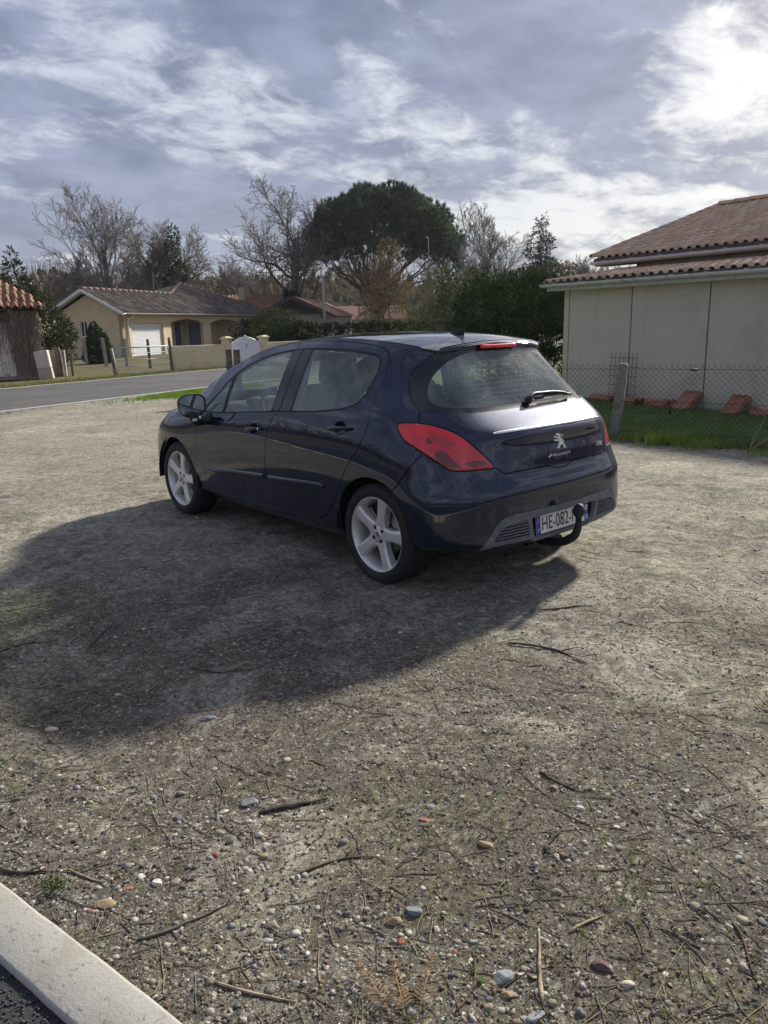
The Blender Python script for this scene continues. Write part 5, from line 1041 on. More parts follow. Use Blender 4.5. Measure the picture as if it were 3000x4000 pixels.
def lawn():
    rng = np.random.default_rng(19); lm = mat('lawn_soil_green', (.085, .150, .038), .95, .35, 2.2, second=(.105, .13, .04), sfac=(.45, .65), sscale=.8, bump=.6, bscale=60)
    a = FENCE_B + FDIR*7 + FN*-.30; b_ = FENCE_B + FDIR*-7.6 + FN*-.30
    V = [(*a, .010), (*(a + FN*32), .010), (*(b_ + FN*26 + FDIR*-9), .010), (*(b_ + FN*3 + FDIR*-1), .010), (*b_, .010)]
    tag(mesh('lawn', V, [(0, 1, 2, 3, 4)], lm), 'green lawn between the wire fence and the rendered wall', kind='structure')
    n = 90000; u = rng.random(n)**1.5; t = rng.uniform(-6.5, 6.0, n); o = -.2 + 9.5*u; x = FENCE_B[0] + FDIR[0]*t + FN[0]*o; y = FENCE_B[1] + FDIR[1]*t + FN[1]*o
    wl = (x - 3.848)*.838 + (y - 16.009)*.545 < -.02; behind = ((x - 3.848)*.545 - (y - 16.009)*.838 < -.2); k = wl | behind; x, y, o = x[k], y[k], o[k]; n = len(x)
    h = rng.uniform(.025, .065, n); tone = .75 + .5*np.clip(.5 + vnoise(x, y, 1.4), 0, 1); c = greens(rng, n, (.075, .155, .032), (.18, .30, .08))*tone[:, None]; dk = rng.random(n) < .06; c[dk] = (.20, .16, .08)
    grass_blades('lawn_grass', x, y, np.full(n, .008), h, rng.uniform(.003, .0055, n)*(1 + o*.12), c, rng, 'short green grass of the lawn', bend=.7)
    # taller bright tufts in front of the fence
    for cx, cy, s, nn, hh, lab in ((3.62, 9.62, .17, 520, .22, 'bright green grass tussock at the foot of the fence, right of the dry weed'), (3.95, 9.25, .16, 260, .15, 'lower spreading grass tuft right of the bright tussock'), (4.55, 8.62, .20, 320, .12, 'mixed green and straw grass tuft at the right edge by the fence'), (3.30, 10.0, .12, 180, .12, 'thin grass tuft beside the foot of the concrete post')):
        x = cx + rng.normal(0, s, nn); y = cy + rng.normal(0, s*.55, nn); c = greens(rng, nn, (.13, .22, .03), (.33, .46, .09)); c[rng.random(nn) < .15] = (.30, .25, .13)
        o = grass_blades('grass_tuft', x, y, gheight(x, y), rng.uniform(.4, 1.0, nn)*hh, rng.uniform(.004, .008, nn), c, rng, None, bend=.8, kind=None); tag(o, lab, 'grass tuft')
    # clover like weed at the kerb
    n = 130; x = -.985 + rng.normal(0, .024, n); y = 1.895 + rng.normal(0, .018, n); k = (x*KN[0] + y*KN[1]) > K1 - .012; x, y = x[k], y[k]; n = len(x)
    p = np.stack([x, y, gheight(x, y)*0 + rng.uniform(.004, .030, n)], 1); o = leaves_at(p, np.tile([0, 0, .6], (n, 1)), rng.uniform(.007, .014, n), .6, greens(rng, n, (.04, .075, .02), (.09, .14, .045)), rng, 'small_weed', None); tag(o, 'small green leafy weed growing against the kerb', 'weed')
    # dead bracken at the bottom edge
    P, R, Cc = [], [], []
    for bx, by, ang in ((.02, 1.44, 100), (.055, 1.455, 75), (-.02, 1.46, 120)):
        d = np.array([math.cos(RAD(ang)), math.sin(RAD(ang))]); q = np.array([-d[1], d[0]]); L = .16; z0 = .012
        P.append([(bx, by, z0), (bx + d[0]*L*.5, by + d[1]*L*.5, z0 + .012), (bx + d[0]*L, by + d[1]*L, z0)]); R.append([.0014, .0012, .0006]); Cc.append((.32, .19, .09))
        for s in np.linspace(.12, .95, 14):
            for sg in (-1, 1): l = .035*(1 - s) + .006; c0 = np.array([bx, by]) + d*L*s; P.append([(*c0, z0 + .008), (*(c0 + q*sg*l*.6 + d*l*.3), z0 + .010), (*(c0 + q*sg*l + d*l*.45), z0 + .004)]); R.append([.0012, .0016, .0004]); Cc.append((.34, .21, .10))
    o = ribbon_stuff('dead_bracken', P, R, Cc, M_WOOD, 4, None, kind=None); tag(o, 'dead orange bracken frond at the bottom edge of the soil', 'plant')
M_GLOSS = leaf_mat('dense_foliage_tint', .08)
# ------------------------------------------------------------------ the car
CARX, CARY, CARYAW = 0.6029, 5.0885, RAD(130.6776)
# ---- control net: rings (bottom to top) x columns (rear centre -> side -> front centre)
RX=[0,.30,.54,.70,.80,.865]       # y of rear columns (scaled per ring)
SX=[-.22,.10,.55,1.05,1.55,2.05,2.50,2.90]
def ring(xr,offs,ys,zr,sx,sy,sz,fr):
    rear=[(xr+o,y,z) for o,y,z in zip(offs,ys,zr)]
    side=[(x,y,z) for x,y,z in zip(sx,sy,sz)]
    return rear+side+list(fr)
def full(v,n): return [v]*n if np.isscalar(v) else list(v)
NET=[]
def _R(xr,offs,ys,zr,sy,sz,fr,sx=SX): NET.append(ring(xr,offs,ys,full(zr,6),sx,full(sy,8),full(sz,8),fr))
O=[0,.008,.035,.10,.20,.34]
Y=[0,.30,.54,.70,.80,.865]
def Ys(k,e=None): return [y*k for y in Y]
# R0 bottom (turned in)
_R(-.66,O,Ys(.93),.285,[.80,.80,.79,.785,.785,.79,.80,.78],[.25,.22,.205,.205,.205,.21,.22,.22],[(3.12,.66,.21),(3.22,.46,.20),(3.26,.22,.20),(3.265,0,.20)])
# R1
_R(-.75,O,Ys(1.01),[.305,.305,.31,.32,.32,.31],[.865,.86,.845,.84,.84,.85,.865,.84],[.30,.275,.265,.265,.27,.275,.29,.28],[(3.19,.71,.27),(3.30,.48,.26),(3.345,.24,.26),(3.355,0,.26)])
# R2
_R(-.77,O,Ys(1.03),.40,[.880,.885,.872,.862,.862,.872,.885,.862],[.40,.39,.385,.38,.38,.385,.395,.39],[(3.235,.745,.38),(3.34,.50,.38),(3.385,.25,.38),(3.395,0,.38)])
# R3
_R(-.766,O,Ys(1.03),.51,[.890,.898,.892,.885,.883,.890,.895,.866],[.51,.51,.505,.50,.50,.50,.51,.50],[(3.24,.75,.50),(3.335,.51,.50),(3.38,.25,.50),(3.39,0,.50)])
# R4
_R(-.757,O,Ys(1.027),[.625,.625,.622,.615,.61,.605],[.892,.904,.903,.898,.895,.898,.898,.863],[.61,.62,.61,.60,.60,.60,.61,.60],[(3.23,.745,.60),(3.305,.51,.60),(3.35,.25,.60),(3.36,0,.60)])
# R5
_R(-.728,[0,.008,.035,.10,.19,.335],Ys(1.0),.70,[.890,.905,.908,.906,.902,.902,.895,.862],[.71,.72,.715,.70,.70,.70,.70,.70],[(3.20,.73,.70),(3.255,.50,.69),(3.30,.25,.69),(3.31,0,.69)])
# R6
_R(-.712,[0,.010,.042,.105,.19,.33],[0,.295,.525,.675,.775,.85],.80,[.878,.900,.905,.906,.903,.898,.885,.845],[.81,.815,.805,.80,.79,.785,.785,.775],[(3.12,.71,.765),(3.20,.48,.785),(3.21,.24,.77),(3.22,0,.77)])
# R7
_R(-.695,[0,.010,.045,.105,.185,.32],[0,.285,.51,.645,.74,.825],.89,[.858,.888,.896,.899,.896,.888,.86,.81],[.90,.905,.895,.88,.87,.865,.86,.825],[(2.98,.665,.82),(3.03,.45,.84),(3.07,.22,.845),(3.08,0,.845)])
# R8 chrome level / just below belt
_R(-.672,[0,.010,.048,.105,.185,.31],[0,.28,.48,.605,.695,.79],.965,[.834,.868,.880,.886,.882,.868,.825,.77],[.975,.985,.975,.955,.93,.915,.905,.868],[(2.87,.625,.872),(2.90,.42,.895),(2.93,.21,.90),(2.94,0,.90)])
# R9 glass base / belt
_R(-.500,[0,.005,.022,.07,.14,.245],[0,.27,.48,.60,.69,.765],[1.062,1.062,1.064,1.066,1.067,1.067],[.810,.845,.860,.870,.868,.850,.800,.73],[1.07,1.075,1.05,1.01,.975,.945,.925,.905],[(2.74,.60,.915),(2.76,.40,.94),(2.775,.20,.948),(2.78,0,.95)],sx=[-.13,.12]+SX[2:7]+[2.78])
# R10
_R(-.40,[0,.006,.024,.075,.15,.245],[0,.25,.445,.555,.63,.695],[1.19,1.19,1.185,1.18,1.178,1.178],[.745,.785,.808,.820,.822,.820,.782,.715],[1.18,1.19,1.18,1.14,1.085,1.01,.952,.925],[(2.66,.58,.945),(2.67,.39,.968),(2.68,.20,.976),(2.685,0,.978)],sx=[-.06,.16]+SX[2:6]+[2.48,2.69])
# R11
_R(-.295,[0,.008,.028,.075,.14,.22],[0,.235,.415,.515,.58,.635],[1.31,1.308,1.302,1.295,1.29,1.288],[.685,.722,.748,.760,.765,.78,.762,.70],[1.30,1.31,1.305,1.275,1.20,1.08,.98,.945],[(2.59,.57,.968),(2.60,.38,.99),(2.605,.19,.999),(2.61,0,1.0)],sx=[-.01,.20]+SX[2:6]+[2.45,2.61])
# R12
_R(-.215,[0,.008,.024,.06,.11,.17],[0,.22,.40,.49,.55,.60],[1.402,1.396,1.382,1.373,1.378,1.386],[.635,.668,.690,.700,.706,.732,.745,.69],[1.395,1.405,1.408,1.385,1.305,1.15,1.01,.968],[(2.53,.56,.987),(2.54,.38,1.008),(2.545,.19,1.016),(2.55,0,1.018)],sx=[.03,.23,.58]+SX[3:6]+[2.41,2.54])
# R13 rail
_R(-.215,[0,.008,.022,.055,.10,.15],[0,.215,.39,.475,.53,.565],[1.437,1.430,1.415,1.408,1.418,1.430],[.590,.612,.625,.632,.645,.685,.725,.68],[1.448,1.468,1.482,1.465,1.388,1.215,1.045,.99],[(2.48,.56,1.005),(2.48,.38,1.024),(2.485,.19,1.031),(2.49,0,1.033)],sx=[.05,.25,.60]+SX[3:6]+[2.37,2.47])
NET=np.array(NET,float)   # 14 x 18 x 3

def bs(n,d):
    """uniform cubic b-spline basis matrix, end points clamped by reflection; n controls, d samples per span"""
    ts=np.linspace(0,n-1,(n-1)*d+1); B=np.zeros((len(ts),n))
    for k,t in enumerate(ts):
        i=min(int(t),n-2); u=t-i
        w=[(1-u)**3/6,(3*u**3-6*u*u+4)/6,(-3*u**3+3*u*u+3*u+1)/6,u**3/6]
        for a,ww in zip((i-1,i,i+1,i+2),w):
            if a<0: B[k,0]+=2*ww; B[k,1]-=ww
            elif a>=n: B[k,n-1]+=2*ww; B[k,n-2]-=ww
            else: B[k,a]+=ww
    return B
def mirror_cols(net):
    m=np.array([1,-1,1.])
    return np.concatenate([net[:,1:3][:,::-1]*m,net,net[:,-3:-1][:,::-1]*m],1)
def fit_net(net,it=3):
    """progressive interpolation so the smooth surface passes close to the net"""
    n,c=net.shape[:2]; Br=bs(n,1); P=net.copy()
    for _ in range(it):
        Q=mirror_cols(P); Bc=bs(Q.shape[1],1)
        S=np.einsum('ij,jkc,lk->ilc',Br,Q,Bc)[:,2:-2]
        P=P+(net-S)
        P[:,0,1]=0; P[:,-1,1]=0
    return P
def surface(du=12,dv=14,it=3):
    P=fit_net(NET,it); Q=mirror_cols(P)
    Br=bs(P.shape[0],dv); Bc=bs(Q.shape[1],du)
    S=np.einsum('ij,jkc,lk->ilc',Br,Q,Bc)
    k=2*du; S=S[:,k:-k]
    S[:,0,1]=0; S[:,-1,1]=0
    return S     # (rows, cols, 3)
def roof(S,n=40):
    """cap between the two rails: from spoiler edge over the roof down the windscreen to the cowl"""
    E=S[-1]                      # top ring, rear centre -> front centre
    imax=int(np.argmax(E[:,1]))
    xc=np.array([-.222,-.10,.05,.3,.6,.9,1.15,1.4,1.65,1.9,2.15,2.4,2.49]); zc=np.array([1.440,1.462,1.484,1.506,1.516,1.514,1.498,1.448,1.370,1.272,1.160,1.04,.998])
    # smooth spline through xc,zc
    h=np.diff(xc); A=np.eye(len(xc)); b=np.zeros(len(xc))
    for i in range(1,len(xc)-1):
        A[i,i-1]=h[i-1];A[i,i]=2*(h[i-1]+h[i]);A[i,i+1]=h[i]; b[i]=6*((zc[i+1]-zc[i])/h[i]-(zc[i]-zc[i-1])/h[i-1])
    M=np.linalg.solve(A,b)
    def zf(x):
        i=np.clip(np.searchsorted(xc,x)-1,0,len(xc)-2); a=(xc[i+1]-x)/h[i]; c=(x-xc[i])/h[i]
        return a*zc[i]+c*zc[i+1]+((a**3-a)*M[i]+(c**3-c)*M[i+1])*h[i]**2/6
    # rail samples: for every rail point E[k] line to centre at xcen(k)
    N=len(E); xr,xf=E[0,0],E[-1,0]
    out=np.zeros((n+1,N,3))
    # centre x for a rail point: stretch so that the corners fan out smoothly
    xs=E[:,0]; arc=np.concatenate([[0],np.cumsum(np.hypot(np.diff(E[:,0]),0*np.diff(E[:,1])))])
    for r in range(n+1):
        t=r/n                   # 0 rail .. 1 centre
        y=E[:,1]*(1-t); x=xs.copy()
        # pull rear/front parts towards the edge x at that y
        z0=zf(np.clip(x,xc[0],xc[-1]))
        drop=z0-E[:,2]
        s=(1-t)**2.2
        out[r]=np.stack([x,y,z0-drop*s],-1)
    return out

POLY = {'rearglass': [(0.0, 12.09), (0.754, 12.228), (1.57, 12.3), (2.313, 12.339), (3.129, 12.275), (3.608, 11.838), (4.101, 11.483), (4.503, 11.223), (4.812, 10.99), (5.034, 10.774), (5.16, 10.53), (5.179, 10.327), (5.138, 10.061), (5.022, 9.68), (4.909, 9.439), (4.809, 9.264), (4.628, 9.116), (4.343, 9.058), (3.925, 9.016), (3.394, 8.989), (2.899, 8.977), (2.34, 8.98), (1.901, 8.986), (1.355, 8.986), (0.858, 8.993), (0.382, 9.006), (0.0, 9.02)], 'frit': [(0.0, 11.88), (0.723, 11.981), (1.433, 11.848), (2.029, 11.609), (2.766, 11.244), (3.431, 10.866), (3.861, 10.509), (4.11, 10.121), (4.166, 9.861), (4.124, 9.633), (3.962, 9.47), (3.561, 9.323), (2.934, 9.256), (2.188, 9.22), (1.492, 9.212), (0.837, 9.211), (0.25, 9.242), (0.0, 9.245)], 'lamp': [(6.11, 8.066), (6.074, 8.259), (5.979, 8.402), (5.746, 8.488), (5.42, 8.529), (5.129, 8.537), (4.821, 8.506), (4.535, 8.436), (4.136, 8.236), (3.781, 7.936), (3.329, 7.483), (2.726, 6.835), (2.355, 6.307), (2.152, 5.953), (2.072, 5.76), (2.1, 5.687), (2.188, 5.671), (2.588, 5.663), (3.049, 5.641), (3.481, 5.63), (3.79, 5.68), (4.027, 5.802), (4.256, 6.01), (4.535, 6.268), (4.89, 6.584), (5.317, 6.887), (5.762, 7.159), (5.937, 7.395), (6.067, 7.729)], 'lampdark': [(4.408, 6.822), (4.28, 6.844), (4.075, 6.671), (3.878, 6.414), (3.624, 6.133), (3.369, 5.861), (3.394, 5.813), (3.835, 5.838), (4.152, 5.967), (4.369, 6.234), (4.463, 6.443), (4.461, 6.646)], 'lampbar': [(3.141, 6.113), (2.535, 6.147), (2.377, 5.911), (2.976, 5.807)], 'lamptop': [(4.957, 7.653), (4.899, 7.722), (4.741, 7.496), (4.673, 7.343), (4.701, 7.252), (4.911, 7.323)], 'lampin': [(4.759, 8.097), (4.576, 7.879), (4.323, 7.76), (4.045, 7.545), (3.794, 7.234), (3.93, 6.942), (4.016, 6.746), (4.144, 6.87), (4.31, 7.06), (4.523, 7.26), (4.64, 7.36), (4.72, 7.54), (4.85, 7.8), (4.86, 7.944)], 'dlo': [(8.99, 12.22), (9.29, 12.23), (9.75, 12.16), (10.234, 11.954), (10.46, 11.69), (10.64, 11.23), (10.82, 10.45), (11.02, 9.7), (11.15, 9.0), (11.0, 8.58), (10.566, 8.62), (10.346, 8.726), (9.71, 8.86), (9.06, 8.905), (8.86, 8.88), (8.61, 8.87), (8.167, 8.842), (7.716, 8.916), (7.416, 9.052), (7.263, 9.163), (7.169, 9.256), (7.078, 9.423), (6.932, 9.869), (6.784, 10.471), (6.7, 10.88), (6.668, 11.12), (6.662, 11.31), (6.675, 11.494), (6.74, 11.66), (6.87, 11.745), (7.074, 11.812), (7.556, 11.968), (7.811, 12.03), (8.088, 12.083), (8.323, 12.125), (8.54, 12.16), (8.76, 12.2)], 'fwin': [(8.99, 12.2), (9.29, 12.22), (9.75, 12.15), (10.0, 12.08), (10.234, 11.945), (10.4, 11.75), (10.385, 8.745), (9.71, 8.86), (9.075, 8.905)], 'qwin': [(10.5, 11.62), (10.64, 11.2), (10.82, 10.42), (11.02, 9.65), (11.11, 9.05), (10.98, 8.63), (10.57, 8.66), (10.47, 8.7)], 'rwin': [(8.52, 12.145), (8.323, 12.115), (8.088, 12.075), (7.811, 12.02), (7.556, 11.96), (7.074, 11.8), (6.88, 11.735), (6.755, 11.65), (6.69, 11.49), (6.675, 11.31), (6.68, 11.12), (6.712, 10.88), (6.8, 10.471), (6.945, 9.869), (7.09, 9.43), (7.18, 9.265), (7.27, 9.173), (7.42, 9.062), (7.716, 8.926), (8.167, 8.852), (8.6, 8.88)], 'black1': [(8.975, 12.21), (8.77, 12.19), (8.889, 8.89), (9.06, 8.9)], 'black2': [(8.745, 12.19), (8.535, 12.15), (8.615, 8.88), (8.865, 8.885)], 'sail': [(11.62, 7.25), (11.33, 7.42), (11.34, 8.75)], 'gate': [(-0.3, 5.06), (0.185, 5.07), (0.29, 5.23), (0.352, 5.319), (0.931, 5.347), (1.391, 5.343), (1.6, 5.325), (1.753, 5.305), (1.844, 5.44), (1.962, 5.592), (2.073, 5.73), (2.6, 6.3), (3.3, 7.2), (4.3, 8.1), (5.108, 8.48), (4.98, 8.66), (4.877, 8.85), (4.79, 8.98), (4.7, 9.14), (4.2, 9.6), (3.4, 11.5), (3.129, 12.3), (3.05, 13.6), (-0.3, 13.6)], 'bumper': [(-0.3, 5.06), (0.185, 5.07), (0.29, 5.23), (0.352, 5.319), (0.931, 5.347), (1.391, 5.343), (1.6, 5.325), (1.753, 5.305), (1.844, 5.44), (1.962, 5.592), (2.073, 5.73), (2.6, 5.9), (4.0, 6.2), (4.9, 6.66), (5.11, 6.29), (5.291, 5.96), (5.47, 5.61), (5.658, 5.25), (5.82, 4.84), (5.959, 4.46), (6.2, 3.9), (6.3, -1), (-0.3, -1)], 'garnish': [(0, 2.85), (0.825, 2.889), (1.477, 2.886), (1.744, 2.844), (1.897, 2.763), (2.021, 2.656), (2.148, 2.45), (2.342, 2.023), (2.533, 1.585), (2.72, 0.95), (2.64, 0.85), (2.4, 1.1), (2.283, 1.2), (1.667, 1.31), (1.05, 1.31), (0.96, 1.1), (0.903, 0.85), (0.75, 0.72), (0, 0.7)], 'grille': [(2.24, 1.53), (2.198, 1.804), (2.026, 2.146), (1.902, 2.308), (1.69, 2.395), (1.453, 2.42), (1.222, 2.45), (1.15, 2.45), (1.115, 2.021), (1.085, 1.58), (1.1, 1.49), (1.681, 1.52), (2.1, 1.5)], 'platerec': [(0, 2.5), (1.037, 2.494), (0.98, 1.7), (0.903, 1.288), (0.78, 1.06), (0, 1.03)], 'fuel': [(6.96, 6.0), (6.9, 6.36), (6.75, 6.58), (6.58, 6.55), (6.475, 6.2), (6.48, 5.8), (6.59, 5.52), (6.76, 5.45), (6.91, 5.62)], 'fdoor': [(11.36, 11.0), (11.273, 11.237), (11.07, 11.85), (10.842, 12.306), (10.57, 12.6), (10.287, 12.772), (10.0, 12.86), (9.735, 12.893), (9.3, 12.91), (8.95, 12.9), (8.924, 11.49), (8.917, 10.32), (8.902, 9.4), (8.926, 8.79), (8.965, 8.4), (9.012, 8.03), (9.052, 7.65), (9.083, 7.3), (9.11, 6.9), (9.13, 6.5), (9.165, 5.8), (9.203, 5.0), (9.245, 4.3), (9.272, 3.8), (9.293, 3.3), (9.298, 2.95), (9.293, 2.58), (9.265, 2.1), (9.24, 1.8), (9.262, 1.5), (9.282, 1.25), (9.6, 1.26), (10.1, 1.235), (10.873, 1.215), (11.05, 1.23), (11.107, 1.36), (11.147, 2.198), (11.197, 3.021), (11.253, 3.811), (11.293, 4.438), (11.308, 5.101), (11.31, 5.826), (11.298, 6.571), (11.31, 7.5), (11.345, 8.4), (11.37, 9.293), (11.368, 10.11)], 'rdoor': [(8.95, 12.9), (8.924, 11.49), (8.917, 10.32), (8.902, 9.4), (8.926, 8.79), (8.965, 8.4), (9.012, 8.03), (9.052, 7.65), (9.083, 7.3), (9.11, 6.9), (9.13, 6.5), (9.165, 5.8), (9.203, 5.0), (9.245, 4.3), (9.272, 3.8), (9.293, 3.3), (9.298, 2.95), (9.293, 2.58), (9.265, 2.1), (9.24, 1.8), (9.262, 1.5), (9.282, 1.25), (8.9, 1.32), (8.6, 1.36), (8.304, 1.399), (8.13, 1.43), (8.03, 1.5), (7.95, 1.62), (7.836, 1.9), (7.726, 2.274), (7.62, 2.8), (7.524, 3.323), (7.42, 4.0), (7.328, 4.674), (7.2, 5.4), (7.08, 5.95), (7.0, 6.45), (6.93, 7.1), (6.885, 7.8), (6.845, 8.35), (6.8, 8.85), (6.735, 9.3), (6.64, 9.75), (6.532, 10.2), (6.46, 10.55), (6.391, 10.92), (6.34, 11.3), (6.322, 11.56), (6.35, 11.88), (6.43, 12.1), (6.567, 12.29), (6.78, 12.46), (7.04, 12.58), (7.35, 12.66), (7.65, 12.72), (8.19, 12.8), (8.6, 12.87)], 'cup1': [(9.578, 7.002), (9.509, 7.351), (9.415, 7.383), (9.344, 7.093), (9.345, 6.524), (9.477, 6.189), (9.572, 6.426)], 'cup2': [(7.592, 7.728), (7.544, 8.043), (7.426, 8.12), (7.347, 7.842), (7.346, 7.265), (7.444, 7.059), (7.554, 7.141)], 'strip1': [(11.06, 2.88), (10.921, 2.95), (10.429, 3.08), (9.8, 3.26), (9.325, 3.39), (9.325, 3.02), (9.8, 2.88), (10.455, 2.69), (10.9, 2.6), (11.03, 2.66)], 'strip2': [(9.22, 3.36), (8.9, 3.45), (8.546, 3.55), (8.2, 3.62), (7.9, 3.665), (7.82, 3.56), (7.835, 3.26), (7.927, 3.13), (8.2, 3.06), (8.581, 2.985), (8.9, 2.9), (9.22, 2.82)], 'headlamp': [(12.6, 7.0), (13.3, 6.9), (14.2, 6.3), (14.9, 5.6), (14.6, 5.1), (13.8, 5.2), (13.1, 5.8), (12.6, 6.6)], 'hood': [(11.9, 13.6), (12.2, 10.5), (12.6, 8.2), (13.4, 7.35), (14.4, 6.7), (15.1, 6.0), (17.1, 5.9), (17.1, 13.6)], 'fbumper': [(12.9, -1), (13.0, 2), (12.95, 4.2), (13.1, 5.2), (13.8, 5.05), (14.7, 5.0), (15.1, 5.7), (17.1, 5.7), (17.1, -1)], 'fgrille': [(16.9, 4.2), (16.0, 4.2), (15.2, 3.8), (14.9, 2.6), (15.3, 1.5), (16.9, 1.2)]}
LION = [[(-0.411, 0.467), (-0.303, 0.522), (-0.151, 0.524), (0.043, 0.459), (0.095, 0.382), (0.108, 0.242), (0.208, 0.11), (0.303, -0.044), (0.389, -0.174), (0.541, -0.36), (0.597, -0.473), (0.432, -0.484), (0.259, -0.432), (0.398, -0.377), (0.303, -0.263), (0.173, -0.206), (0.043, -0.276), (-0.065, -0.327), (-0.043, -0.411), (-0.216, -0.451), (-0.368, -0.391), (-0.324, -0.329), (-0.195, -0.317), (-0.182, -0.215), (-0.13, -0.109), (-0.065, -0.028), (-0.13, 0.029), (-0.389, 0.045), (-0.592, 0.088), (-0.571, 0.172), (-0.432, 0.176), (-0.216, 0.124), (-0.108, 0.083), (-0.173, 0.162), (-0.389, 0.245), (-0.605, 0.281), (-0.636, 0.339), (-0.519, 0.37), (-0.368, 0.333), (-0.195, 0.247), (-0.164, 0.31), (-0.259, 0.384), (-0.389, 0.394)], [(0.121, 0.423), (0.259, 0.411), (0.355, 0.315), (0.389, 0.206), (0.324, 0.24), (0.259, 0.319), (0.195, 0.33)], [(0.251, 0.126), (0.389, 0.056), (0.406, -0.039), (0.333, -0.1), (0.285, -0.053), (0.337, -0.015), (0.337, 0.042), (0.242, 0.099)]]
HAND = dict(handle1=(1.40,1.165,.848,.872,.899), handle2=(.415,.182,.938,.957,.883))
def car_materials():
    M = {}
    m = bpy.data.materials.new('midnight_blue_paint'); m.use_nodes = True; g = G(m.node_tree); b = g.n['Principled BSDF']
    tc = g.node('ShaderNodeTexCoord').outputs['Object']
    dust = g.sstep(g.noise(tc, 3.0, 8.0, .65), .45, .8)
    low = g.sstep(g.node('ShaderNodeSeparateXYZ', {0: tc}).outputs[2], .75, .2)
    dirt = g.math('MULTIPLY', g.math('ADD', g.math('MULTIPLY', dust, .5), .25), g.math('MULTIPLY', low, .16))
    fl = g.node('ShaderNodeTexVoronoi', {'Vector': tc, 'Scale': 900.0}).outputs['Color']
    c = g.mix(.4, (.0100, .0165, .047), g.mix(1.0, (.021, .035, .100), fl, 'MULTIPLY'))
    g.set(b.inputs['Base Color'], g.mix(dirt, c, (.09, .08, .065)))
    g.set(b.inputs['Roughness'], g.math('ADD', .50, g.math('MULTIPLY', dust, .06)))
    b.inputs['Metallic'].default_value = .75; b.inputs['Specular IOR Level'].default_value = .0; b.inputs['Coat Weight'].default_value = 1.0; b.inputs['Coat IOR'].default_value = 1.62
    g.set(b.inputs['Coat Roughness'], g.math('ADD', .012, g.math('MULTIPLY', dirt, .5)))
    M['paint'] = m
    M['black'] = mat('black_plastic', (.012, .012, .014), .42, .1, 30)
    M['gloss'] = mat('black_gloss_trim', (.008, .008, .009), .16, 0, coat=.4)
    M['rubber'] = mat('black_rubber', (.014, .014, .015), .62, .1, 30)
    M['grey'] = mat('grey_bumper_plastic', (.125, .135, .155), .55, .3, 14, bump=.25, bscale=160, second=(.23, .24, .25), sfac=(.5, .75), sscale=9)
    M['chrome'] = mat('satin_chrome', (.88, .89, .90), .22, 0, metal=.75)
    M['liner'] = mat('grey_cabin_trim', (.36, .37, .37), .8, .1, 20)
    M['seat'] = mat('dark_seat_cloth', (.050, .056, .066), .9, .2, 60, bump=.3, bscale=300)
    M['dash'] = mat('charcoal_dashboard', (.075, .08, .088), .7, .15, 40)
    M['under'] = mat('underbody_black', (.006, .006, .006), .9, 0)
    M['alloy'] = mat('silver_alloy', (.74, .735, .72), .36, .10, 7, metal=.45, second=(.48, .45, .41), sfac=(.55, .82), sscale=11)
    M['disc'] = mat('brake_disc_iron', (.20, .18, .17), .4, .3, 20, metal=.8)
    M['tyre'] = mat('tyre_rubber', (.016, .016, .017), .72, .25, 20, bump=.15, bscale=90, second=(.04, .037, .033), sfac=(.5, .8), sscale=5)
    M['white'] = mat('white_lens', (.8, .8, .78), .2, 0)
    # tail lamp
    m = bpy.data.materials.new('red_lamp_lens'); m.use_nodes = True; g = G(m.node_tree); b = g.n['Principled BSDF']
    tc = g.node('ShaderNodeTexCoord').outputs['Object']
    st = g.node('ShaderNodeTexWave', {'Vector': tc, 'Scale': 26.0, 'Distortion': 1.2, 'Detail': 2.0}, bands_direction='Z')
    cell = g.node('ShaderNodeTexVoronoi', {'Vector': tc, 'Scale': 130.0}).outputs['Distance']; zz = g.sstep(g.node('ShaderNodeSeparateXYZ', {0: tc}).outputs[2], .98, .80)
    c = g.mix(g.math('MULTIPLY', st.outputs[1], .5), (.95, .014, .024), (.62, .008, .016)); c = g.mix(g.math('MULTIPLY', zz, g.math('MULTIPLY', cell, 1.1), clamp=True), c, (.34, .004, .010))
    g.set(b.inputs['Base Color'], c); b.inputs['Roughness'].default_value = .25; b.inputs['Coat Weight'].default_value = 1; b.inputs['Coat Roughness'].default_value = .02
    b.inputs['Subsurface Weight'].default_value = .0; b.inputs['Subsurface Radius'].default_value = (.05, .004, .004)
    M['red'] = m
    M['red2'] = mat('dark_red_reflector', (.52, .012, .020), .3, .45, 120, coat=1.0, bump=.5, bscale=240)
    M['red3'] = mat('smoked_red_reflector', (.16, .006, .012), .35, .6, 60, coat=1.0, bump=.6, bscale=150)
    # glass
    def glass(name, tint, refl=1.0, speck=False):
        m = bpy.data.materials.new(name); m.use_nodes = True; g = G(m.node_tree); g.n.clear()
        out = g.node('ShaderNodeOutputMaterial'); t = g.node('ShaderNodeBsdfTransparent', {'Color': (*tint, 1)})
        gl = g.node('ShaderNodeBsdfGlossy', {'Color': (1, 1, 1, 1), 'Roughness': .015})
        geo = g.node('ShaderNodeNewGeometry'); cs = g.math('ABSOLUTE', g.vmath('DOT_PRODUCT', geo.outputs['Incoming'], geo.outputs['Normal']))
        f = g.math('ADD', .075*refl, g.math('MULTIPLY', g.math('POWER', g.math('SUBTRACT', 1.0, cs, clamp=True), 5.0), .92), clamp=True)
        mx = g.node('ShaderNodeMixShader', {0: f}); g.l.new(t.outputs[0], mx.inputs[1]); g.l.new(gl.outputs[0], mx.inputs[2]); last = mx
        # film of dust, its pale green also painting in the sky's reflection
        tc = g.node('ShaderNodeTexCoord').outputs['Object']
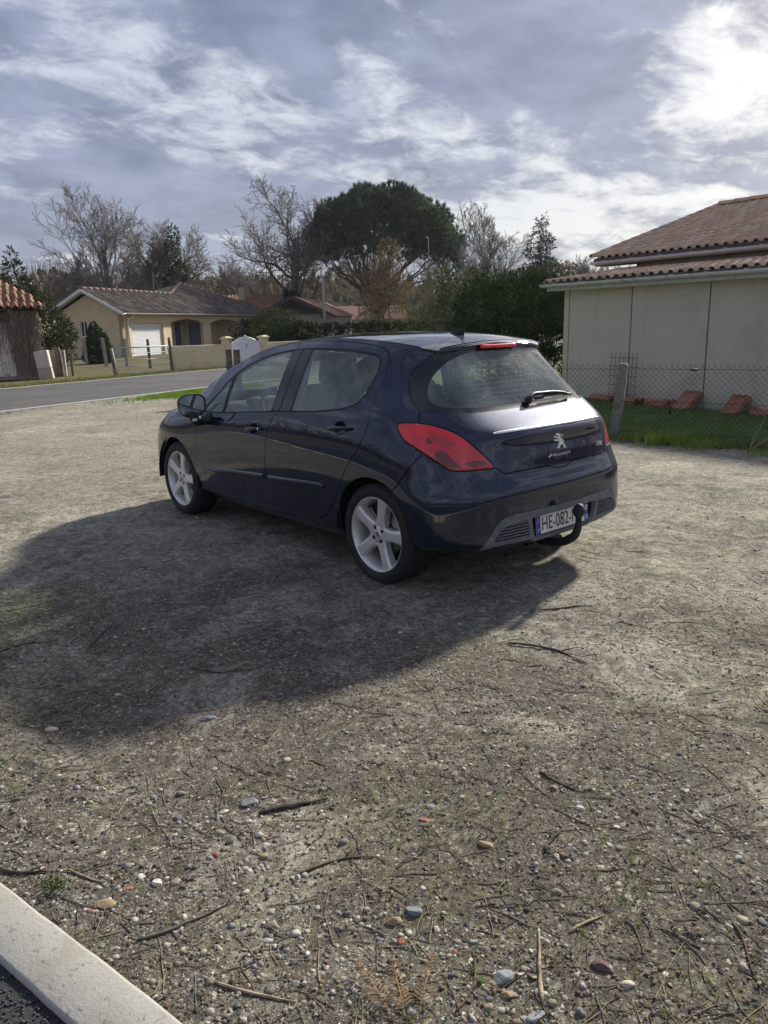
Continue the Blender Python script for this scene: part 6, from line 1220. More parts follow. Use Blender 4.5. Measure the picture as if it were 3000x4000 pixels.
        df = g.node('ShaderNodeBsdfDiffuse', {'Color': (.56, .64, .62, 1)})
        dm = g.math('MULTIPLY', g.sstep(g.noise(tc, 3.0, 7.0, .6), .25, .8), .40 if speck else .34)
        m2 = g.node('ShaderNodeMixShader', {0: dm}); g.l.new(last.outputs[0], m2.inputs[1]); g.l.new(df.outputs[0], m2.inputs[2])
        g.l.new(m2.outputs[0], out.inputs[0]); return m
    M['glass'] = glass('green_tinted_glass', (.78, .86, .82))
    M['rglass'] = glass('heated_rear_glass', (.68, .77, .75), speck=True)
    M['dark_glass'] = mat('dark_roof_glass', (.006, .007, .008), .04, 0, coat=.5)
    M['mirror'] = mat('mirror_silver', (.85, .88, .88), .01, 0, metal=1.0)
    M['drop'] = mat('water_drop', (.75, .78, .8), .05, 0, coat=1.0)
    M['plate'] = mat('plate_white', (.74, .75, .74), .35, .08, 12)
    M['wire'] = mat('copper_brown_wire', (.10, .085, .07), .7, 0)
    M['eu'] = mat('plate_blue', (.010, .045, .33), .35, .05, 12)
    M['ink'] = mat('plate_black_ink', (.008, .008, .009), .4, 0)
    M['lettering'] = mat('sticker_lettering', (.72, .74, .78), .3, 0, metal=.5)
    M['lettering2'] = mat('sticker_faint_lettering', (.10, .115, .15), .4, 0)
    M['star'] = mat('plate_yellow', (.75, .55, .03), .4, 0)
    M['amber'] = mat('amber_lens', (.6, .2, .01), .2, 0, coat=1)
    return M

class Surf:
    """triangle patch with normals and (column, ring) parameters that can be cut along a signed field"""
    def __init__(s, V, N, U, T): s.V, s.N, s.U, s.T = V, N, U, T
    def clip(s, f):
        V, N, U, T = s.V, s.N, s.U, s.T
        f = np.where(np.abs(f) < 1e-7, 1e-7, f); ins = f > 0; c = ins[T].sum(1)
        keep = [T[c == 3]]; nv = len(V); edges = {}
        newA, newB = [], []
        def E(a, b):
            k = (np.minimum(a, b).astype(np.int64) << 32) | np.maximum(a, b); return k
        allE = []
        one = T[c == 1]; two = T[c == 2]
        def rot(t, m):
            i = np.argmax(m, 1); r = np.arange(len(t)); return np.stack([t[r, i], t[r, (i + 1) % 3], t[r, (i + 2) % 3]], 1)
        one = rot(one, ins[one]) if len(one) else one
        two = rot(two, ~ins[two]) if len(two) else two     # first vertex is the outside one
        e = [E(one[:, 0], one[:, 1]), E(one[:, 0], one[:, 2]), E(two[:, 0], two[:, 1]), E(two[:, 0], two[:, 2])]
        uq, inv = np.unique(np.concatenate(e), return_inverse=True)
        a = (uq >> 32).astype(int); b = (uq & 0xffffffff).astype(int)
        t = (f[a]/(f[a] - f[b]))[:, None] if len(uq) else np.zeros((0, 1))
        V2 = np.concatenate([V, V[a] + (V[b] - V[a])*t]); N2 = np.concatenate([N, N[a] + (N[b] - N[a])*t]); U2 = np.concatenate([U, U[a] + (U[b] - U[a])*t])
        inv = inv + nv; n1, n2 = len(one), len(two)
        p, q = inv[:n1], inv[n1:2*n1]; r, w = inv[2*n1:2*n1 + n2], inv[2*n1 + n2:]
        if n1: keep.append(np.stack([one[:, 0], p, q], 1))
        if n2: keep += [np.stack([r, two[:, 1], two[:, 2]], 1), np.stack([r, two[:, 2], w], 1)]
        T2 = np.concatenate(keep); us, iv = np.unique(T2, return_inverse=True)
        N2 = N2/(np.linalg.norm(N2, axis=1)[:, None] + 1e-12)
        return Surf(V2[us], N2[us], U2[us], iv.reshape(-1, 3))
    def split(s, fun, gap):
        f = fun(s); return s.clip(f - gap/2), s.clip(-f - gap/2)
    def moved(s, d): return Surf(s.V + s.N*(d[:, None] if isinstance(d, np.ndarray) else d), s.N, s.U, s.T)
    def refit(s):
        """recompute normals from the faces (after embossing)"""
        n = np.cross(s.V[s.T[:, 1]] - s.V[s.T[:, 0]], s.V[s.T[:, 2]] - s.V[s.T[:, 0]]); N = np.zeros_like(s.V)
        for k in range(3): np.add.at(N, s.T[:, k], n)
        N /= np.linalg.norm(N, axis=1)[:, None] + 1e-12
        c = np.abs(s.V[:, 1]) < 1e-6; N[c, 1] = 0
        return Surf(s.V, N, s.U, s.T)
    def sub(s):
        """one uniform subdivision"""
        T = s.T; E = np.concatenate([T[:, [0, 1]], T[:, [1, 2]], T[:, [2, 0]]]); E.sort(1)
        uq, inv = np.unique(E, axis=0, return_inverse=True); inv = inv.ravel() + len(s.V); m = len(T)
        f = lambda A: np.concatenate([A, (A[uq[:, 0]] + A[uq[:, 1]])/2])
        a, b, c = inv[:m], inv[m:2*m], inv[2*m:]
        T2 = np.concatenate([np.stack([T[:, 0], a, c], 1), np.stack([a, T[:, 1], b], 1), np.stack([c, b, T[:, 2]], 1), np.stack([a, b, c], 1)])
        N = f(s.N); N /= np.linalg.norm(N, axis=1)[:, None] + 1e-12
        return Surf(f(s.V), N, f(s.U), T2)
def flange(s, depth):
    """return edge wall round the open border (not on the centre line)"""
    T = s.T; E = np.concatenate([T[:, [0, 1]], T[:, [1, 2]], T[:, [2, 0]]])
    k = np.sort(E, 1); key = k[:, 0].astype(np.int64)*len(s.V) + k[:, 1]
    uq, idx, cnt = np.unique(key, return_index=True, return_counts=True)
    B = E[idx[cnt == 1]]
    if len(B) == 0: return s.V, s.N, T
    B = B[~((np.abs(s.V[B[:, 0], 1]) < 1e-5) & (np.abs(s.V[B[:, 1], 1]) < 1e-5))]
    n = len(s.V); m = len(B)
    a, b = s.V[B[:, 0]], s.V[B[:, 1]]; na, nb = s.N[B[:, 0]], s.N[B[:, 1]]
    out = np.cross(b - a, na + nb); out /= np.linalg.norm(out, axis=1)[:, None] + 1e-12
    r = .0022; 
    ra, rb = a - na*r*.3 + out*0, b - nb*r*.3
    V = np.concatenate([s.V, a, b, a - na*depth, b - nb*depth]); N = np.concatenate([s.N, (out + na)*.707, (out + nb)*.707, out, out])
    i = np.arange(m) + n
    T2 = np.concatenate([T, np.stack([i, i + 2*m, i + 3*m], 1), np.stack([i, i + 3*m, i + m], 1)])
    return V, N, T2
def side_poly(uv, S, du, dv, closed=True, k=4, smooth=True):
    """signed distance (metres, + inside) to a closed outline drawn in (column, ring) parameters"""
    uv = np.asarray(uv, float)
    P = smoothpts(uv, k, True) if smooth else np.concatenate([uv[i] + (uv[(i + 1) % len(uv)] - uv[i])*np.linspace(0, 1, k, endpoint=False)[:, None] for i in range(len(uv))])
    def at(U):
        u = U[:, 0]; sg = np.where(u < 0, -1.0, 1.0); c = np.clip(np.abs(u)*du, 0, S.shape[1] - 1.001); r = np.clip(U[:, 1]*dv, 0, S.shape[0] - 1.001)
        i = r.astype(int); j = c.astype(int); fr = (r - i)[:, None]; fc = (c - j)[:, None]
        X = S[i, j]*(1 - fr)*(1 - fc) + S[i + 1, j]*fr*(1 - fc) + S[i, j + 1]*(1 - fr)*fc + S[i + 1, j + 1]*fr*fc
        ex = np.maximum(U[:, 1]*dv - (S.shape[0] - 1), 0)[:, None]/dv*.1 + np.maximum(-U[:, 1], 0)[:, None]*.1
        X = X*np.array([1, 1, 1.]); X[:, 1] *= sg; X[:, 2] += np.where(U[:, 1] > 1, 1, -1)*ex[:, 0]
        return X
    X = at(P); Xn = np.roll(X, -1, 0); Pn = np.roll(P, -1, 0)
    def fun(s):
        U, V = s.U, s.V; n = len(U)
        ins = np.zeros(n, bool)
        for (x0, y0), (x1, y1) in zip(P, Pn):
            if y0 == y1: continue
            c = ((y0 > U[:, 1]) != (y1 > U[:, 1])); ins ^= c & (U[:, 0] < (x1 - x0)*(U[:, 1] - y0)/(y1 - y0) + x0)
        d2 = np.full(n, 1e9); D = Xn - X; L = (D*D).sum(1) + 1e-12
        for a, dd, l in zip(X, D, L):
            w = V - a; t = np.clip((w @ dd)/l, 0, 1); q = w - t[:, None]*dd; d2 = np.minimum(d2, (q*q).sum(1))
        return np.where(ins, 1, -1)*np.sqrt(d2)
    return fun

def build_car():
    M = car_materials(); du = dv = 14
    root = thing('parked_car', 'dark blue five door hatchback parked on the gravel with a tow bar', 'car', (CARX, CARY, 0), CARYAW)
    S = surface(du, dv)
    nr, nc = S.shape[:2]
    dR = np.gradient(S, axis=0); dC = np.gradient(S, axis=1); N = np.cross(dR, dC); N /= np.linalg.norm(N, axis=2)[:, :, None] + 1e-12
    N[:, 0, 1] = 0; N[:, -1, 1] = 0; N /= np.linalg.norm(N, axis=2)[:, :, None] + 1e-12
    r, c = np.mgrid[0:nr, 0:nc]; U = np.stack([c/du, r/dv], -1).reshape(-1, 2)
    id_ = np.arange(nr*nc).reshape(nr, nc); a, b, cc, d = id_[:-1, :-1], id_[1:, :-1], id_[1:, 1:], id_[:-1, 1:]
    T = np.concatenate([np.stack([a, d, cc], -1).reshape(-1, 3), np.stack([a, cc, b], -1).reshape(-1, 3)])
    body = Surf(S.reshape(-1, 3), N.reshape(-1, 3), U, T)
    # face orientation: outward
    nn = np.cross(body.V[T[:, 1]] - body.V[T[:, 0]], body.V[T[:, 2]] - body.V[T[:, 0]])
    flip = ((nn*body.N[T[:, 0]]).sum(1) < 0).mean() > .5
    if flip: body.T = T[:, ::-1].copy()
    full = body
    poly = lambda pts, **k: side_poly(pts, S, du, dv, **k)
    def put(name, s, m, depth=.012, both=True, merge=False, parent=root, label=None):
        """link a patch (and its mirror image); merge joins both halves into one part"""
        if len(s.T) == 0: return None
        V, Nn, T = flange(s, depth) if depth else (s.V, s.N, s.T)
        mir = np.array([1, -1, 1.])
        if merge:
            n = len(V); o = mesh(name, np.concatenate([V, V*mir]), np.concatenate([T, T[:, ::-1] + n]), m, parent, N=np.concatenate([Nn, Nn*mir])); return o
        o = mesh(name, V, T, m, parent, N=Nn)
        if both:
            o2 = mesh(name, V*mir, T[:, ::-1].copy(), m, parent, N=Nn*mir); return o, o2
        return o
    GAP = .0062
    # --- wheel arches
    arch = lambda x0, R: (lambda s: np.where(s.V[:, 1] > .45, R - np.hypot(s.V[:, 0] - x0, s.V[:, 2] - .325), -1.0))
    for x0 in (0.0, 2.608):
        _, body = body.split(arch(x0, .352), 0.0)
    liner_src = body
    # --- rear screen
    rg = POLY['rearglass']; rgp = rg + [(-u, v) for u, v in rg[::-1]]
    gl, body = body.split(poly(rgp), .004); liner_a = poly(rgp)
    fr = POLY['frit']; frp = fr + [(-u, v) for u, v in fr[::-1]]
    gin, gout = gl.split(poly(frp), 0.0)
    put('rear_window', gin.moved(-.004), M['rglass'], 0, merge=True)
    put('window_border', gout.moved(-.004), M['gloss'], 0, merge=True)
    # --- tail lamps
    lampf = poly(POLY['lamp']); lamp, body = body.split(lampf, .004)
    lamp = lamp.sub(); f = lampf(lamp)
    lamp = lamp.moved(.006*np.clip(f/.012, 0, 1)**.5 - .004).refit()
    lamp, bez = lamp.split(lambda s: lampf(s) - .0065, 0.0); put('lamp_bezel', bez, M['gloss'], .02)
    inner = [('lamp_reflector', POLY['lampin'], 'red2'), ('lamp_reflector', POLY['lampdark'], 'red3'), ('lamp_reflector', POLY['lampbar'], 'red3'), ('lamp_reflector', POLY['lamptop'], 'red3')]
    pieces = []
    for nm, pts, mk in inner:
        i, lamp = lamp.split(poly(pts, k=3), 0.0); pieces.append((nm, i, mk))
    la, lb = put('tail_lamp', lamp, M['red'], .02)
    for nm, s, mk in pieces:
        if len(s.T):
            Nn = s.N; mesh(nm, s.V, s.T, M[mk], la, N=Nn); mesh(nm, s.V*np.array([1, -1, 1.]), s.T[:, ::-1].copy(), M[mk], lb, N=Nn*np.array([1, -1, 1.]))
    # --- side glass opening
    dlo = POLY['dlo']; dl, body = body.split(lambda s: poly(dlo)(s) + .009, .002)
    parts = [('quarter_window', POLY['qwin'], 'glass', -.004), ('front_window', POLY['fwin'], 'glass', -.004), ('rear_door_window', POLY['rwin'], 'glass', -.004), ('pillar_trim', POLY['black1'], 'gloss', -.001), ('pillar_trim', POLY['black2'], 'gloss', -.001)]
    rest = dl
    for nm, pts, mk, off in parts:
        i, rest = rest.split(poly(pts, smooth=False), .003 if mk == 'gloss' else 0.0)
        put(nm, i.moved(off), M[mk], .006 if mk == 'gloss' else 0)
    put('window_seal', rest.moved(-.001), M['rubber'], .012)
    # --- sail trim at the fender
    tri, body = body.split(poly(POLY['sail'], smooth=False), .003); put('corner_trim', tri, M['gloss'], .01)
    # --- bumper, tailgate
    gate, body = body.split(poly(POLY['gate'], smooth=False), GAP)
    bump, body = body.split(poly(POLY['bumper'], smooth=False), GAP)
    # garnish
    gp = POLY['garnish']; gp2 = gp + [(-u, v) for u, v in gp[::-1]]
    gar, bump = bump.split(poly(gp2, smooth=False), .003)
    gr, gar = gar.split(poly(POLY['grille'], smooth=False), 0.0)
    pr = POLY['platerec']; pr2 = pr + [(-u, v) for u, v in pr[::-1]]
    prf = poly(pr2, smooth=False); rec, gar = gar.split(prf, 0.0)
    put('rear_bumper', bump, M['paint'], .02, merge=True)
    g0 = put('bumper_insert', gar.moved(.004), M['grey'], .03, merge=True)
    put('plate_recess', rec.moved(-.040), M['black'], 0, merge=True, parent=g0)
    a_, b_ = put('vent_panel', gr.moved(-.02), M['black'], 0, parent=g0)
    # louvres across the vents
    for sgn in (1, -1):
        for k in range(6):
            z = .352 + k*.0172; y0 = .338; y1 = .605 - (z - .34)*.62 if z > .36 else .60
            if z > .42: y1 = .56 - (z - .42)*2.6
            ys = np.linspace(y0, y1, 8); pts = []
            for yy in ys:
                j = int(np.argmin(np.abs(S[int(2*dv), :6*du, 1] - yy))); col = S[:, j]; i = int(np.argmin(np.abs(col[:3*dv, 2] - z))); pts.append((col[i, 0] + .003, sgn*yy, z))
            mb = MB(); P = np.array(pts); mb.tube(P, .0052, 6); mb.out('louvre', M['grey'], g0, smooth=True)
    put('tailgate', gate, M['paint'], .02, merge=True)
    # --- fuel flap, door handle cups, doors
    flap, body = body.split(poly(POLY['fuel']), .0028)
    mesh('fuel_flap', *[flap.V, flap.T], M['paint'], root, N=flap.N); mir = flap.V*np.array([1, -1, 1.])
    mesh('quarter_patch', mir, flap.T[:, ::-1].copy(), M['paint'], root, N=flap.N*np.array([1, -1, 1.]))
    fd, body = body.split(poly(POLY['fdoor'], smooth=False), GAP)
    rd, body = body.split(poly(POLY['rdoor'], smooth=False), GAP)
    for nm, s, cup, strip, hp in (('front_door', fd, 'cup1', 'strip1', 'handle1'), ('rear_door', rd, 'cup2', 'strip2', 'handle2')):
        cf = poly(POLY[cup]); cu, s = s.split(cf, 0.0); cu = cu.sub(); f = np.clip(cf(cu), 0, 1); cu = cu.moved(-.022*(1 - np.exp(-f/.014))).refit()
        sf = poly(POLY[strip], smooth=False); st, s2 = s.split(sf, 0.0); st = st.sub(); f = np.clip(sf(st), 0, 1); st = st.moved(.0005 + .011*np.clip(f/.010, 0, 1)).refit()
        a, b = put(nm, s2, M['paint'], .02)
        put('handle_recess', cu, M['paint'], 0, parent=a, both=False); put('handle_recess', Surf(cu.V*np.array([1, -1, 1.]), cu.N*np.array([1, -1, 1.]), cu.U, cu.T[:, ::-1].copy()), M['paint'], 0, parent=b, both=False)
        put('rub_strip', st, M['paint'], 0, parent=a, both=False); put('rub_strip', Surf(st.V*np.array([1, -1, 1.]), st.N*np.array([1, -1, 1.]), st.U, st.T[:, ::-1].copy()), M['paint'], 0, parent=b, both=False)
        # handle bar
        x0, x1, z0, z1, yy = HAND[hp]
        t = np.linspace(0, 1, 13); P = np.stack([x0 + (x1 - x0)*t, yy + .006 + .026*np.sin(np.pi*np.clip(t, 0, 1))**.45, z0 + (z1 - z0)*t + .004*np.sin(np.pi*t)], 1)
        R = .011*np.clip(np.sin(np.pi*(t*.86 + .09))**.35, .5, 1)
        V, F = tube(P, R, 10); n = 10; F += [tuple(range(n))[::-1], tuple(12*n + i for i in range(n))]
        V = V.copy(); V[:, 2] = (V[:, 2] - np.repeat(P[:, 2], n))*1.25 + np.repeat(P[:, 2], n)
        mesh('door_handle', V, F, M['paint'], a); mesh('door_handle', V*np.array([1, -1, 1.]), [f[::-1] for f in F], M['paint'], b)
        if hp == 'handle1':
            MB().box((x1 + .025, yy + .031, z1), (.012, .004, .022)).out('lock_cover', M['chrome'], a, bevel=.002)
    # --- front end
    hl, body = body.split(poly(POLY['headlamp']), .004); put('headlamp', hl.moved(.001), M['dark_glass'], .02)
    hood, body = body.split(poly(POLY['hood'], smooth=False), GAP); put('bonnet', hood, M['paint'], .015, merge=True)
    fb, body = body.split(poly(POLY['fbumper'], smooth=False), GAP)
    gri, fb = fb.split(poly(POLY['fgrille'] + [(34 - u, v) for u, v in POLY['fgrille'][::-1]], smooth=False), 0)
    o = put('front_bumper', fb, M['paint'], .015, merge=True); put('intake_grille', gri.moved(-.02), M['black'], 0, merge=True, parent=o)
    put('body_side', body, M['paint'], .03)
    # --- inner lining, with the windows left open
    S2 = surface(6, 6); r2, c2 = np.mgrid[0:S2.shape[0], 0:S2.shape[1]]; N2 = np.cross(np.gradient(S2, axis=0), np.gradient(S2, axis=1)); N2[:, 0, 1] = 0; N2[:, -1, 1] = 0; N2 /= np.linalg.norm(N2, axis=2)[:, :, None] + 1e-12
    i2 = np.arange(r2.size).reshape(r2.shape); q2 = (i2[:-1, :-1], i2[:-1, 1:], i2[1:, 1:], i2[1:, :-1]); T2 = np.concatenate([np.stack([q2[0], q2[1], q2[2]], -1).reshape(-1, 3), np.stack([q2[0], q2[2], q2[3]], -1).reshape(-1, 3)])
    li = Surf(S2.reshape(-1, 3), N2.reshape(-1, 3), np.stack([c2/6, r2/6], -1).reshape(-1, 2), T2)
    for x0 in (0.0, 2.608): _, li = li.split(arch(x0, .45), 0.0)
    for pts, sm in ((rgp, True), (dlo, False)):
        _, li = li.split(lambda s, p=pts, q=sm: poly(p)(s) + .004, 0.0)
    put('cabin_lining', li.clip(li.U[:, 1] - 3.2).moved(-.028), M['liner'], 0, merge=True)
    # --- roof cap
    RF = roof(S, 26); nr, nc = RF.shape[:2]
    V = RF.reshape(-1, 3); id_ = np.arange(nr*nc).reshape(nr, nc); a, b, cc, d = id_[:-1, :-1], id_[1:, :-1], id_[1:, 1:], id_[:-1, 1:]
    T = np.concatenate([np.stack([a, d, cc], -1).reshape(-1, 3), np.stack([a, cc, b], -1).reshape(-1, 3)])
    nn = np.cross(V[T[:, 1]] - V[T[:, 0]], V[T[:, 2]] - V[T[:, 0]]); ok = np.linalg.norm(nn, axis=1) > 1e-10; T = T[ok]; nn = nn[ok]
    T = np.where((nn[:, 2] < 0)[:, None], T[:, ::-1], T)
    cap = Surf(V, np.zeros_like(V), V[:, :2].copy(), T).refit()
    E = S[-1]
    def railx(s):     # distance to the rail (approx, in y)
        k = np.argmax(E[:, 1]); side = E[5*du:13*du + 1]
        return np.interp(s.V[:, 0], side[:, 0], side[:, 1]) - s.V[:, 1]
    seam = lambda s: s.V[:, 0] - (-.022 - .30*s.V[:, 1]**2)
    head = lambda s: s.V[:, 0] - (1.235 - .12*s.V[:, 1]**2)
    rest, spo = cap.split(seam, .004); put('spoiler', spo, M['paint'], .012, merge=True)
    ws, rf = rest.split(head, .006)
    wsi, wso = ws.split(lambda s: np.minimum(railx(s) - .035, 2.40 - .1*s.V[:, 1]**2 - s.V[:, 0]), .002)
    put('windscreen', wsi.moved(-.003), M['glass'], 0, merge=True); put('screen_surround', wso, M['gloss'], .006, merge=True)
    mid, edge = rf.split(lambda s: railx(s) - .022, .0)
    put('roof_ditch_trim', edge.moved(-.004), M['rubber'], .01)
    pan, rfm = mid.split(lambda s: np.minimum(np.minimum(s.V[:, 0] - .33, 1.19 - s.V[:, 0]), .47 - s.V[:, 1]), .004)
    put('panoramic_roof', pan.moved(-.001), M['dark_glass'], .008, merge=True); put('roof_panel', rfm, M['paint'], .008, merge=True)
    lin = rfm.moved(-.03); put('headliner', lin, M['liner'], 0, merge=True)
    # --- third brake lamp on the spoiler edge
    pts = np.array([(-.2185 - .002 + .10*yy**2, yy, 1.4195) for yy in np.linspace(-.165, .165, 15)])
    V, F = tube(pts, np.full(15, .0125), 8); V[:, 0] = (V[:, 0] + .219)*.7 - .219
    F += [tuple(range(8))[::-1], tuple(14*8 + i for i in range(8))]
    mesh('brake_lamp', V, F, M['red'], root)
    # --- chrome strip across the tailgate
    st = [(-.622, .507, .957), (-.641, .432, .96), (-.655, .345, .962), (-.666, .226, .9625), (-.671, .14, .963), (-.672, 0, .963)]
    P = np.array(st + [(x, -y, z) for x, y, z in st[-2::-1]]); P = smoothpts(P, 5)
    L = np.linspace(-1, 1, len(P)); w = .0075*np.clip((1 - np.abs(L))*14, .25, 1)
    sec = [(-.003, -1), (.010, -.75), (.006, .35), (-.003, 1)]; V = []; F = []
    for p, ww, nrm in zip(P, w, np.stack([-np.ones(len(P)), P[:, 1]*.5, 0*L], 1)):
        nrm = nrm/np.linalg.norm(nrm)
        for o_, q_ in sec: V.append(p + nrm*o_ + np.array([0, 0, ww*q_]))
    for i in range(len(P) - 1):
        for k in range(3): F.append((i*4 + k, i*4 + k + 1, i*4 + k + 5, i*4 + k + 4))
    mesh('chrome_strip', V, [f[::-1] for f in F], M['chrome'], root, smooth=False)
    # --- lion badge
    def flat(name, pts, y, z, sc, m, x, th=.004, tilt=0.0, parent=root):
        """outline (right, up) on the tailgate, seen from behind"""
        pts = [(y - sc*px, z + sc*py) for px, py in pts]; mb = MB(); n = len(pts)
        # extrude along -x
        xs = lambda zz: x + (zz - z)*tilt
        V = [(xs(b) - th, a, b) for a, b in pts] + [(xs(b) + .006, a, b) for a, b in pts]
        F = [tuple(range(n)), tuple(range(n, 2*n))[::-1]] + [(i, n + i, n + (i + 1) % n, (i + 1) % n) for i in range(n)]
        return mesh(name, V, F, m, parent, smooth=False)
    for kk, pts in enumerate(LION):
        flat('lion_badge', pts, -.002, .862, .094, M['chrome'], -.7045, .005, .12)
    # --- lettering
    def text(name, body, y, z, size, m, x, sx=1.0, th=.0015, tilt=0.0, yaw=0.0, align='CENTER', parent=root, space=1.0):
        cu = bpy.data.curves.new(name, 'FONT'); cu.body = body; cu.size = size; cu.extrude = th; cu.align_x = align; cu.align_y = 'CENTER'; cu.space_character = space
        cu.materials.append(m); o = bpy.data.objects.new(name, cu); link(o, parent)
        # text x -> car -y, text y -> car +z, text normal -> car -x
        R = Matrix(((0, 0, -1), (-1, 0, 0), (0, 1, 0))).to_4x4()
        o.matrix_local = Matrix.Translation((x, y, z)) @ Matrix.Rotation(yaw, 4, 'Z') @ Matrix.Rotation(tilt, 4, 'Y') @ R @ Matrix.Diagonal((sx, 1, 1, 1)); return o
    text('dealer_lettering', 'PEUGEOT', -.014, .7835, .0235, M['lettering'], -.7155, sx=1.62, tilt=RAD(8), space=1.08)
    text('dealer_lettering', 'VANBUSSEL - BREE', -.004, .7655, .0150, M['lettering2'], -.7190, sx=1.10, tilt=RAD(8), space=1.05)
    flat('dealer_mark', [(0, 0), (.035, .012), (.038, .024), (.012, .016)], .115, .772, 1.0, M['lettering'], -.7125, .001)
    flat('dealer_mark', [(0, 0), (.016, .005), (.024, .016), (.008, .010)], .138, .769, .9, M['lettering'], -.710, .001)
    text('model_badge', '308', -.432, .797, .041, M['chrome'], -.6935, sx=1.0, th=.003, tilt=RAD(8), yaw=RAD(-9), space=.95)
    # --- number plate
    pl = MB().box((0, 0, 0), (.004, .52, .110)).out('number_plate', M['plate'], root, bevel=.004); pl.location = (-.7480, 0, .3905); pl.rotation_euler = (0, RAD(5.5), 0)
    for yy in (.240, -.240): MB().box((-.0027, yy, 0), (.0012, .0395, .108)).out('plate_band', M['eu'], pl)
    text('plate_lettering', 'HE-082-NP', 0.006, -.002, .116, M['ink'], -.0034, sx=.735, th=.0005, parent=pl, space=1.03)
    text('plate_lettering', 'F', .240, -.0325, .034, M['plate'], -.0039, sx=.9, th=.0004, parent=pl)
    text('plate_lettering', '33', -.240, -.0325, .044, M['plate'], -.0039, sx=.75, th=.0004, parent=pl)
    for k in range(12):
        t = k*math.pi/6; MB().box((-.0039, .240 + .012*math.cos(t), .0255 + .012*math.sin(t)), (.0006, .0034, .0034)).out('plate_star', M['star'], pl)
    flat('region_shield', [(-.013, .018), (.013, .018), (.013, -.004), (0, -.018), (-.013, -.004)], -.240, .0255, 1.0, M['plate'], -.0025, .0014, parent=pl)
    flat('region_shield', [(-.006, .010), (.004, .011), (.007, .002), (.003, -.009), (-.005, -.006)], -.240, .0255, 1.0, M['red'], -.0030, .0014, parent=pl)
    # --- tow bar
    P = smoothpts([(-.50, 0, .235), (-.62, 0, .222), (-.72, 0, .232), (-.79, 0, .262), (-.842, 0, .305), (-.862, 0, .365), (-.862, 0, .425)], 4)
    mb = MB(); mb.tube(P, np.interp(np.linspace(0, 1, len(P)), [0, .6, .9, 1], [.026, .027, .020, .018]), 12); tb = mb.out('tow_bar', M['rubber'], root, smooth=True)
    V, F = lathe([(.001, .050), (.014, .047), (.027, .034), (.034, .016), (.035, -.004), (.030, -.022), (.019, -.034), (.018, -.04)], 18, 'z')
    mesh('ball_cover', V + np.array([-.862, 0, .452]), F, M['rubber'], tb)
    MB().box((-.54, 0, .275), (.10, .9, .06)).box((-.64, .19, .262), (.05, .07, .04)).out('tow_crossbar', M['under'], tb, bevel=.006)
    # --- aerial
    mb = MB(); P = np.array([(.20, 0, 1.490), (.17, 0, 1.505), (.13, 0, 1.525), (.105, 0, 1.545)])
    V = []; F = []
    for p, (w, h) in zip([(.235, 0, 1.489), (.20, 0, 1.489), (.15, 0, 1.487), (.10, 0, 1.483), (.075, 0, 1.482)], [(.004, .004), (.014, .014), (.021, .036), (.017, .060), (.010, .058)]):
        for yy, zz in ((-1, -.012), (-.6, .5), (-.2, 1), (.2, 1), (.6, .5), (1, -.012)): V.append((p[0] - zz*h*.25, yy*w, p[2] + zz*h))
    for i in range(4):
        for k in range(6): F.append((i*6 + k, i*6 + (k + 1) % 6, i*6 + 6 + (k + 1) % 6, i*6 + 6 + k))
    F += [tuple(range(6))[::-1], tuple(24 + i for i in range(6))]
    ab = mesh('aerial', V, F, M['rubber'], root); ab.modifiers.new('sub', 'SUBSURF').levels = 1; ab.modifiers['sub'].render_levels = 2
    MB().tube([(.095, 0, 1.53), (.02, 0, 1.64), (-.06, 0, 1.755), (-.129, 0, 1.848)], [.0065, .0058, .005, .004], 6).out('aerial_rod', M['rubber'], ab, smooth=True)
    # --- rear wiper
    wb = MB(); 
    def onrear(yy, t):   # point on the rear screen: t 0 base .. 1 top
        j = int(np.argmin(np.abs(S[10*dv, :5*du, 1] - abs(yy)))); i = int((9 + 3.2*t)*dv); p = S[i, j]; q = N.reshape(S.shape)[i, j] if False else None; return np.array([p[0], yy, p[2]])
    off = np.array([-.022, 0, .02])
    piv = onrear(.03, .075) + off*.8
    arm = [piv, onrear(-.03, .115) + off*1.05, onrear(-.10, .13) + off*1.15, onrear(-.22, .12) + off*1.1, onrear(-.33, .10) + off*1.0, onrear(-.41, .05) + off*.7]
    A = smoothpts(np.array(arm), 4); V, F = tube(A, np.interp(np.linspace(0, 1, len(A)), [0, .15, .5, 1], [.014, .015, .010, .005]), 8); F += [tuple(range(8))[::-1], tuple((len(A) - 1)*8 + i for i in range(8))]
    wp = mesh('wiper', V, F, M['black'], root)
    wb = MB(); wb.tube([onrear(yy, .075 + .02*math.sin((yy + .43)/.40*3.14)) + off*.75 for yy in np.linspace(-.03, -.43, 12)], .0085, 6); wb.out('wiper_blade', M['rubber'], wp, smooth=True)
    V, F = lathe([(.001, .030), (.016, .028), (.022, .018), (.024, 0)], 16, 'z'); V = V @ np.array(Matrix.Rotation(RAD(-50), 3, 'Y')).T + (onrear(.02, .08) + off*.1); mesh('wiper_cap', V, F, M['black'], wp)
    # rain drops on the screen
    rng = np.random.default_rng(4); V = []; F = []; n = 0
    ico = [(0, 0, 1), (.894, 0, .447), (.276, .851, .447), (-.724, .526, .447), (-.724, -.526, .447), (.276, -.851, .447)]
    NS = N.reshape(S.shape)
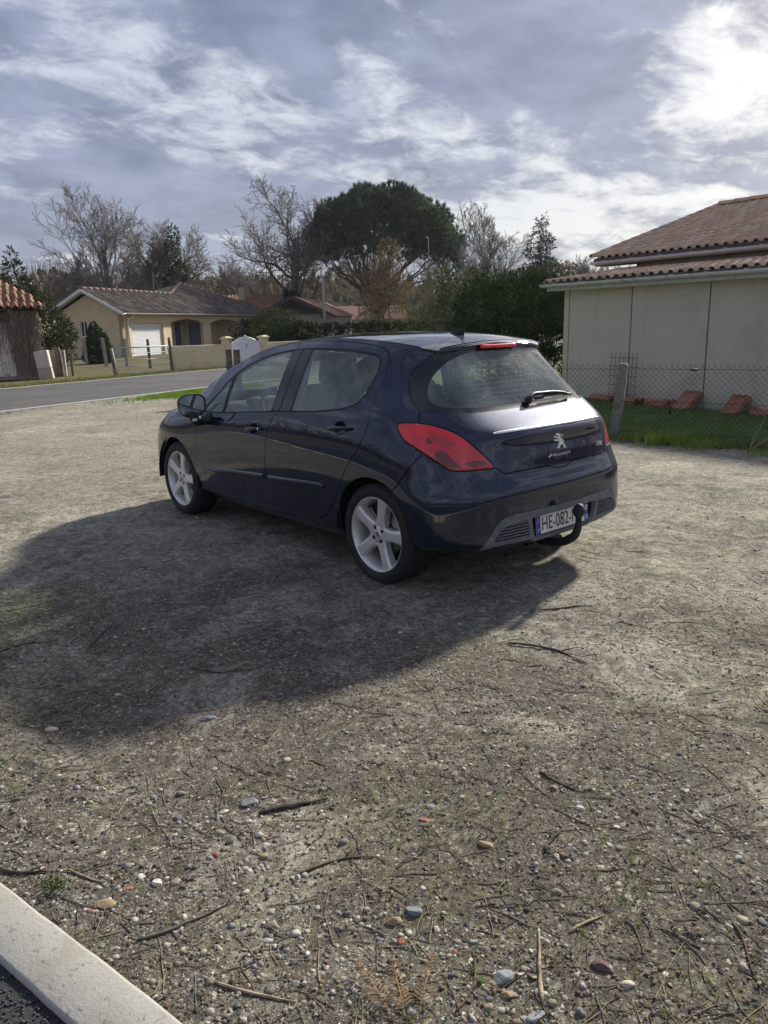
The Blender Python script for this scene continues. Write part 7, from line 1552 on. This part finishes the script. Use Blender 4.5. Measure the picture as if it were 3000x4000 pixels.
    for k in range(420):
        yy = rng.normal(-.22, .16); t = rng.uniform(.12, .95)
        if not -.5 < yy < .25: continue
        j = int(np.argmin(np.abs(S[10*dv, :5*du, 1] - abs(yy)))); i = int((9 + 3.2*t)*dv); p = np.array(S[i, j]); p[1] = yy; nm = NS[i, j]*np.array([1, -1 if yy < 0 else 1, 1]); r = rng.uniform(.0012, .0032)
        tx = np.cross(nm, (0, 0, 1.)); tx /= np.linalg.norm(tx); ty = np.cross(nm, tx); p = p - nm*.004
        for q in ico: V.append(p + r*(q[0]*tx + q[1]*ty*1.2) + nm*r*.8*(q[2] - .35))
        F += [(n, n + 1 + a, n + 1 + (a + 1) % 5) for a in range(5)]; n += 6
    o = mesh('rain_drop', V, F, M['drop'], root); o['kind'] = 'stuff'
    # heating wires
    mb = MB()
    for k in range(13):
        t = .10 + k*.066; w = .50 - .10*t
        mb.tube([onrear(yy, t) + np.array([.0025, 0, 0]) for yy in np.linspace(-w, w, 14)], .0004, 3, cap=False)
    mb.out('heating_wire', M['wire'], root)
    # --- door mirrors
    for sg in (1, -1):
        V = []; F = []; nu, nv = 20, 14
        c = np.array([2.035, sg*.985, .985])
        for i in range(nu):
            a = 2*math.pi*i/nu
            for j in range(nv):
                t = j/(nv - 1); rr = (1 - t**3.2)**.5 if t < 1 else 0
                ca, sa = math.cos(a), math.sin(a); e = .72
                yy = .118*np.sign(ca)*abs(ca)**e*rr*(1 + .08*sa); zz = .090*np.sign(sa)*abs(sa)**e*rr
                V.append(c + np.array([.115*t, sg*(yy + .02*t*-1), zz + .012*ca*0]))
        for i in range(nu):
            for j in range(nv - 1):
                q = (i*nv + j, i*nv + j + 1, ((i + 1) % nu)*nv + j + 1, ((i + 1) % nu)*nv + j); F.append(q if sg > 0 else q[::-1])
        o = mesh('door_mirror', V, F, M['black'], root)
        ring = [V[i*nv] for i in range(nu)]; cen = np.mean(ring, 0)
        inner = [cen + (p - cen)*.93 + np.array([.010, 0, 0]) for p in ring]
        mesh('mirror_rim', ring + inner, [(i, (i + 1) % nu, nu + (i + 1) % nu, nu + i) for i in range(nu)], M['black'], o)
        cen2 = cen + np.array([.012, 0, 0]); gl_ = [cen + (p - cen)*.90 + np.array([.011 + .05*((p - cen)[1]*sg)*.35, 0, 0]) for p in ring]
        mesh('mirror_glass', gl_ + [np.mean(gl_, 0)], [(i, (i + 1) % nu, nu) for i in range(nu)], M['mirror'], o)
        ft = MB(); ft.tube(smoothpts(np.array([(2.02, sg*.995, .93), (2.01, sg*.985, .885), (2.00, sg*.955, .868), (1.99, sg*.90, .872), (1.985, sg*.86, .885)]), 4), [.042]*8 + [.036]*5 + [.05]*4, 10)
        ft.out('mirror_foot', M['black'], o, smooth=True)
        MB().box((1.974, sg*1.005, .882), (.012, .042, .022)).out('puddle_lamp', M['white'], o, bevel=.005)
    # --- wheels
    for x0, steer in ((0, 0), (2.608, RAD(0))):
        for sg in (1, -1): wheel(M, root, x0, sg)
    # --- underside and cabin
    MB().box((1.30, 0, .33), (2.0, 1.46, .16)).box((-.28, 0, .40), (.60, 1.1, .26)).box((2.95, 0, .40), (.55, 1.15, .3)).box((1.3, 0, .45), (3.9, 1.05, .10)).out('underbody', M['under'], root)
    for x0 in (0, 2.608):
        for sg in (1, -1):
            a = np.linspace(-.10, math.pi + .10, 20); V = []; F = []
            for t in a:
                for yy in (.50, .885): V.append((x0 + .368*math.cos(t), sg*yy, .325 + .368*math.sin(t)))
            for i in range(19): F.append((2*i, 2*i + 1, 2*i + 3, 2*i + 2))
            n0 = len(V); V += [(x0, sg*.50, .325)]
            for i in range(19): F.append((2*i, 2*i + 2, n0))
            mesh('wheel_housing', V, F, M['under'], root)
    cabin(M, root)
    return root

def wheel(M, root, x0, sg):
    y = lambda h: sg*h
    wc = bpy.data.objects.new('wheel', None); link(wc, root); wc.location = (x0, sg*.76, .314); wc.rotation_euler = (0, 0, 0 if sg > 0 else math.pi); wc.empty_display_size = .1; K = 1.042
    # tyre: outer face towards +y in wheel space
    prof = [(.233, .100), (.239, .110), (.250, .1165), (.275, .1165), (.296, .110), (.309, .098), (.3145, .085)]
    tread = []
    for g0 in (.085, .052, .018, -.018, -.052, -.085): pass
    for y0, y1 in ((.085, .058), (.050, .022), (.014, -.014), (-.022, -.050), (-.058, -.085)):
        tread += [(.3165, y0), (.3165, y1), (.309, y1 - .0015), (.309, y1 - .0065)]
    prof = prof + tread[:-2] + [(.3145, -.085), (.309, -.098), (.296, -.110), (.275, -.1165), (.239, -.110), (.233, -.10)]
    V, F = lathe(prof, 64); V[:, 2] = np.where(V[:, 2] < -.3, -.3 - (-.3 - V[:, 2])*.85, V[:, 2])
    mesh('tyre', V, F, M['tyre'], wc)
    # rim: barrel + lip
    prof = [(.2245, .100), (.2275, .1045), (.2255, .1075), (.2215, .106), (.214, .094), (.205, .078), (.2005, .03), (.196, -.02), (.196, -.09), (.222, -.105)]
    V, F = lathe([(r*K, h) for r, h in prof], 72); mesh('rim', V, [f[::-1] for f in F], M['alloy'], wc)
    # five spokes with the hub as one casting: polar sheet, holes cut between the spokes
    nr_, na = 30, 180; R = np.linspace(.0, .2215, nr_)
    def half(r):      # half width of a spoke
        return np.interp(r, [.0, .055, .075, .10, .14, .19, .2215], [.08, .07, .043, .0335, .0335, .0395, .0435])
    V = []; F = []; idx = {}
    # build each spoke sector as its own strip so that its edges are clean
    for s in range(5):
        a0 = RAD(90 + 14 + 72*s)
        for i, r in enumerate(np.linspace(.052, .2205, 22)):
            hw = half(r); amax = math.asin(min(hw/max(r, 1e-3), .999)); amax = min(amax, math.pi/5)
            dish = np.interp(r, [.05, .09, .15, .2205], [.088, .092, .097, .1015])
            for j in range(11):
                t = -1 + 2*j/10; a = a0 + amax*t; edge = abs(t)
                yy = dish - .010*max(0, edge - .72)/.28*(0 if amax >= math.pi/5 - 1e-6 else 1) - .004*(1 - edge**2)*0
                V.append((r*math.cos(a), yy, r*math.sin(a)))
            # side walls
        base = s*22*11
        for i in range(21):
            for j in range(10): F.append((base + i*11 + j, base + i*11 + j + 1, base + (i + 1)*11 + j + 1, base + (i + 1)*11 + j))
    n0 = len(V)
    # walls down the spoke flanks
    for s in range(5):
        base = s*22*11
        for j, fl in ((0, False), (10, True)):
            st = len(V)
            for i in range(22):
                v = V[base + i*11 + j]; V.append(v)
                V.append((v[0]*.985, v[1] - np.interp(i, [0, 4, 21], [.012, .040, .052]), v[2]*.985))
            for i in range(21):
                q = (st + 2*i, st + 2*i + 1, st + 2*i + 3, st + 2*i + 2); F.append(q[::-1] if fl else q)
    sp = mesh('spokes', np.array(V)*np.array([K, 1, K]), [f[::-1] for f in F], M['alloy'], wc)
    # hub disc with bolt holes and cap
    V, F = lathe([(.0005, .087), (.030, .088), (.0545, .0883), (.060, .075)], 40); mesh('hub', V, [f[::-1] for f in F], M['alloy'], sp)
    for k in range(4):
        a = RAD(45 + 12 + 90*k); V, F = lathe([(.0005, .0892), (.0085, .0892), (.0125, .0896), (.0128, .0875)], 14); V += np.array([.047*math.cos(a), 0, .047*math.sin(a)])
        mesh('bolt_hole', V, [f[::-1] for f in F], M['under'], sp)
    V, F = lathe([(.0005, .0925), (.020, .0922), (.026, .0905), (.0275, .088)], 24); cp = mesh('hub_cap', V, [f[::-1] for f in F], M['alloy'], wc)
    for pts in LION:
        P = [(-px*.034*1, .0932, py*.034) for px, py in pts]; n = len(P); mesh('cap_emblem', P, [tuple(range(n))], M['black'], cp, smooth=False)
    V, F = lathe([(.0005, .03), (.06, .03), (.145, .028), (.146, .008), (.06, .006)], 40); mesh('brake_disc', V, [f[::-1] for f in F], M['disc'], wc)
    MB().box((.09, .02, .08), (.07, .06, .14), M=Matrix.Rotation(RAD(45), 3, 'Y')).out('brake_caliper', M['disc'], wc, bevel=.008)
    V, F = lathe([(.001, -.06), (.2, -.06)], 24); mesh('wheel_back', V, F, M['under'], wc)
    MB().tube([(-.205, .085, -.055), (-.196, .12, -.053)], .004, 6).out('valve', M['rubber'], wc)

def rounded(name, c, d, m, parent, r=.04, M3=None, lvl=3):
    mb = MB(); mb.box((0, 0, 0), d, M=M3); V = mb.V[0] + np.array(c)
    o = mesh(name, V, mb.F, m, parent, smooth=True); b = o.modifiers.new('bevel', 'BEVEL'); b.width = r; b.segments = lvl; b.limit_method = 'NONE'; return o
def cabin(M, root):
    RY = lambda a: Matrix.Rotation(RAD(a), 3, 'Y')
    for sg in (1, -1):
        s = bpy.data.objects.new('front_seat', None); link(s, root); s.location = (1.30, sg*.37, .36)
        rounded('seat_cushion', (.10, 0, .12), (.52, .50, .16), M['seat'], s, .05)
        rounded('backrest', (-.22, 0, .46), (.14, .50, .66), M['seat'], s, .05, RY(-14))
        rounded('headrest', (-.335, 0, .905), (.10, .30, .22), M['seat'], s, .045, RY(-12))
        MB().tube([(-.30, -.07, .75), (-.325, -.07, .85)], .007, 6).tube([(-.30, .07, .75), (-.325, .07, .85)], .007, 6).out('headrest_stay', M['chrome'], s)
    b = bpy.data.objects.new('rear_bench', None); link(b, root); b.location = (.35, 0, .36)
    rounded('bench_cushion', (.12, 0, .12), (.50, 1.25, .16), M['seat'], b, .05)
    rounded('bench_backrest', (-.18, 0, .42), (.14, 1.25, .60), M['seat'], b, .05, RY(-20))
    for yy in (-.40, 0, .40): rounded('headrest', (-.30, yy, .755), (.09, .28, .16), M['seat'], b, .04, RY(-15))
    rounded('parcel_shelf', (-.17, 0, .995), (.34, 1.10, .02), M['dash'], root, .008)
    rounded('dashboard', (2.02, 0, .83), (.50, 1.42, .30), M['dash'], root, .10)
    rounded('instrument_hood', (1.86, .37, .985), (.22, .36, .07), M['dash'], root, .03)
    MB().box((1.3, 0, .355), (2.4, 1.40, .02)).out('cabin_floor', M['dash'], root)
    rounded('centre_console', (1.55, 0, .47), (.75, .20, .22), M['dash'], root, .04)
    # steering wheel
    a = np.linspace(0, 2*math.pi, 37); R3 = np.array(RY(-62)); P = np.stack([.185*np.cos(a), .185*np.sin(a), 0*a], 1) @ R3.T + np.array([1.70, .37, .93])
    mb = MB(); mb.tube(P, .016, 8, cap=False)
    for t in (0.0, 2.2, 4.1): mb.tube(np.array([(0, 0, -.02), (.18*math.cos(t), .18*math.sin(t), 0)]) @ R3.T + np.array([1.70, .37, .93]), .018, 6)
    mb.out('steering_wheel', M['black'], root, smooth=True)
    for sg in (1, -1):
        rounded('door_card', (1.65, sg*.80, .66), (1.0, .05, .50), M['liner'], root, .02); rounded('door_card', (.74, sg*.81, .70), (.50, .05, .50), M['liner'], root, .02)
        mb = MB(); mb.tube([(.93, sg*.64, 1.39), (.95, sg*.755, 1.0), (.95, sg*.78, .4)], .035, 8).out('pillar_lining', M['liner'], root, smooth=True)
        MB().box((1.40, sg*.30, 1.375), (.15, .36, .025), M=RY(22)).out('sun_visor', M['liner'], root, bevel=.008)
    rounded('rear_view_mirror', (1.62, 0, 1.33), (.03, .22, .07), M['black'], root, .012)
# ------------------------------------------------------------------ build everything
build_ground(); lawn()
right_building(); spare_tiles(); lot_fence(); left_house(); yellow_wall(); field_gate(); posts(); shed(); far_houses()
umbrella_pine(); bare_trees(); evergreens(); ivy(); woodland()
build_car()
litter(); named_litter()
def haze():
    m = bpy.data.materials.new('thin_haze'); m.use_nodes = True; g = G(m.node_tree); g.n.clear(); out = g.node('ShaderNodeOutputMaterial')
    v = g.node('ShaderNodeVolumePrincipled', {'Color': (.80, .86, 1.0, 1), 'Density': .00024, 'Anisotropy': .3}); g.l.new(v.outputs[0], out.inputs['Volume'])
    o = MB().box((0, 0, 9.5), (420, 420, 21.2)).out('haze', m); tag(o, 'thin winter haze over the whole place', kind='stuff')
haze()
# lettering becomes plain mesh
bpy.context.view_layer.update(); _dg = bpy.context.evaluated_depsgraph_get()
for o in [o for o in bpy.data.objects if o.type == 'FONT']:
    me = bpy.data.meshes.new_from_object(o.evaluated_get(_dg)); n = bpy.data.objects.new('x', me); par, mw, nm = o.parent, o.matrix_local.copy(), o.name
    bpy.data.objects.remove(o); n.name = nm; link(n, par); n.matrix_local = mw
